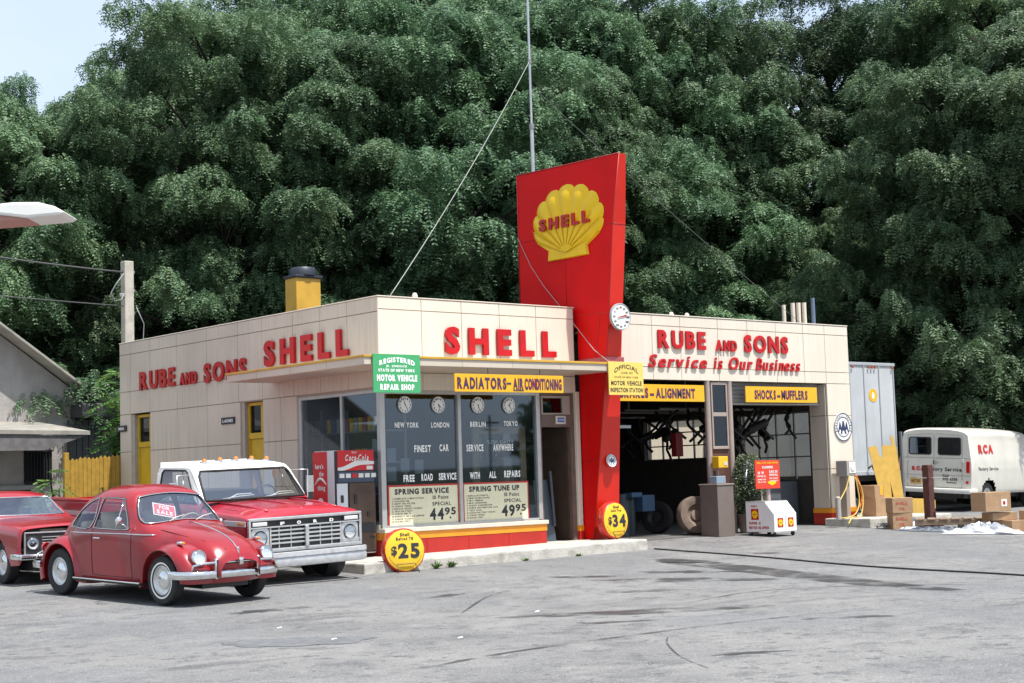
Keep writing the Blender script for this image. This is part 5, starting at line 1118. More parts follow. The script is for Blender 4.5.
# ------------------------------------------------------------------ semi-trailer
t = thing('box_trailer', 'tall pale grey box trailer with vertical seams and a round yellow sticker', 'trailer', (17.5, 3.3, 0))
PG = mat('trailer_grey', (.48, .50, .51), .4, var=.12, vscale=1.5, streak=.12)
mb = MB(); mb.bbox(16.25, 18.72, 3.32, 12.5, .98, 3.80, .03); mb.build('body', PG, t)
mb = MB()
for x in (16.27, 16.85, 17.43, 18.06, 18.66): mb.bbox(x-.018, x+.018, 3.295, 3.33, 1.0, 3.78, .006)
mb.bbox(16.24, 18.73, 3.29, 3.33, 3.74, 3.82, .01).bbox(16.24, 18.73, 3.29, 3.33, .95, 1.05, .01)
for y in [4+.8*i for i in range(11)]: mb.bbox(16.23, 16.255, y-.03, y+.03, 1.0, 3.78, .006)
mb.build('post', mat('trailer_post', (.38, .40, .42), .45, var=.1), t)
for x in (16.95, 17.62, 17.75, 17.88, 18.60): mb = MB(); mb.bbox(x-.03, x+.03, 3.265, 3.29, 3.66, 3.73, .008); mb.build('marker_lamp', mat('lamp_rust', (.35, .08, .03), .4), t)
mb = MB(); mb.disc((17.78, 3.318, 2.98), (0, -1, 0), .17, 24, .006); st_ = mb.build('sticker', SYEL, t); mb = MB(); mb.lathe([(0, 0), (.045, .02), (.06, .10), (.03, .17), (0, .19)], (17.78, 3.309, 2.88), (0, 0, 1), 10); mb.v = [(x, 3.309+(y-3.309)*.06, z) for x, y, z in mb.v]; mb.build('mark', WHT, st_)
mb = MB(); mb.bbox(16.66, 16.70, 3.28, 3.31, 1.32, 1.47, .004); mb.build('panel_plate', SYEL, t)
mb = MB(); mb.tube([(17.35, 3.25, 1.12), (17.4, 3.18, 1.2), (17.5, 3.2, 1.08), (17.62, 3.17, 1.18), (17.75, 3.2, 1.1), (17.85, 3.2, 1.2)], .025, 6); mb.build('air_coupling', BLK, t, smooth=True)
mb = MB(); mb.box(16.5, 18.5, 3.6, 12.3, .80, .98).box(16.9, 17.05, 4.4, 4.55, -.05, .8).box(17.95, 18.1, 4.4, 4.55, -.05, .8); mb.build('chassis', BLK, t)
for y in (10.4, 11.6):
    for x, s_ in ((16.5, -1), (18.45, 1)): wheel(t, x, y, .46, .5, .26, s_) if 0 else None
    for x in (16.5, 18.45):
        mb = MB(); mb.lathe([(.28, -.13), (.5, -.12), (.5, .12), (.28, .13)], (x, y, .42), (1, 0, 0), 24); mb.build('wheel', RUB, t, smooth=True)
# ------------------------------------------------------------------ drinks machine
t = thing('vending_machine', 'red and walnut soda vending machine standing by the office side windows', 'vending machine', (-.45, .4, -.05))
X0, X1, Y0, Y1, ZT = -.86, -.05, .12, .70, 1.71
SODA = mat('soda_red', (.60, .012, .015), .3, var=.08)
mb = MB(); mb.bbox(X0, X1, Y0, Y1, .02, ZT, .015); mb.build('cabinet', mat('cabinet_white', (.66, .62, .62), .4, var=.08), t)
mb = MB(); mb.bbox(X0-.012, X0, Y0+.19, Y1+.02, .12, ZT-.01, .004); sp = mb.build('side_panel', SODA, t)
mb = MB(); 
for i, (s, y, z, w_) in enumerate((("here's", .64, 1.42, .24), ('the', .53, 1.30, .13), ('thing', .58, 1.07, .22))): text(mb, s, (X0-.013, y, z), (0, -1, 0), UZ, w_, .085, .04)
pts = []
for i in range(26):
    q = math.pi*i/25; pts.append((X0-.016, .66-.34*(i/25), 1.16+.10*math.sin(q)))
mb.tube(pts, [.006+.018*math.sin(math.pi*i/25) for i in range(26)], 6)
mb.disc((X0-.012, .50, .86), (-1, 0, 0), .085, 20, .003); mb.build('lettering', WHT, sp, norm=False)
mb = MB(); mb.bbox(X0+.01, X1-.01, Y0-.03, Y0, .04, ZT-.01, .008); mb.build('door', BLK, t)
mb = MB(); mb.bbox(X0+.05, X1-.04, Y0-.04, Y0-.03, 1.38, 1.71, .004); hd = mb.build('header', SODA, t)
mb = MB(); text(mb, 'Coca-Cola', (X0+.20, Y0-.041, 1.535), UX, UZ, .46, .11, .03, shear=.35); text(mb, 'ENJOY', (X0+.33, Y0-.041, 1.66), UX, UZ, .10, .03, .02)
vs = []
for i in range(31):
    q = i/30; x = X0+.05+(X1-.04-X0-.05)*q; z = 1.44+.035*math.sin(q*6.0-1.9)+.09*q*q; h_ = .022+.022*math.sin(math.pi*q); vs += [(x, Y0-.044, z-h_), (x, Y0-.044, z+h_)]
mb.add(vs, [(2*i, 2*i+2, 2*i+3, 2*i+1) for i in range(30)]); mb.bbox(X1-.19, X1-.07, Y0-.045, Y0-.04, 1.39, 1.45, .002); mb.build('lettering', WHT, hd, norm=False)
mb = MB(); mb.bbox(X0+.05, X1-.04, Y0-.04, Y0-.03, 1.19, 1.36, .004); bp_ = mb.build('button_panel', mat('panel_slate', (.05, .07, .11), .4), t)
for i in range(6):
    mb = MB(); x = X0+.08+.125*i; mb.bbox(x, x+.095, Y0-.05, Y0-.04, 1.26, 1.33, .003); mb.build('button', SODA if i == 2 else WHT, bp_)
mb = MB(); mb.bbox(X0+.03, X0+.24, Y0-.04, Y0-.03, .10, 1.17, .004); mb.build('coin_panel', mat('coin_white', (.66, .68, .70), .4), t)
mb = MB(); mb.bbox(X0+.27, X1-.03, Y0-.045, Y0-.03, .06, 1.17, .006); mb.build('front_panel', WOODG, t)
mb = MB(); mb.bbox(X0+.10, X0+.15, Y0-.055, Y0-.04, .86, .98, .004).bbox(X0+.36, X0+.42, Y0-.058, Y0-.045, .83, .99, .004).bbox(X1-.20, X1-.15, Y0-.058, Y0-.045, .62, .70, .004).bbox(X1-.42, X1-.04, Y0-.06, Y0-.045, .36, .52, .006).bbox(X1-.16, X1-.05, Y0-.055, Y0-.045, .27, .30, .003); mb.build('slot', BLK, t)
# ------------------------------------------------------------------ neighbour
t = thing('neighbour_house', 'old grey stucco house with a sloping tin roof and a small lean-to awning', 'house', (-2, 16, 0))
STU = mat('grey_stucco', (.36, .335, .31), .9, var=.18, vscale=2.5, streak=.18, bump=.5, bscale=14, dirt=(.27, .25, .225), dscale=1.2)
RFM = mat('roof_tin', (.33, .31, .27), .7, var=.25, vscale=4, streak=.2)
mb = MB(); O = (0, 15, 0); poly = [(-9.5, -.4), (2.02, -.4), (2.02, 3.25), (.1, 4.62), (-3.5, 7.15), (-7.0, 4.7), (-9.5, 3.2)]; mb.prism(poly, O, UX, UZ, (0, 7, 0)); mb.build('wall', STU, t)
mb = MB()
for a, b in (((-3.5, 7.18), (2.55, 2.95)), ((-3.5, 7.18), (-10.0, 2.85))):
    d = Vector((b[0]-a[0], 0, b[1]-a[1])); nrm = Vector((-d.z, 0, d.x)).normalized()*.06
    if nrm.z < 0: nrm = -nrm
    p = [Vector((a[0], 14.45, a[1])), Vector((b[0], 14.45, b[1])), Vector((b[0], 22.3, b[1])), Vector((a[0], 22.3, a[1]))]; q = [v+nrm for v in p]
    mb.add([tuple(v) for v in p+q], [(0, 1, 2, 3), (7, 6, 5, 4), (0, 4, 5, 1), (1, 5, 6, 2), (2, 6, 7, 3), (3, 7, 4, 0)])
mb.build('roof', RFM, t, bevel=.01)
mb = MB(); mb.bbox(1.35, 2.75, 14.2, 14.95, 2.95, 3.30, .04); mb.build('gutter_box', mat('tar_black', (.05, .05, .055), .5, var=.3), t)
mb = MB()
for i in range(7): mb.box(1.3+.16*i, 1.44+.16*i, 14.8, 14.99, 1.95, 2.92)
mb.build('dark_boards', mat('slate_board', (.08, .085, .09), .8, var=.2), t)
# lean-to awning
mb = MB(); p = [(-6.0, 14.98, 2.92), (.6, 14.98, 2.78), (1.2, 13.5, 2.50), (-6.0, 13.5, 2.62)]; mb.add(p+[(x, y, z+.09) for x, y, z in p], [(3, 2, 1, 0), (4, 5, 6, 7), (0, 1, 5, 4), (1, 2, 6, 5), (2, 3, 7, 6), (3, 0, 4, 7)]); mb.build('awning', RFM, t)
mb = MB(); mb.prism([(-6, 2.15), (.1, 2.15), (1.1, 2.48), (-6, 2.60)], (0, 13.54, 0), UX, UZ, (0, .04, 0)); mb.build('awning_board', mat('grey_board', (.16, .15, .15), .8, var=.3), t)
for y_ in (-1,):
    mb = MB()
    for i in range(8): mb.box(.28+.075*i, .30+.075*i, 14.93, 14.96, 1.45, 2.15)
    mb.bbox(.22, .90, 14.92, 14.97, 1.38, 1.45, .005).bbox(.22, .90, 14.92, 14.97, 2.15, 2.2, .005); mb.build('window_bars', BLK, t)
mb = MB(); mb.box(.2, .9, 14.975, 15.0, 1.4, 2.2); mb.build('window', mat('window_dark', (.02, .022, .025), .2), t)
mb = MB(); mb.box(-1.1, .35, 14.97, 15.0, -.2, 1.25); mb.build('door', mat('door_brown', (.05, .03, .02), .7), t)
mb = MB(); mb.bbox(-1.2, .55, 14.9, 15, 1.25, 1.36, .01); mb.bbox(.35, .55, 14.9, 15, -.2, 1.25, .01); mb.build('door_frame', mat('frame_grey', (.3, .3, .28), .7), t)
# stockade fence
t = thing('board_fence', 'mustard yellow stockade fence of pointed boards at the back corner of the station', 'fence', (-.6, 9.5, 0))
YF_ = mat('fence_yellow', (.40, .235, .028), .7, var=.25, vscale=7, streak=.25)
mb = MB(); r = random.Random(4); x = -1.20
while x < -.01:
    w_ = .085; h_ = 1.86+r.uniform(-.02, .02)+.05*(x+1.2); mb.prism([(0, -.2), (w_, -.2), (w_, h_-.05), (w_/2, h_), (0, h_-.05)], (x, 9.50+r.uniform(-.006, .006), 0), UX, UZ, (0, .02, 0)); x += w_+.006
mb.build('boards', YF_, t)
mb = MB(); mb.bbox(-1.27, -1.17, 9.44, 9.54, -.2, 1.98, .01); mb.build('post', YF_, t)
mb = MB()
for z in (.4, 1.5): mb.box(-1.2, 0, 9.525, 9.56, z, z+.09)
mb.build('rail', YF_, t)
# utility pole + service wires
t = thing('utility_pole', 'pale weathered utility pole rising behind the station roof', 'pole', (2.25, 13.6, 0))
mb = MB(); mb.bbox(2.13, 2.37, 13.5, 13.74, -.3, 6.72, .02); mb.build('post', mat('pole_pale', (.55, .50, .42), .8, var=.2, streak=.3), t)
mb = MB()
for z in (6.45, 5.45, 6.0): mb.bbox(2.37, 2.42, 13.55, 13.6, z-.04, z+.04, .01)
mb.bbox(2.0, 2.13, 13.5, 13.56, 5.82, 5.92, .01); mb.tube([(2.1, 13.48, 6.4), (1.9, 13.48, 6.15), (1.75, 13.48, 5.9), (1.85, 13.48, 5.72), (2.02, 13.48, 5.75), (2.1, 13.48, 5.9)], .014, 6); mb.tube([(2.42, 13.5, 5.6), (2.62, 13.5, 5.2), (2.6, 13.5, 4.8), (2.5, 13.5, 4.4)], .012, 6); mb.build('bracket', mat('grey_metal', (.25, .25, .25), .5), t, smooth=True)
def wire(label, a, b, sag, r_, m, name='overhead_wire', grp=None):
    a = Vector(a); b = Vector(b); mb = MB(); mb.tube([a.lerp(b, i/24)-Vector((0, 0, sag*4*(i/24)*(1-i/24))) for i in range(25)], r_, 5); tag(mb.build(name, m, smooth=True), label, 'wire', grp)
WIR = mat('wire_grey', (.10, .10, .10), .5)
wire('upper twisted service wire running left from the pale pole', (2.13, 13.6, 6.45), (-12, 8.4, 7.0), .25, .022, WIR, grp='wires of the utility pole'); wire('lower thin service wire running left from the pale pole', (2.13, 13.6, 5.62), (-12, 8.4, 5.6), .1, .014, WIR, grp='wires of the utility pole')
# radio mast with its stays
t = thing('radio_mast', 'thin tall aluminium antenna mast rising from the roof behind the red pylon', 'antenna', (8.3, 5.4, 3.85))
mb = MB(); mb.cyl((8.3, 5.4, 3.85), (8.3, 5.4, 9.2), .045, n=12).cyl((8.3, 5.4, 9.2), (8.3, 5.4, 13.8), .028, n=10); mb.build('tube', ALU, t, smooth=True, angle=40)
mb = MB(); mb.cyl((8.3, 5.4, 9.15), (8.3, 5.4, 9.27), .06, n=12).cyl((8.3, 5.4, 10.7), (8.3, 5.4, 10.78), .045, n=12); mb.build('clamp', STEEL, t)
GUY = mat('guy_pale', (.30, .31, .28), .5)
wire('long pale stay wire from the antenna mast down to the office parapet', (8.3, 5.4, 10.75), (.34, .12, 4.29), .15, .009, GUY, 'stay_wire', 'stays of the antenna mast')
wire('stay wire from the antenna mast down to the right side of the roof', (8.3, 5.4, 10.2), (12.4, 1.0, 4.29), .1, .005, WIR, 'stay_wire', 'stays of the antenna mast')
mb = MB(); mb.tube([(XL-.01, 1.60, 5.8), (XL-.05, 1.2, 5.2), (XL-.06, .84, 4.78), (XL-.06, .4, 4.35), (4.43, .02, 4.0), (4.40, -.55, 3.45), (4.37, -.975, 3.19), (4.36, -.98, 2.95)], .007, 5); tag(mb.build('cable', mat('cable_pale', (.35, .32, .30), .6), smooth=True), 'thin slack cable drooping across the red pylon to the canopy edge', 'cable')
# street-side light fixture at the top left
t = thing('area_lamp', 'big white shoebox area lamp with a reddish underside at the left edge', 'lamp', (-10.6, -6.4, -.36))
e = Vector((-8.66, -7.17, 3.84)); d_ = (Vector((-10.6, -5.54, 4.0))-e).normalized(); d_.z = 0; d_.normalize(); s__ = Vector((-d_.y, d_.x, 0)); Mx = Matrix(((d_.x, s__.x, 0, e.x), (d_.y, s__.y, 0, e.y), (0, 0, 1, e.z), (0, 0, 0, 1)))
prof = [(0, .0), (.06, .05), (.22, .11), (.45, .12), (.70, .09), (1.6, .07), (1.6, -.06), (.62, -.05), (.40, -.10), (.12, -.06)]
mb = MB(); prof = [(0, -.02), (.10, .04), (.26, .085), (.50, .09), (.75, .07), (1.5, .06), (1.5, -.03), (.60, -.03), (.36, -.065), (.05, -.045)]; mb.prism(prof, Mx @ Vector((0, -.24, 0)), d_, UZ, s__*.48); mb.build('housing', WHT, t, bevel=.025)
mb = MB(); mb.prism([(.36, -.07), (1.4, -.12), (1.4, -.035), (.60, -.032), (.36, -.066)], Mx @ Vector((0, -.20, 0)), d_, UZ, s__*.40); mb.build('lens', mat('lens_pink', (.42, .20, .16), .4), t, bevel=.02)
mb = MB()
for i in range(7): q = Mx @ Vector((.24+.045*i, -.244, .045)); mb.prism([(0, 0), (.02, 0), (.02, .05), (0, .05)], q, d_, UZ, -s__*.004)
mb.build('vent', STEEL, t)
mb = MB(); bp0 = Mx @ Vector((1.5, 0, 0)); mb.tube([(bp0.x, bp0.y, 3.93), (bp0.x, bp0.y, -.4)], .07, 12); mb.build('post', mat('lamp_post_white', (.6, .6, .58), .5), t, smooth=True)
# ------------------------------------------------------------------ forecourt things at the bays
t = thing('pillar_bin', 'tall taupe square bin around the foot of the bay columns', 'bin', (8.58, -.05, -.1))
mb = MB(); mb.bbox(7.85, 8.32, -.27, .20, -.11, .90, .008); mb.build('body', TAUPE, t); mb = MB(); mb.bbox(7.835, 8.335, -.285, .215, .90, .93, .006); mb.build('rim', mat('taupe_light', (.27, .22, .19), .6), t)
mb = MB(); mb.bbox(8.22, 8.50, .0, .18, 1.24, 1.47, .012); o = tag(mb.build('lamp_box', mat('box_yellow', (.72, .44, .02), .5)), 'small yellow box between the two bay columns', 'box'); ORI[o.name] = Vector((0, 0, 0)); m2 = MB(); m2.box(8.37, 8.47, -.008, -.001, 1.29, 1.36); m2.build('label_plate', SILL, o); m2 = MB(); m2.bbox(8.30, 8.33, .10, .16, .93, 1.24, .004); m2.build('bracket', PINKC, o)
mb = MB(); mb.bbox(8.03, 8.30, -.10, .09, .931, 1.08, .012); tag(mb.build('tissue_box', mat('box_blue', (.22, .29, .36), .5)), 'small pale blue box standing on top of the taupe bin', 'box')
# topiary in its pot
t = thing('potted_shrub', 'clipped green columnar shrub in a round taupe pot beside the bay', 'plant', (9.15, .05, -.1))
mb = MB(); mb.lathe([(0, -.10), (.21, -.10), (.25, .28), (.27, .30), (.24, .30), (.22, .26), (0, .26)], (9.15, .05, 0), (0, 0, 1), 24); mb.build('pot', mat('pot_taupe', (.24, .19, .16), .7), t, smooth=True, angle=40)
r = random.Random(5); mb = MB()
for k in range(5200):
    z = r.uniform(.30, 1.5); Rm = .33*math.sin(math.pi*min(1, max(0.05, (z-.12)/1.5)))**.6+.02; q = r.uniform(0, 6.283); rr = Rm*math.sqrt(r.uniform(.55, 1.1)); p = Vector((9.15+rr*math.cos(q), .05+rr*math.sin(q), z)); u = Vector((r.gauss(0, 1), r.gauss(0, 1), r.gauss(0, 1))).normalized(); v = u.orthogonal().normalized(); s_ = r.uniform(.012, .022)
    mb.add([p-u*s_*1.5, p-v*s_*.7, p+u*s_*1.5, p+v*s_*.7], [(0, 1, 2, 3)])
mb.build('foliage', mat('shrub_green', (.055, .085, .025), .5, var=.4, vscale=8), t, norm=False)
mb = MB(); mb.tube([(9.15, .05, .25), (9.15, .05, 1.3)], .02, 6); mb.build('stem', BRN, t)
# oil cart
t = thing('display_cart', 'low white display cart on castors with a red sign board on its post', 'cart', (8.85, -.8, -.12))
cx0, cx1, cy0, cy1, cz0, cz1 = 8.53, 9.20, -1.10, -.50, -.04, .55; cy1 = -.38
mb = MB(); ym = cy0+.30*(cy1-cy0); poly = [(cy0, cz0), (cy1, cz0), (cy1, cz1), (ym, cz1), (cy0, cz1-.24)]
mb.prism(poly, (cx0, 0, 0), (0, 1, 0), UZ, (cx1-cx0, 0, 0)); mb.build('cabinet', mat('cart_white', (.76, .75, .73), .35, var=.06), t, bevel=.008)
mb = MB(); mb.box((cx0+cx1)/2-.004, (cx0+cx1)/2+.004, cy0-.003, cy0+.01, cz0+.02, cz1-.25); mb.bbox(cx0-.006, cx1+.006, ym, cy1+.006, cz1, cz1+.012, .003); mb.build('door_seam', mat('seam_grey', (.3, .3, .3), .6), t)
def small_emblem(par, O, U, V, w_):
    O = Vector(O); U = Vector(U); V = Vector(V); N = U.cross(V); a = MB(); a.prism([(0, 0), (w_, 0), (w_, w_*1.12), (0, w_*1.12)], O, U, V, N*.003); a.build('emblem_square', REDL, par)
    a = MB(); pts = []
    for i in range(29):
        q = rad(-112+224*i/28); rr = .40*w_*(1-.04*(i % 2)); pts.append((w_/2+rr*math.sin(q), w_*.56+rr*math.cos(q)))
    pts += [(w_*.62, w_*.14), (w_*.38, w_*.14)]; a.prism(pts, O+N*.003, U, V, N*.003); eo = a.build('scallop_emblem', SHY, par); a = MB(); text(a, 'SHELL', O+U*w_*.24+V*w_*.50+N*.0065, U, V, w_*.52, w_*.12, .06); a.build('lettering', REDL, eo, norm=False)
small_emblem(t, (cx0-.001, -.52, .20), (0, -1, 0), UZ, .19); small_emblem(t, (cx0+.10, cy0-.001, .05), UX, UZ, .16); small_emblem(t, (cx1-.26, cy0-.001, .05), UX, UZ, .16)
mb = MB(); L_ = (0, -1, 0); text(mb, 'SHELL', (cx0-.002, -.52, .45), L_, UZ, .17, .035, .04); text(mb, 'SUPER X', (cx0-.002, -.46, .11), L_, UZ, .30, .05, .05); text(mb, 'MOTOR OIL 10W50', (cx0-.002, -.46, .02), L_, UZ, .50, .055, .05); mb.build('lettering', REDL, t, norm=False)
for x in (cx0+.06, cx1-.06):
    for y in (cy0+.06, cy1-.06):
        mb = MB(); mb.cyl((x-.018, y, -.085), (x+.018, y, -.085), .04, n=16); co = mb.build('castor', RUB, t); mb = MB(); mb.bbox(x-.025, x+.025, y-.02, y+.02, -.075, -.035, .004); mb.build('fork', STEEL, co)
mb = MB(); mb.cyl((8.95, -.62, .55), (8.95, -.62, 1.0), .045, n=12); mb.cyl((9.03, -.55, .55), (9.08, -.55, .98), .02, n=8).cyl((8.78, -.60, .55), (8.78, -.60, .80), .014, n=8); mb.build('sign_post', mat('post_pink', (.48, .36, .34), .5), t, smooth=True, angle=40)
Mx = Matrix.Translation((8.58, -.62, .80)) @ Matrix.Rotation(rad(-12), 4, 'Z'); mb = MB(); mb.bbox(0, .60, -.012, .012, 0, .56, .004, Mx); sg = mb.build('sign_panel', mat('sign_red', (.68, .05, .02), .4), t)
mb = MB(); b = MB()
q = lambda s, x, z, w_, h_, m_=None: text(m_ or b, s, Mx @ Vector((x, -.013, z)), Mx.to_3x3() @ Vector((1, 0, 0)), UZ, w_, h_, .04)
q('SHELL AUTO CARE CENTER', .04, .495, .52, .035, mb); mb.prism([(0, .05), (.10, 0), (.20, .05), (.20, .085), (0, .085)], Mx @ Vector((.30, -.014, .06)), Mx.to_3x3() @ Vector((1, 0, 0)), UZ, Mx.to_3x3() @ Vector((0, -.002, 0)))
q('SUMMER', .17, .40, .27, .05); q('10 W', .06, .29, .15, .055); q('SAE 30', .34, .31, .20, .055); q('MOTOR OIL', .05, .23, .20, .04); q('SPECIAL', .34, .25, .21, .045); q('ENGINE CARE', .05, .17, .20, .03); q('PER QUART', .34, .19, .21, .03); q('FOR ALL CARS', .05, .12, .20, .03); q('CHANGE NOW', .34, .145, .21, .025)
mb.build('lettering_yellow', SHY, sg, norm=False); b.build('lettering', WHT, sg, norm=False)
# big truck tyre and a second one in the left bay
def loose_tyre(label, c, r_, wd, ax, m=RUB, rimcol=None):
    c = Vector(c); t = thing('truck_tyre', label, 'tyre', (c.x, c.y, c.z-r_), None, 'tyres stored in the left bay'); a = MB(); a.lathe([(r_*.56, -wd*.42), (r_*.80, -wd*.52), (r_*.94, -wd*.48), (r_, -wd*.25), (r_, wd*.25), (r_*.94, wd*.48), (r_*.80, wd*.52), (r_*.56, wd*.42)], c, ax, 40); a.build('tread', m, t, smooth=True, angle=40)
    a = MB(); a.lathe([(r_*.57, wd*.42), (r_*.52, wd*.30), (r_*.30, wd*.10), (r_*.28, wd*.28), (r_*.16, wd*.30), (0, wd*.30)], c, ax, 32); a.build('rim', rimcol or mat('rim_black', (.03, .03, .032), .5), t, smooth=True, angle=40)
loose_tyre('large dusty tan truck tyre leaning beside the taupe bin', (8.18, .66, .30), .39, .24, (-.35, -.92, .16), mat('tyre_dusty', (.20, .15, .115), .9, var=.35, vscale=5), mat('rim_rust', (.26, .20, .15), .6, var=.3))
loose_tyre('black tyre leaning behind the dusty tyre in the left bay', (8.35, 1.9, .26), .34, .20, (-.95, -.35, .15))
t = thing('waste_drum', 'dark drum with a blue lid inside the left bay', 'drum', (7.3, 1.9, -.085)); mb = MB(); mb.lathe([(0, -.085), (.30, -.085), (.30, .75), (.28, .78), (0, .78)], (7.3, 1.9, 0), (0, 0, 1), 24); mb.build('body', mat('drum_dark', (.02, .035, .04), .4), t, smooth=True, angle=40); mb = MB(); mb.bbox(7.2, 7.5, 1.45, 1.7, .70, .80, .02); mb.bbox(7.65, 8.0, 1.6, 1.9, .40, .74, .02); mb.build('blue_bin', mat('bin_blue', (.05, .11, .19), .5), t)
# car in the left bay on the lift
def dark_car():
    t = thing('parked_car', 'dark sedan standing in shadow inside the left service bay', 'car', (0, 0, 0), (0, 0, 0)); S_ = [(.8, [(.80, .4), (.85, .55), (.84, .75), (.6, .84), (0, .86)]), (0, [(.85, .3), (.9, .6), (.88, .86), (.6, .93), (0, .95)]), (-.9, [(.85, .3), (.9, .6), (.88, .9), (.7, .97), (0, 1.0)]), (-1.5, [(.85, .3), (.9, .6), (.86, .92), (.66, 1.34), (0, 1.40)]), (-2.6, [(.85, .3), (.9, .6), (.86, .92), (.66, 1.34), (0, 1.40)]), (-3.3, [(.85, .3), (.9, .6), (.86, .9), (.7, .98), (0, 1.0)]), (-4, [(.8, .4), (.85, .55), (.84, .78), (.6, .88), (0, .9)])]
    sk = Skin(S_, .06, 5); V, parts = sk.split([('g', lambda x, y, z: z > .98 and -3.2 < x < -.95 and (abs(y) > .66 or x > -1.45) and z < 1.33)]); skinmesh('body', V, parts[None], mat('car_dark', (.02, .03, .045), .25, coat=.6), t); skinmesh('window', V, parts['g'], GLC, t)
    a = MB(); a.bbox(.78, .92, -.9, .9, .4, .52, .02); a.build('bumper', CHR, t)
    for s_ in (1, -1): headlamp(t, (.80, s_*.66, .66), (1, 0, 0), .08); wheel(t, 0, s_*.76, .32, .32, .17, s_); wheel(t, -2.7, s_*.76, .32, .32, .17, s_)
    return t
dc = dark_car(); place(dc, (6.3, 2.9), -math.pi/2, -.085, -.085, 2.7)
mb = MB(); mb.bbox(6.30, 6.75, .95, .97, 2.08, 2.14, .004); tag(mb.build('fluorescent_lamp', mat('lamp_offwhite', (.4, .45, .45), .4)), 'short pale tube lamp hanging unlit in the left bay', 'lamp')
# exhaust pipes hanging in the bays
HP = mat('pipe_dark', (.03, .028, .026), .5, metal=.4); k_ = 0
for bay, (x0, x1, y0, y1, n) in enumerate(((9.2, 12.2, 1.1, 3.6, 26), (8.0, 12.3, 4.6, 7.6, 26))):
    r = random.Random(20+bay)
    for i in range(n):
        q = (i+.5)/n; x = x0+(x1-x0)*q+r.uniform(-.1, .1); y = y0+(y1-y0)*r.random(); z = 2.52 if bay == 0 else 2.45; L_ = r.uniform(.55, 1.05); pts = [Vector((x, y, z))]; a = r.uniform(0, 6.28); p = Vector((x, y, z))
        for j in range(7): a += r.uniform(-.9, .9); p = p+Vector((math.cos(a)*.11, math.sin(a)*.11, -L_/7)); pts.append(p.copy())
        mb = MB(); mb.tube(pts, .032, 7); po_ = tag(mb.build('exhaust_pipe', HP, smooth=True), 'dark bent exhaust pipe hanging from the rack in the %s service bay' % ('right' if bay == 0 else 'rear of the left'), 'exhaust pipe', 'exhaust pipes hanging in the %s bay' % ('right' if bay == 0 else 'left')); ORI[po_.name] = Vector((0, 0, 0))
        if i % 3 == 0: m2 = MB(); c = pts[4]; m2.lathe([(.03, -.24), (.09, -.2), (.09, .2), (.03, .24)], c, (math.cos(a), math.sin(a), .4), 12); m2.build('muffler', HP, po_, smooth=True, angle=50)
    mb = MB(); mb.cyl((x0-.2, (y0+y1)/2, 2.55), (x1, (y0+y1)/2, 2.55), .03, n=8); mb.box(x0, x1, y0, y0+.04, 2.56, 2.60).box(x0, x1, y1, y1+.04, 2.56, 2.60)
    for x in (x0+.1, x1-.1): mb.box(x, x+.03, y0, y0+.03, 2.6, 3.7).box(x, x+.03, y1, y1+.03, 2.6, 3.7)
    tag(mb.build('pipe_rack', STEEL), 'ceiling rack carrying exhaust pipes in the %s bay' % ('right' if bay == 0 else 'left'), 'rack')
mb = MB(); mb.bbox(8.02, 8.22, .95, 1.10, 1.50, 1.98, .01); tag(mb.build('fire_cabinet', mat('cab_red', (.12, .008, .008), .5)), 'dark red cabinet hanging at the right of the left bay', 'cabinet')
mb = MB(); mb.bbox(10.9, 11.5, 1.2, 1.6, -.08, 1.1, .02); mb.bbox(11.5, 12.2, 1.3, 1.8, -.08, .9, .02); tag(mb.build('tool_cabinet', mat('bench_grey', (.10, .11, .12), .5)), 'grey workshop cabinet standing in the right bay', 'cabinet')
mb = MB(); mb.tube([(9.3, .35, .6), (9.6, .45, 1.35)], .02, 6); tag(mb.build('handle_bar', mat('steel_blue', (.45, .52, .6), .3, metal=.6), smooth=True), 'bright steel bar leaning behind the clipped shrub', 'tool')
# ------------------------------------------------------------------ inside the office
for i, (x, s) in enumerate(((.54, 'first'), (1.25, 'second'), (2.12, 'third'), (2.83, 'fourth'))):
    clockface('wall_clock', 'grey round clock in the front window over %s' % ['NEW YORK', 'LONDON', 'BERLIN', 'TOKYO'][i], 'clock', (x, .045, 2.46), .145, (0, -1, 0), UX, ['12', '1', '2', '3', '4', '5', '6', '7', '8', '9', '10', '11'], 'world clocks in the window', facecol=mat('clock_grey', (.85, .87, .85), .5), rimcol=mat('clock_rim', (.38, .40, .38), .5), hour=[11, 4, 5, 1][i], minute=[25, 28, 27, 25][i], thick=.018, numsize=.26)
for i in range(7):
    x, z = [(.22, 1.78), (.22, 1.45), (.52, 1.62), (.52, 1.30), (.80, 1.45), (.22, 1.22), (1.10, 1.42)][i]
    mb = MB(); mb.box(x-.09, x+.09, .42, .43, z-.12, z+.12); o = tag(mb.build('notice_sheet', mat('sheet_grey', (.28, .30, .31), .7)), 'pale notice sheet behind the left pane, ' + ['top left', 'left, second down', 'middle, upper', 'middle, lower', 'right of the middle pair', 'bottom left', 'rightmost'][i], 'notice', 'notices in the front window')
t = thing('shelf_rack', 'dark shelf rack of oil cans behind the side windows', 'shelf', (1.6, 2.5, 0)); mb = MB()
for z in (.4, .95, 1.5, 2.05): mb.bbox(.6, 1.2, .9, 4.6, z, z+.03, .004)
for y in (.9, 2.7, 4.55): mb.box(.6, .64, y, y+.04, 0, 2.5).box(1.16, 1.2, y, y+.04, 0, 2.5)
mb.build('shelves', STEEL, t)
CCOL = [SHY, mat('can_blue', (.05, .10, .25), .4), mat('can_red', (.35, .03, .02), .4), mat('can_grey', (.4, .4, .38), .4)]
r = random.Random(9); n = 0
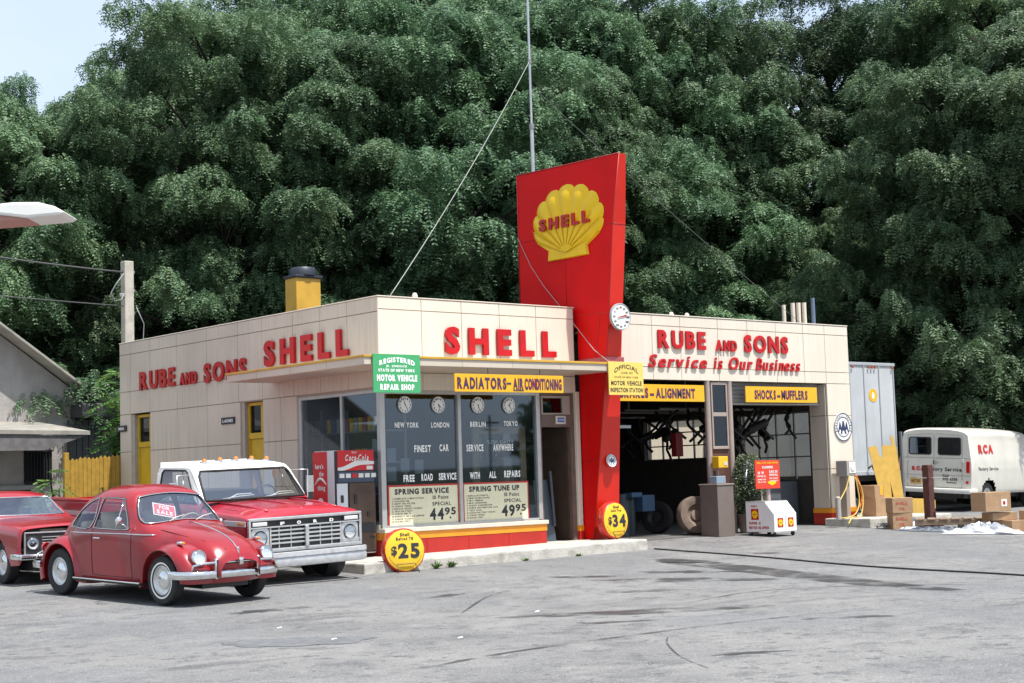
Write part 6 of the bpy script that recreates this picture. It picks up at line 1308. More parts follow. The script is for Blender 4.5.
for z in (.98, 1.53, 2.08):
    y = 1.0
    while y < 4.4 and n < 90:
        c = r.choice(CCOL if z > 1 else CCOL[:3]); h_ = .24; o = MB(); o.cyl((.72, y, z), (.72, y, z+h_), .055, n=10); o = tag(o.build('oil_can', c, smooth=True, angle=40), 'oil can standing on the rack behind the side windows', 'can', 'oil cans on the rack'); y += r.uniform(.125, .2); n += 1
t = thing('picture_frame', 'tan framed glass door standing open inside the office window', 'frame', (3.1, .6, 0)); mb = MB(); mb.bbox(2.46, 2.60, .62, .67, .9, 2.10, .008).bbox(3.56, 3.70, .62, .67, .9, 2.10, .008).bbox(2.60, 3.56, .62, .67, 1.98, 2.10, .008); mb.build('frame', mat('frame_tan', (.34, .26, .16), .5, var=.1), t)
mb = MB(); mb.box(2.60, 3.56, .644, .648, .9, 1.98); mb.build('pane', glass('inner_pane', (.8, .8, .8), .04), t)
mb = MB(); text(mb, 'JACK HIGH ONLY'[::-1][:9], (2.75, .64, 1.80), UX, UZ, .62, .07, .03) if 0 else text(mb, 'ROAD HELP', (3.42, .640, 1.80), (-1, 0, 0), UZ, .62, .07, .03); mb.build('lettering', SIGNW, t, norm=False)
mb = MB(); mb.bbox(1.0, 4.4, 2.6, 3.2, 0, .95, .02); tag(mb.build('counter', mat('counter_brown', (.10, .07, .05), .6)), 'dark sales counter inside the office', 'counter')
# a man in cap and khaki shirt, seen from behind through the window
def person():
    C0 = Vector((3.72, 1.35, 0)); J = {}
    pts = dict(pel=(0, 0, .98), sp=(0, .01, 1.18), ch=(0, .02, 1.38), nk=(0, .02, 1.50), sl=(-.18, .02, 1.42), sr=(.18, .02, 1.42), el=(-.25, .0, 1.15), er=(.25, .0, 1.15), wl=(-.20, .20, 1.02), wr=(.20, .22, 1.04), hl=(-.10, 0, .93), hr=(.10, 0, .93), kl=(-.11, .02, .50), kr=(.12, .02, .50), al=(-.11, 0, .08), ar=(.13, 0, .08), fl=(-.12, .18, .04), fr=(.15, .18, .04))
    rd = dict(pel=.155, sp=.15, ch=.165, nk=.06, sl=.075, sr=.075, el=.05, er=.05, wl=.034, wr=.034, hl=.10, hr=.10, kl=.065, kr=.065, al=.045, ar=.045, fl=.04, fr=.04)
    ed = [('pel', 'sp'), ('sp', 'ch'), ('ch', 'nk'), ('ch', 'sl'), ('ch', 'sr'), ('sl', 'el'), ('sr', 'er'), ('el', 'wl'), ('er', 'wr'), ('pel', 'hl'), ('pel', 'hr'), ('hl', 'kl'), ('hr', 'kr'), ('kl', 'al'), ('kr', 'ar'), ('al', 'fl'), ('ar', 'fr')]
    t = thing('person', 'man in a cap and pale khaki shirt standing inside the office, back to the window', 'person', C0)
    ks = list(pts); me = bpy.data.meshes.new('body'); me.from_pydata([Vector(pts[k]) for k in ks], [(ks.index(a), ks.index(b)) for a, b in ed], []); o = link('body', me, mat('khaki_shirt', (.36, .33, .24), .8, var=.12), t, shift=False)
    md = o.modifiers.new('skin', 'SKIN')
    for i, k in enumerate(ks): me.skin_vertices[0].data[i].radius = (rd[k], rd[k]*.8)
    me.skin_vertices[0].data[0].use_root = True; o.modifiers.new('s', 'SUBSURF').levels = 2
    SK = mat('skin', (.45, .26, .18), .5)
    mb = MB(); mb.lathe([(0, -.03), (.06, -.02), (.075, .03), (.088, .09), (.09, .14), (.075, .20), (.04, .235), (0, .24)], (0, .03, 1.50), (0, 0, 1), 20); mb.lathe([(0, .0), (.02, .01), (.012, .03), (0, .03)], (-.09, .03, 1.60), (-1, 0, 0), 10).lathe([(0, .0), (.02, .01), (.012, .03), (0, .03)], (.09, .03, 1.60), (1, 0, 0), 10).lathe([(.02, 0), (.014, .02), (0, .03)], (0, .115, 1.59), (0, 1, 0), 10); h = link('head', mesh_of(mb), SK, t, True, shift=False)
    mb = MB(); mb.lathe([(.093, 0), (.096, .06), (.08, .11), (.04, .13), (0, .135)], (0, .025, 1.645), (0, 0, 1), 20); mb.bbox(-.07, .07, .09, .19, 1.645, 1.66, .006); link('cap', mesh_of(mb), mat('cap_tan', (.30, .28, .22), .8), t, True, shift=False)
    mb = MB(); mb.lathe([(.088, .0), (.093, .06), (.09, .10)], (0, .015, 1.555), (0, 0, 1), 18); link('hair', mesh_of(mb), mat('hair_grey', (.12, .10, .09), .8), t, True, shift=False)
    for s_ in (-1, 1):
        mb = MB(); w0 = Vector(pts['wl' if s_ < 0 else 'wr']); mb.tube([w0, w0+Vector((0, .05, -.01)), w0+Vector((0, .09, -.02))], [.034, .042, .038], 8)
        for f_ in range(4): b = w0+Vector((-.028+.019*f_, .085, -.02)); mb.tube([b, b+Vector((0, .035, -.01)), b+Vector((0, .055+.006*(f_ in (1, 2)), -.04))], [.010, .009, .007], 6)
        b = w0+Vector((-s_*.035, .03, 0)); mb.tube([b, b+Vector((-s_*.03, .03, -.01)), b+Vector((-s_*.03, .055, -.02))], [.012, .010, .008], 6); link('hand', mesh_of(mb), SK, t, True, shift=False)
def mesh_of(mb):
    me = bpy.data.meshes.new('m'); me.from_pydata(mb.v, [], mb.f); me.update(); return me
person()
# ------------------------------------------------------------------ air post, bollard, boxes, pallet etc.
t = thing('air_pump_post', 'grey air pump box on a post with a looped yellow hose at the right pillar', 'pump', (12.0, -.3, .1))
mb = MB(); mb.bbox(11.93, 12.05, -.32, -.14, .09, 1.0, .01); mb.build('post', mat('post_taupe', (.30, .25, .21), .6), t); mb = MB(); mb.bbox(11.86, 12.18, -.42, -.12, .98, 1.32, .015); mb.build('box', mat('meter_grey', (.36, .33, .30), .5), t)
mb = MB(); mb.bbox(11.92, 12.14, -.435, -.42, 1.04, 1.28, .01).lathe([(0, .02), (.07, .02), (.08, 0)], (12.03, -.432, 1.17), (0, -1, 0), 18); mb.build('gauge', WHT, t)
PUMP = t
HOSEY = mat('hose_yellow', (.60, .42, .10), .6); HOSEO = mat('hose_orange', (.75, .16, .02), .5)
def smooth3(pts, n=8):
    P = [np.array(p, float) for p in pts]; P = [2*P[0]-P[1]]+P+[2*P[-1]-P[-2]]; o = []
    for i in range(1, len(P)-2):
        for q in range(n): o.append(tuple(cr(P[i-1], P[i], P[i+1], P[i+2], q/n)))
    return o+[tuple(P[-2])]
mb = MB(); mb.tube(smooth3([(11.9, -.44, .98), (11.75, -.45, .72), (11.50, -.46, .45), (11.38, -.46, .20), (11.50, -.5, .02+.09), (11.75, -.5, .115), (12.0, -.5, .2), (12.15, -.48, .45), (12.12, -.46, .80), (12.08, -.45, .95)]), .014, 6); mb.tube(smooth3([(12.10, -.44, .95), (12.28, -.46, .70), (12.24, -.5, .35), (12.05, -.55, .12), (11.6, -.7, .11), (11.2, -.9, .0)]), .014, 6); mb.build('hose', HOSEY, t, smooth=True)
mb = MB(); mb.tube(smooth3([(12.16, -.40, 1.0), (12.30, -.40, .75), (12.34, -.42, .50), (12.22, -.42, .30)]), .028, 7); mb.build('orange_hose', HOSEO, t, smooth=True); PUMP.location.x += .20; PUMP.location.y += .24
mb = MB(); mb.cyl((11.47, -.36, .09), (11.47, -.36, .54), .055, n=16); mb.lathe([(.055, 0), (.04, .02), (0, .03)], (11.47, -.36, .54), (0, 0, 1), 16); tag(mb.build('bollard', mat('bollard_grey', (.42, .38, .34), .6, var=.15), smooth=True, angle=50), 'short pale pipe bollard in front of the right pillar', 'bollard')
def carton(label, x, y, z, w_, d, h_, rz, m=None, mark=None):
    t = thing('cardboard_box', label, 'box', (x, y, z), (0, 0, rad(rz)), 'cardboard boxes at the right'); a = MB(); a.bbox(-w_/2, w_/2, -d/2, d/2, 0, h_, .006); a.build('carton', m or CARD, t)
    a = MB(); a.box(-w_/2+.01, w_/2-.01, -.03, .03, h_, h_+.002); a.box(-w_/2+.01, w_/2-.01, -.002-d/2, -d/2-.0, h_*.86, h_*.87); a.build('tape', mat('tape_tan', (.48, .34, .18), .4), t)
    if mark == 'label': a = MB(); a.box(w_*.12, w_*.34, -d/2-.003, -d/2, h_*.25, h_*.62); lb = a.build('label_sheet', WHT, t); a = MB(); a.box(w_*.18, w_*.27, -d/2-.006, -d/2-.003, h_*.34, h_*.52); a.build('print', REDL, lb)
    if mark == 'yellow': a = MB(); a.box(w_*.05, w_*.38, -d/2-.003, -d/2, h_*.2, h_*.95); a.build('label_sheet', SYEL, t)
    if mark == 'red': a = MB(); text(a, 'SHELL', (-w_*.35, -d/2-.001, h_*.55), UX, UZ, w_*.6, h_*.2, .03); text(a, 'OIL', (-w_*.2, -d/2-.001, h_*.2), UX, UZ, w_*.3, h_*.2, .03); a.build('print', mat('print_red', (.42, .08, .05), .7), t, norm=False)
    return t
carton('larger cardboard box with white label on the kerb beside the yellow boards', 12.98, -.25, .096, .55, .42, .40, -8, mark='label')
carton('small cardboard box with yellow label on top of the larger kerb box', 12.88, -.20, .497, .36, .34, .27, 4, mark='yellow')
carton('lower cardboard box of the pair left of the pallet', 11.95, -1.55, g(11.9, -1.5), .42, .36, .33, -35, mark='red'); carton('upper cardboard box of the pair left of the pallet', 11.95, -1.55, g(11.9, -1.5)+.331, .44, .38, .31, -32, mark='red')
gz = g(12, -3.6)
carton('big cardboard box with white label topping the pile at the right edge', 12.35, -3.45, gz+.42, .62, .45, .38, -18, mark='label')
carton('flat cardboard box under the big one in the right pile', 12.55, -3.50, gz+.24, .55, .40, .155, -25); carton('cardboard box at the bottom of the right pile, front', 12.62, -3.72, gz, .42, .40, .235, -10); carton('flat cardboard box left of the right pile, lying on the ground', 12.2, -3.25, gz, .42, .35, .17, -40)
carton('cardboard box standing at the far right of the pile', 12.95, -4.0, gz, .40, .36, .42, -5)
# plywood sheets painted yellow
YPL = mat('ply_yellow', (.62, .38, .07), .6, var=.15, vscale=5, streak=.15)
def ply(label, O, U, V, poly, m=YPL):
    a = MB(); O = Vector(O); U = Vector(U).normalized(); V = Vector(V).normalized(); N = U.cross(V); a.prism(poly, O, U, V, -N*.02); tag(a.build('plywood_sheet', m), label, 'board', 'yellow plywood boards')
ply('tall yellow plywood sheet with a ragged top leaning by the trailer', (14.55, .95, -.06), (.80, -.52, 0), (0, .10, 1), [(.0, 1.68), (.20, 1.72), (.25, 1.46), (.31, 1.45), (.34, 1.72), (.68, 1.70), (.70, 0), (.50, 0), (.42, .9), (.40, .1), (.20, .1)])
ply('narrow yellow plywood strip at the right of the tall sheet', (15.02, .70, -.06), (.80, -.52, 0), (0, .1, 1), [(.06, 1.95), (.13, 1.9), (.15, 0), (.07, 0)])
ply('low yellow plywood offcut under the van bumper', (15.6, .75, -.05), (.85, -.52, 0), (0, .1, 1), [(0, .46), (.35, .44), (.40, .30), (.5, .42), (.62, .40), (.60, .20), (.35, .22), (.3, .0), (0, .0)])
mb = MB(); mb.bbox(15.14, 15.20, .62, .68, -.1, 1.95, .008); tag(mb.build('wooden_post', mat('post_slate', (.12, .13, .14), .7)), 'dark upright post beside the yellow plywood', 'post')
# rusty jack post and pallet
t = thing('steel_jack', 'rusty dark red steel lifting post standing behind the pallet', 'jack', (13.1, -1.5, -.15)); RST = mat('rust_red', (.10, .03, .022), .6, var=.4, vscale=8)
z0 = g(13.1, -1.5); mb = MB(); mb.bbox(12.98, 13.16, -1.58, -1.42, z0+.10, 1.17, .012); mb.build('column', RST, t); mb = MB(); mb.cyl((12.94, -1.6, z0), (12.94, -1.6, z0+.4), .03).cyl((13.22, -1.5, z0), (13.22, -1.5, z0+.34), .035).cyl((13.05, -1.64, z0), (13.05, -1.64, z0+.3), .025); mb.bbox(12.86, 13.3, -1.7, -1.4, z0, z0+.05, .01); mb.build('base', RST, t); mb = MB(); mb.cyl((12.75, -1.45, .90), (13.55, -1.75, .88), .008, n=6); mb.build('rod', STEEL, t)
t = thing('wooden_pallet', 'weathered wooden pallet lying on blocks in front of the van', 'pallet', (12.9, -2.5, -.16)); WD = mat('pallet_wood', (.26, .18, .12), .85, var=.35, vscale=6)
Mx = Matrix.Translation((12.75, -2.35, g(12.8, -2.4))) @ Matrix.Rotation(rad(-55), 4, 'Z')
for i in range(7): mb = MB(); mb.bbox(-.80+.235*i, -.64+.235*i, -.5, .5, .20, .225, .004, Mx); mb.build('deck_board', WD, t)
for y in (-.45, 0, .45): mb = MB(); mb.bbox(-.82, .86, y-.04, y+.04, .10, .199, .004, Mx); mb.build('runner', WD, t)
for x in (-.7, .1, .75): mb = MB(); mb.bbox(x-.06, x+.06, -.5, .5, .0, .099, .006, Mx); mb.build('block', mat('block_dark', (.06, .05, .045), .8), t)
# crumpled plastic and paper
def crumple(label, cx_, cy_, rx, ry, rot, h_, m, seed, name='plastic_sheet', cat='plastic'):
    r = random.Random(seed); n, k = 30, 9; vs = [(cx_, cy_, g(cx_, cy_)+h_*.6)]
    for j in range(1, k+1):
        for i in range(n):
            t_ = 2*math.pi*i/n; q = (j/k)*(1+.22*math.sin(3*t_+seed)+.15*math.sin(7*t_)); x = rx*q*math.cos(t_); y = ry*q*math.sin(t_); X_ = cx_+x*math.cos(rot)-y*math.sin(rot); Y_ = cy_+x*math.sin(rot)+y*math.cos(rot); vs.append((X_+r.uniform(-.02, .02), Y_+r.uniform(-.02, .02), g(X_, Y_)+.012+(h_*r.uniform(.1, 1)*(1-(j/k)**2) if j < k else 0)))
    fs = [(0, 1+i, 1+(i+1) % n) for i in range(n)]+[(1+(j-1)*n+i, 1+j*n+i, 1+j*n+(i+1) % n, 1+(j-1)*n+(i+1) % n) for j in range(1, k) for i in range(n)]
    a = MB(); a.add(vs, fs); tag(a.build(name, m), label, cat, 'crumpled sheets on the ground')
PLS = mat('plastic_white', (.70, .72, .74), .3, var=.15, vscale=8); PLG = mat('plastic_grey', (.16, .18, .21), .3, var=.4, vscale=8)
crumple('large crumpled white plastic sheet at the right edge, before the pallet', 11.85, -3.6, .75, .24, -1.0, .24, PLS, 3); crumple('dark wet-looking plastic sheet under the front of the pallet', 11.9, -2.5, .75, .22, -.95, .10, PLG, 6); crumple('small white plastic scrap beside the cardboard pair', 11.72, -1.95, .28, .16, -.9, .08, PLS, 8); crumple('white plastic heap on the kerb between the box and the cardboard pair', 12.9, -1.0, .50, .22, -.6, .22, PLS, 12)
r = random.Random(3); mb = MB(); zz = g(11.9, -1.1)
for k in range(26):
    a = r.uniform(0, 6.28); c = Vector((11.95+r.uniform(-.28, .28), -1.25+r.uniform(-.14, .14), zz+.03+r.uniform(0, .07))); n = 10; u = Vector((math.cos(a), math.sin(a), r.uniform(-.5, .5))).normalized(); v = u.orthogonal().normalized(); mb.tube([c+u*math.cos(2*math.pi*i/n)*.06+v*math.sin(2*math.pi*i/n)*.035 for i in range(n)], .011, 5, True)
tag(mb.build('chain_heap', STEEL, smooth=True), 'small heap of steel chain lying before the kerb', 'chain')
t = thing('hand_truck_wheel', 'grey dolly wheel standing behind the kerb box', 'wheel', (13.3, .6, .1)); mb = MB(); mb.lathe([(.12, -.05), (.19, -.06), (.22, 0), (.19, .06), (.12, .05)], (13.35, .75, .30), (-.5, -.86, 0), 24); mb.build('tyre', RUB, t, smooth=True); mb = MB(); mb.lathe([(.125, .03), (.06, .01), (0, .03)], (13.35, .75, .30), (-.5, -.86, 0), 20); mb.build('rim', CHRW, t, smooth=True)
# ------------------------------------------------------------------ trees
def leafmat(name, c1, c2, tr=.25):
    m = bpy.data.materials.new(name); m.use_nodes = True; n = m.node_tree.nodes; L = m.node_tree.links; b = n['Principled BSDF']; out = n['Material Output']
    at = n.new('ShaderNodeAttribute'); at.attribute_name = 'tint'; mx = n.new('ShaderNodeMix'); mx.data_type = 'RGBA'; mx.inputs[6].default_value = (*c1, 1); mx.inputs[7].default_value = (*c2, 1); L.new(at.outputs['Fac'], mx.inputs[0])
    oi = n.new('ShaderNodeObjectInfo'); hs = n.new('ShaderNodeHueSaturation'); mr = n.new('ShaderNodeMapRange'); mr.inputs[3].default_value = .85; mr.inputs[4].default_value = 1.4; hm = n.new('ShaderNodeMapRange'); hm.inputs[3].default_value = .488; hm.inputs[4].default_value = .525; m7 = n.new('ShaderNodeMath'); m7.operation = 'FRACT'; m8 = n.new('ShaderNodeMath'); m8.operation = 'MULTIPLY'; m8.inputs[1].default_value = 7.31; L.new(oi.outputs['Random'], m8.inputs[0]); L.new(m8.outputs[0], m7.inputs[0]); L.new(m7.outputs[0], hm.inputs[0]); L.new(hm.outputs[0], hs.inputs['Hue']); L.new(oi.outputs['Random'], mr.inputs[0]); L.new(mr.outputs[0], hs.inputs['Value']); L.new(mx.outputs[2], hs.inputs['Color'])
    L.new(hs.outputs[0], b.inputs['Base Color']); b.inputs['Roughness'].default_value = .5; b.inputs['Specular IOR Level'].default_value = .3
    tl = n.new('ShaderNodeBsdfTranslucent'); L.new(hs.outputs[0], tl.inputs[0]); ms = n.new('ShaderNodeMixShader'); ms.inputs[0].default_value = tr; L.new(b.outputs[0], ms.inputs[1]); L.new(tl.outputs[0], ms.inputs[2]); L.new(ms.outputs[0], out.inputs[0]); return m
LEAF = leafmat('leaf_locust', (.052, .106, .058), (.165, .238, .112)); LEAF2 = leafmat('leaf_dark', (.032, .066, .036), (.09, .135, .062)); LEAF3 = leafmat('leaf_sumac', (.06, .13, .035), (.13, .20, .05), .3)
BARK = mat('bark', (.035, .028, .022), .9, var=.4, bump=.8, bscale=8)
def fronds(P, D, Uv, Ln, lw, ll, pairs, droop, tint):
    """pinnate fronds as small leaflet faces; P base, D direction, Uv up hint (all n x 3), Ln lengths"""
    n = len(P); S = np.cross(D, Uv); S /= np.linalg.norm(S, axis=1)[:, None]+1e-9; Nn = np.cross(S, D)
    vs = []; tt = []
    for k in range(pairs):
        for sd_ in (1, -1):
            a = (k+.6)/(pairs+.3); base = P+D*(Ln*a)[:, None]-np.array([0, 0, 1.])*(Ln*droop*a*a)[:, None]
            d = S*sd_*.86+D*.42; d = d+Nn*NR.normal(0, .22, (n, 1)); d[:, 2] -= .30; d /= np.linalg.norm(d, axis=1)[:, None]; wv = np.cross(d, Nn+NR.normal(0, .35, (n, 3))); wv /= np.linalg.norm(wv, axis=1)[:, None]+1e-9
            l = (ll*(1-.35*abs(a-.45))*NR.uniform(.8, 1.2, n))[:, None]; q = np.stack([base, base+d*l*.45+wv*lw*.5, base+d*l, base+d*l*.45-wv*lw*.5], 1); vs.append(q); tt.append(np.repeat(np.clip(tint+NR.normal(0, .12, n), 0, 1), 4).reshape(n, 4))
    return np.concatenate(vs).reshape(-1, 3), np.concatenate(tt).reshape(-1)
def leafmesh(name, V, T, m):
    n = len(V)//4; me = bpy.data.meshes.new(name); me.vertices.add(len(V)); me.vertices.foreach_set('co', V.astype(np.float32).ravel()); me.loops.add(len(V)); me.loops.foreach_set('vertex_index', np.arange(len(V), dtype=np.int32)); me.polygons.add(n); me.polygons.foreach_set('loop_start', np.arange(0, len(V), 4, dtype=np.int32)); me.polygons.foreach_set('loop_total', np.full(n, 4, dtype=np.int32))
    a = me.attributes.new('tint', 'FLOAT', 'POINT'); a.data.foreach_set('value', T.astype(np.float32)); me.update(); me.validate(); return me
def crown_mesh(seed, Hh, Rr, z0, nb, nf, ll=.118, lw=.048, ln=.42, pairs=6, gap=0.):
    rs = np.random.default_rng(seed); r = random.Random(seed); V = []; T = []; boughs = []
    for i in range(nb):
        q = (i+.5)/nb; z = z0+(Hh-z0)*(q**.9); prof = math.sin(math.pi*min(.97, .12+.80*((z-z0)/(Hh-z0))**.75))**.55; a = i*2.399+r.uniform(-.4, .4); rad_ = Rr*prof*(r.uniform(.62, 1.08) if i % 4 else r.uniform(.1, .6))*(1+.18*math.sin(3*a+seed)); boughs.append((math.cos(a)*rad_, math.sin(a)*rad_, z+r.uniform(-.5, .5), r.uniform(.75, 1.55)*(1-.25*q), a))
    for (bx, by, bz, br, a) in boughs:
        if gap and r.random() < gap: continue
        # a bough is several overlapping umbrella sprays
        for s_ in range(r.randint(5, 8)):
            ox, oy, oz = r.gauss(0, br*.52), r.gauss(0, br*.52), r.gauss(0, br*.30); rr = br*r.uniform(.22, .72); n = int(nf*rr*rr*1.3)+12
            rho = np.sqrt(rs.uniform(0, 1, n)); ph = rs.uniform(0, 2*math.pi, n); hgt = rr*r.uniform(.25, .6)*(1-rho**2)-rs.exponential(.12, n)+rs.normal(0, .05, n)+rr*r.uniform(-.35, .35)*rho*np.cos(ph-a)
            P = np.stack([bx+ox+rr*rho*np.cos(ph), by+oy+rr*rho*np.sin(ph), bz+oz+hgt], 1)
            ph2 = ph+rs.normal(0, .6, n); ele = -.05-.70*rho+rs.normal(0, .42, n); D = np.stack([np.cos(ph2)*np.cos(ele), np.sin(ph2)*np.cos(ele), np.sin(ele)], 1); P = P-D*(ln*.4)
            Uv = np.tile([[0, 0, 1.]], (n, 1))+rs.normal(0, .25, (n, 3)); tint = np.clip(.30+.42*rho*0+.35*rs.random(n)+.25*(r.random()-.5), 0, 1)
            v, t_ = fronds(P, D, Uv, rs.uniform(.75, 1.25, n)*ln, lw, ll, pairs, .45, tint); V.append(v); T.append(t_)
    return np.concatenate(V), np.concatenate(T), boughs
def trunk_mesh(seed, Hh, boughs, r0=.28, lean=(0, 0)):
    r = random.Random(seed); mb = MB(); pts = []; n = 10
    for i in range(n+1): q = i/n; pts.append(Vector((lean[0]*q+.25*math.sin(q*4+seed), lean[1]*q+.2*math.sin(q*5+seed*2)*q, -.6+Hh*.93*q)))
    mb.tube(pts, [r0*(1-.88*(i/n))+.02 for i in range(n+1)], 9)
    for bi, (bx, by, bz, br, a) in enumerate(boughs):
        if bi % 2: continue
        e = Vector((bx, by, bz)); k = max(0, min(n-1, int((bz-1.8+.6)/(Hh*.93)*n))); s_ = pts[k]; m_ = s_.lerp(e, .5)+Vector((r.uniform(-.3, .3), r.uniform(-.3, .3), .35)); mb.tube([s_, s_.lerp(m_, .5)+Vector((0, 0, .1)), m_, m_.lerp(e, .6), e], [.09*(1-k/n*.6), .07, .05, .03, .015], 5)
        for q in range(2): e2 = e+Vector((r.gauss(0, .6), r.gauss(0, .6), r.gauss(.1, .3))); mb.tube([m_.lerp(e, .4), e2], [.025, .008], 4)
    me = bpy.data.meshes.new('trunk'); me.from_pydata(mb.v, [], mb.f); me.update(); me.polygons.foreach_set('use_smooth', [True]*len(me.polygons)); me.materials.append(BARK); return me
KINDS = []
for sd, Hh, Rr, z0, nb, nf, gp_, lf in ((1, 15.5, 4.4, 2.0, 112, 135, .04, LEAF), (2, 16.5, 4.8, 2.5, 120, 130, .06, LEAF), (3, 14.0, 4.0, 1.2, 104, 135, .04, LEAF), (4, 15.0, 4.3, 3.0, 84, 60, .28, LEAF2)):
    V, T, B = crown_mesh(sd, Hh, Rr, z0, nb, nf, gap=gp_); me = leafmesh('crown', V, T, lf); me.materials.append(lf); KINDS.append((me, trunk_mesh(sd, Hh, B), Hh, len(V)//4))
print('leaf faces', [k[3] for k in KINDS])
LABS = []
def tree(kind, px, D, hgt, rot, label, grp='trees on the bank behind the station', wide=1., name='locust_tree', lower=0):
    me, tm, Hh, _ = KINDS[kind]; p = away(px, D); p.z = terr(p.x, p.y)-.1-lower; s_ = hgt/Hh
    t = thing(name, label, 'tree', p, None, grp); t.rotation_euler = (0, 0, rot); t.scale = (s_*wide, s_*wide, s_)
    for nm, m in (('trunk', tm), ('crown', me)): o = bpy.data.objects.new(nm, m); C.objects.link(o); o.parent = t
    return t
row1 = [(-20, 41, 12.0, 2, 'leftmost front tree, low, behind the street lamp'), (70, 45, 11.6, 0, 'front tree behind the pale utility pole with its top against the sky'), (215, 43, 14.2, 1, 'broad front tree left of the yellow chimney, reaching the top of the picture'), (335, 43.5, 13.4, 0, 'front tree directly behind the yellow chimney'), (455, 44.5, 14.6, 2, 'front tree between the chimney and the antenna mast'), (560, 47, 13.2, 1, 'front tree behind the red pylon'), (675, 51, 13.0, 0, 'front tree just right of the red pylon'), (752, 52, 9.0, 2, 'low front tree behind the right bay'), (850, 52, 8.5, 0, 'low dark front tree above the vent pipes'), (960, 46, 12.5, 1, 'front tree above the white van'), (1060, 45, 14.5, 2, 'front tree at the right edge')]
for i, (px, D, h_, k, lab) in enumerate(row1): tree(k, px, D, h_, i*1.7+.3, lab, wide=1.05)
row2 = [(-60, 52, 15.0, 1), (60, 54, 14.0, 2), (188, 51, 15.6, 0), (270, 50, 17.5, 1), (380, 51, 17.5, 0), (500, 52, 18, 2), (610, 51, 17.5, 1), (672, 52, 17, 0), (815, 56, 7.0, 0), (975, 54, 17.5, 0), (1010, 53, 18, 1), (1090, 52, 18, 2)]
pos2 = ['far left, low', 'left, under the open sky', 'beside the open sky', 'behind the chimney tree', 'left of the mast wire', 'behind the mast', 'right of the mast', 'left of the sky gap', 'under the sky gap', 'right of the sky gap', 'at the right edge', 'beyond the right edge']
for i, (px, D, h_, k) in enumerate(row2): tree(k, px, D, h_-1.5, i*2.1+1, 'second-row tree ' + pos2[i], wide=1.05)
row3 = [(-40, 64, 13, 0), (90, 66, 11.5, 1), (250, 62, 19, 2), (340, 63, 19.5, 1), (450, 64, 20, 0), (560, 63, 20, 2), (640, 64, 19, 1), (765, 68, 6.0, 0), (870, 68, 6.0, 1), (1015, 63, 20, 2), (1070, 63, 20, 0)]
pos3 = ['far left', 'left, below the sky', 'behind the tall left crowns', 'behind the chimney', 'left of the mast', 'behind the pylon', 'right of the pylon', 'low, under the sky gap, left', 'low, under the sky gap, right', 'right of the gap', 'far right']
for i, (px, D, h_, k) in enumerate(row3): tree(k, px, D, h_-3, i*1.3+2, 'hindmost tree ' + pos3[i], wide=1.25)
tree(3, 785, 56, 16.4, .4, 'thin open-crowned tree whose branches stand before the sky gap, left'); tree(3, 850, 57, 16.8, 2.4, 'thin open-crowned tree whose branches stand before the sky gap, right', wide=1.1)
tree(3, 815, 58, 15.5, 4.0, 'thin open-crowned tree in the middle of the sky gap, farther back', wide=1.0)
# undergrowth under the trees
def bush_mesh(seed, Rr, Hh, nb, nf, ll, lw, ln, pairs): V, T, B = crown_mesh(seed, Hh, Rr, .2, nb, nf, ll, lw, ln, pairs); return V, T, B
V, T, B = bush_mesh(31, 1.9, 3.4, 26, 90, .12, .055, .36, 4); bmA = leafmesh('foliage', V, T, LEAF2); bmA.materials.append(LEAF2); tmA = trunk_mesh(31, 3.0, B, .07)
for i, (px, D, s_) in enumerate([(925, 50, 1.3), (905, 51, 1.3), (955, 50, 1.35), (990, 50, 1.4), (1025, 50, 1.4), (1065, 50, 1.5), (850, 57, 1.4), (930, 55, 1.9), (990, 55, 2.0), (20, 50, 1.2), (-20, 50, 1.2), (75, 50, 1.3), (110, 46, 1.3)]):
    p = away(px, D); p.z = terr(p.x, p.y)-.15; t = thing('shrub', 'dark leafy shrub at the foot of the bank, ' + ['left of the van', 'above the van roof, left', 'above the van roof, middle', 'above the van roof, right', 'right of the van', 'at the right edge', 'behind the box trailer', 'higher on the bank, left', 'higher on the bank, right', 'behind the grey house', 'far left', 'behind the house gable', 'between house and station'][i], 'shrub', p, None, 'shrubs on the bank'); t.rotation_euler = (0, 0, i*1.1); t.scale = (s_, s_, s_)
    for nm, m in (('stem', tmA), ('foliage', bmA)): o = bpy.data.objects.new(nm, m); C.objects.link(o); o.parent = t
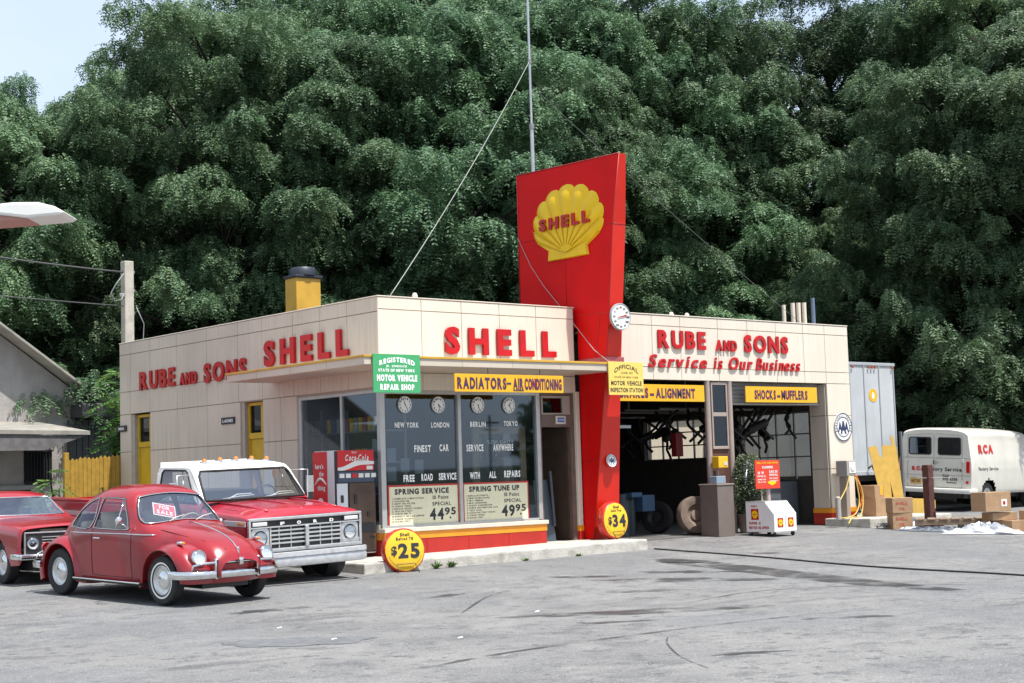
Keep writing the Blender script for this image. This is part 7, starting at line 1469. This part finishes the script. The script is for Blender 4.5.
# sumac with big pinnate leaves by the left corner
def sumac(name, label, base, stems, n, ln, seed, zr):
    r = np.random.default_rng(seed); t = thing(name, label, 'tree' if 'tree' in name else 'plant', base); Vs = []; Ts = []; mb = MB(); base = Vector(base)
    for (sx, sy, hz) in stems:
        top = Vector((sx, sy, hz)); mb.tube([(0, 0, 0), (sx*.3, sy*.3, hz*.5), tuple(top)], [.035, .025, .012], 6); m_ = n
        q = r.uniform(zr, 1., m_); P = np.array([[sx*(.3+.7*(a-.5)*2) if a > .5 else sx*.6*a, sy*a, hz*a] for a in q]); ph = r.uniform(0, 6.283, m_); el = r.uniform(-.1, .55, m_); D = np.stack([np.cos(ph)*np.cos(el), np.sin(ph)*np.cos(el), np.sin(el)], 1)
        v, t_ = fronds(P, D, np.tile([[0, 0, 1.]], (m_, 1)), r.uniform(.8, 1.2, m_)*ln, .055*ln/.7, .20*ln/.7, 11, .5, r.random(m_)); Vs.append(v); Ts.append(t_)
    o = link('foliage', leafmesh('foliage', np.concatenate(Vs), np.concatenate(Ts), LEAF3), LEAF3, t, shift=False); mb.v = mb.v; me = mesh_of(mb); link('stem', me, BARK, t, shift=False)
sumac('sumac_tree', 'bright green sumac with large feathery leaves at the left corner of the station', (1.0, 11.2, 0), [(-.15, 0, 3.9), (.2, .2, 4.3), (-.25, .1, 3.2), (.0, -.3, 3.4), (-.1, -.2, 2.5)], 22, .72, 5, .45)
sumac('leafy_plant', 'leafy green plant growing before the yellow fence beside the grey house', (-1.55, 9.2, -.1), [(-.15, 0, 1.7), (.1, .1, 1.35), (-.3, .0, 1.2), (.1, -.1, .9)], 20, .42, 6, .25)
sumac('leafy_plant', 'small green sapling standing in front of the yellow fence', (-.55, 9.2, -.1), [(0, 0, 1.35), (.05, 0, 1.0)], 12, .28, 8, .3)
# across the street, seen only as reflections: a wooded ridge and a line pole
t = thing('roadside_pole', 'wooden line pole with a crossarm across the street, mirrored in the office window', 'pole', (101, -120, -.5)); mb = MB(); mb.cyl((101, -120, -.5), (101, -120, 8.5), .18, .13); mb.box(99.6, 102.4, -120.08, -119.9, 7.5, 7.7).box(99.8, 102.2, -120.08, -119.9, 6.7, 6.85); mb.build('post', BARK, t)

for i, (x, y, k, h_) in enumerate(((79, -86, 0, 8.5), (87, -90, 1, 9.5), (95, -84, 2, 8))):
    t = thing('roadside_tree', 'tree across the street that shows only mirrored in the window, ' + ['left', 'middle', 'right'][i], 'tree', (x, y, terr(x, y)-.1), None, 'trees across the street'); t.scale = (h_/KINDS[k][2],)*3
    for nm, m in (('trunk', KINDS[k][1]), ('crown', KINDS[k][0])): o = bpy.data.objects.new(nm, m); C.objects.link(o); o.parent = t
t = thing('storage_shed', 'low cream shed with a yellow fascia seen through the bay side windows', 'shed', (14.5, 8.5, 0)); mb = MB(); mb.box(12.95, 16.1, 7.7, 9.9, -.3, 2.6); mb.build('wall', CREAM, t); mb = MB(); mb.bbox(12.9, 16.15, 7.6, 10.0, 2.6, 2.85, .01); mb.build('fascia', YTRIM, t)
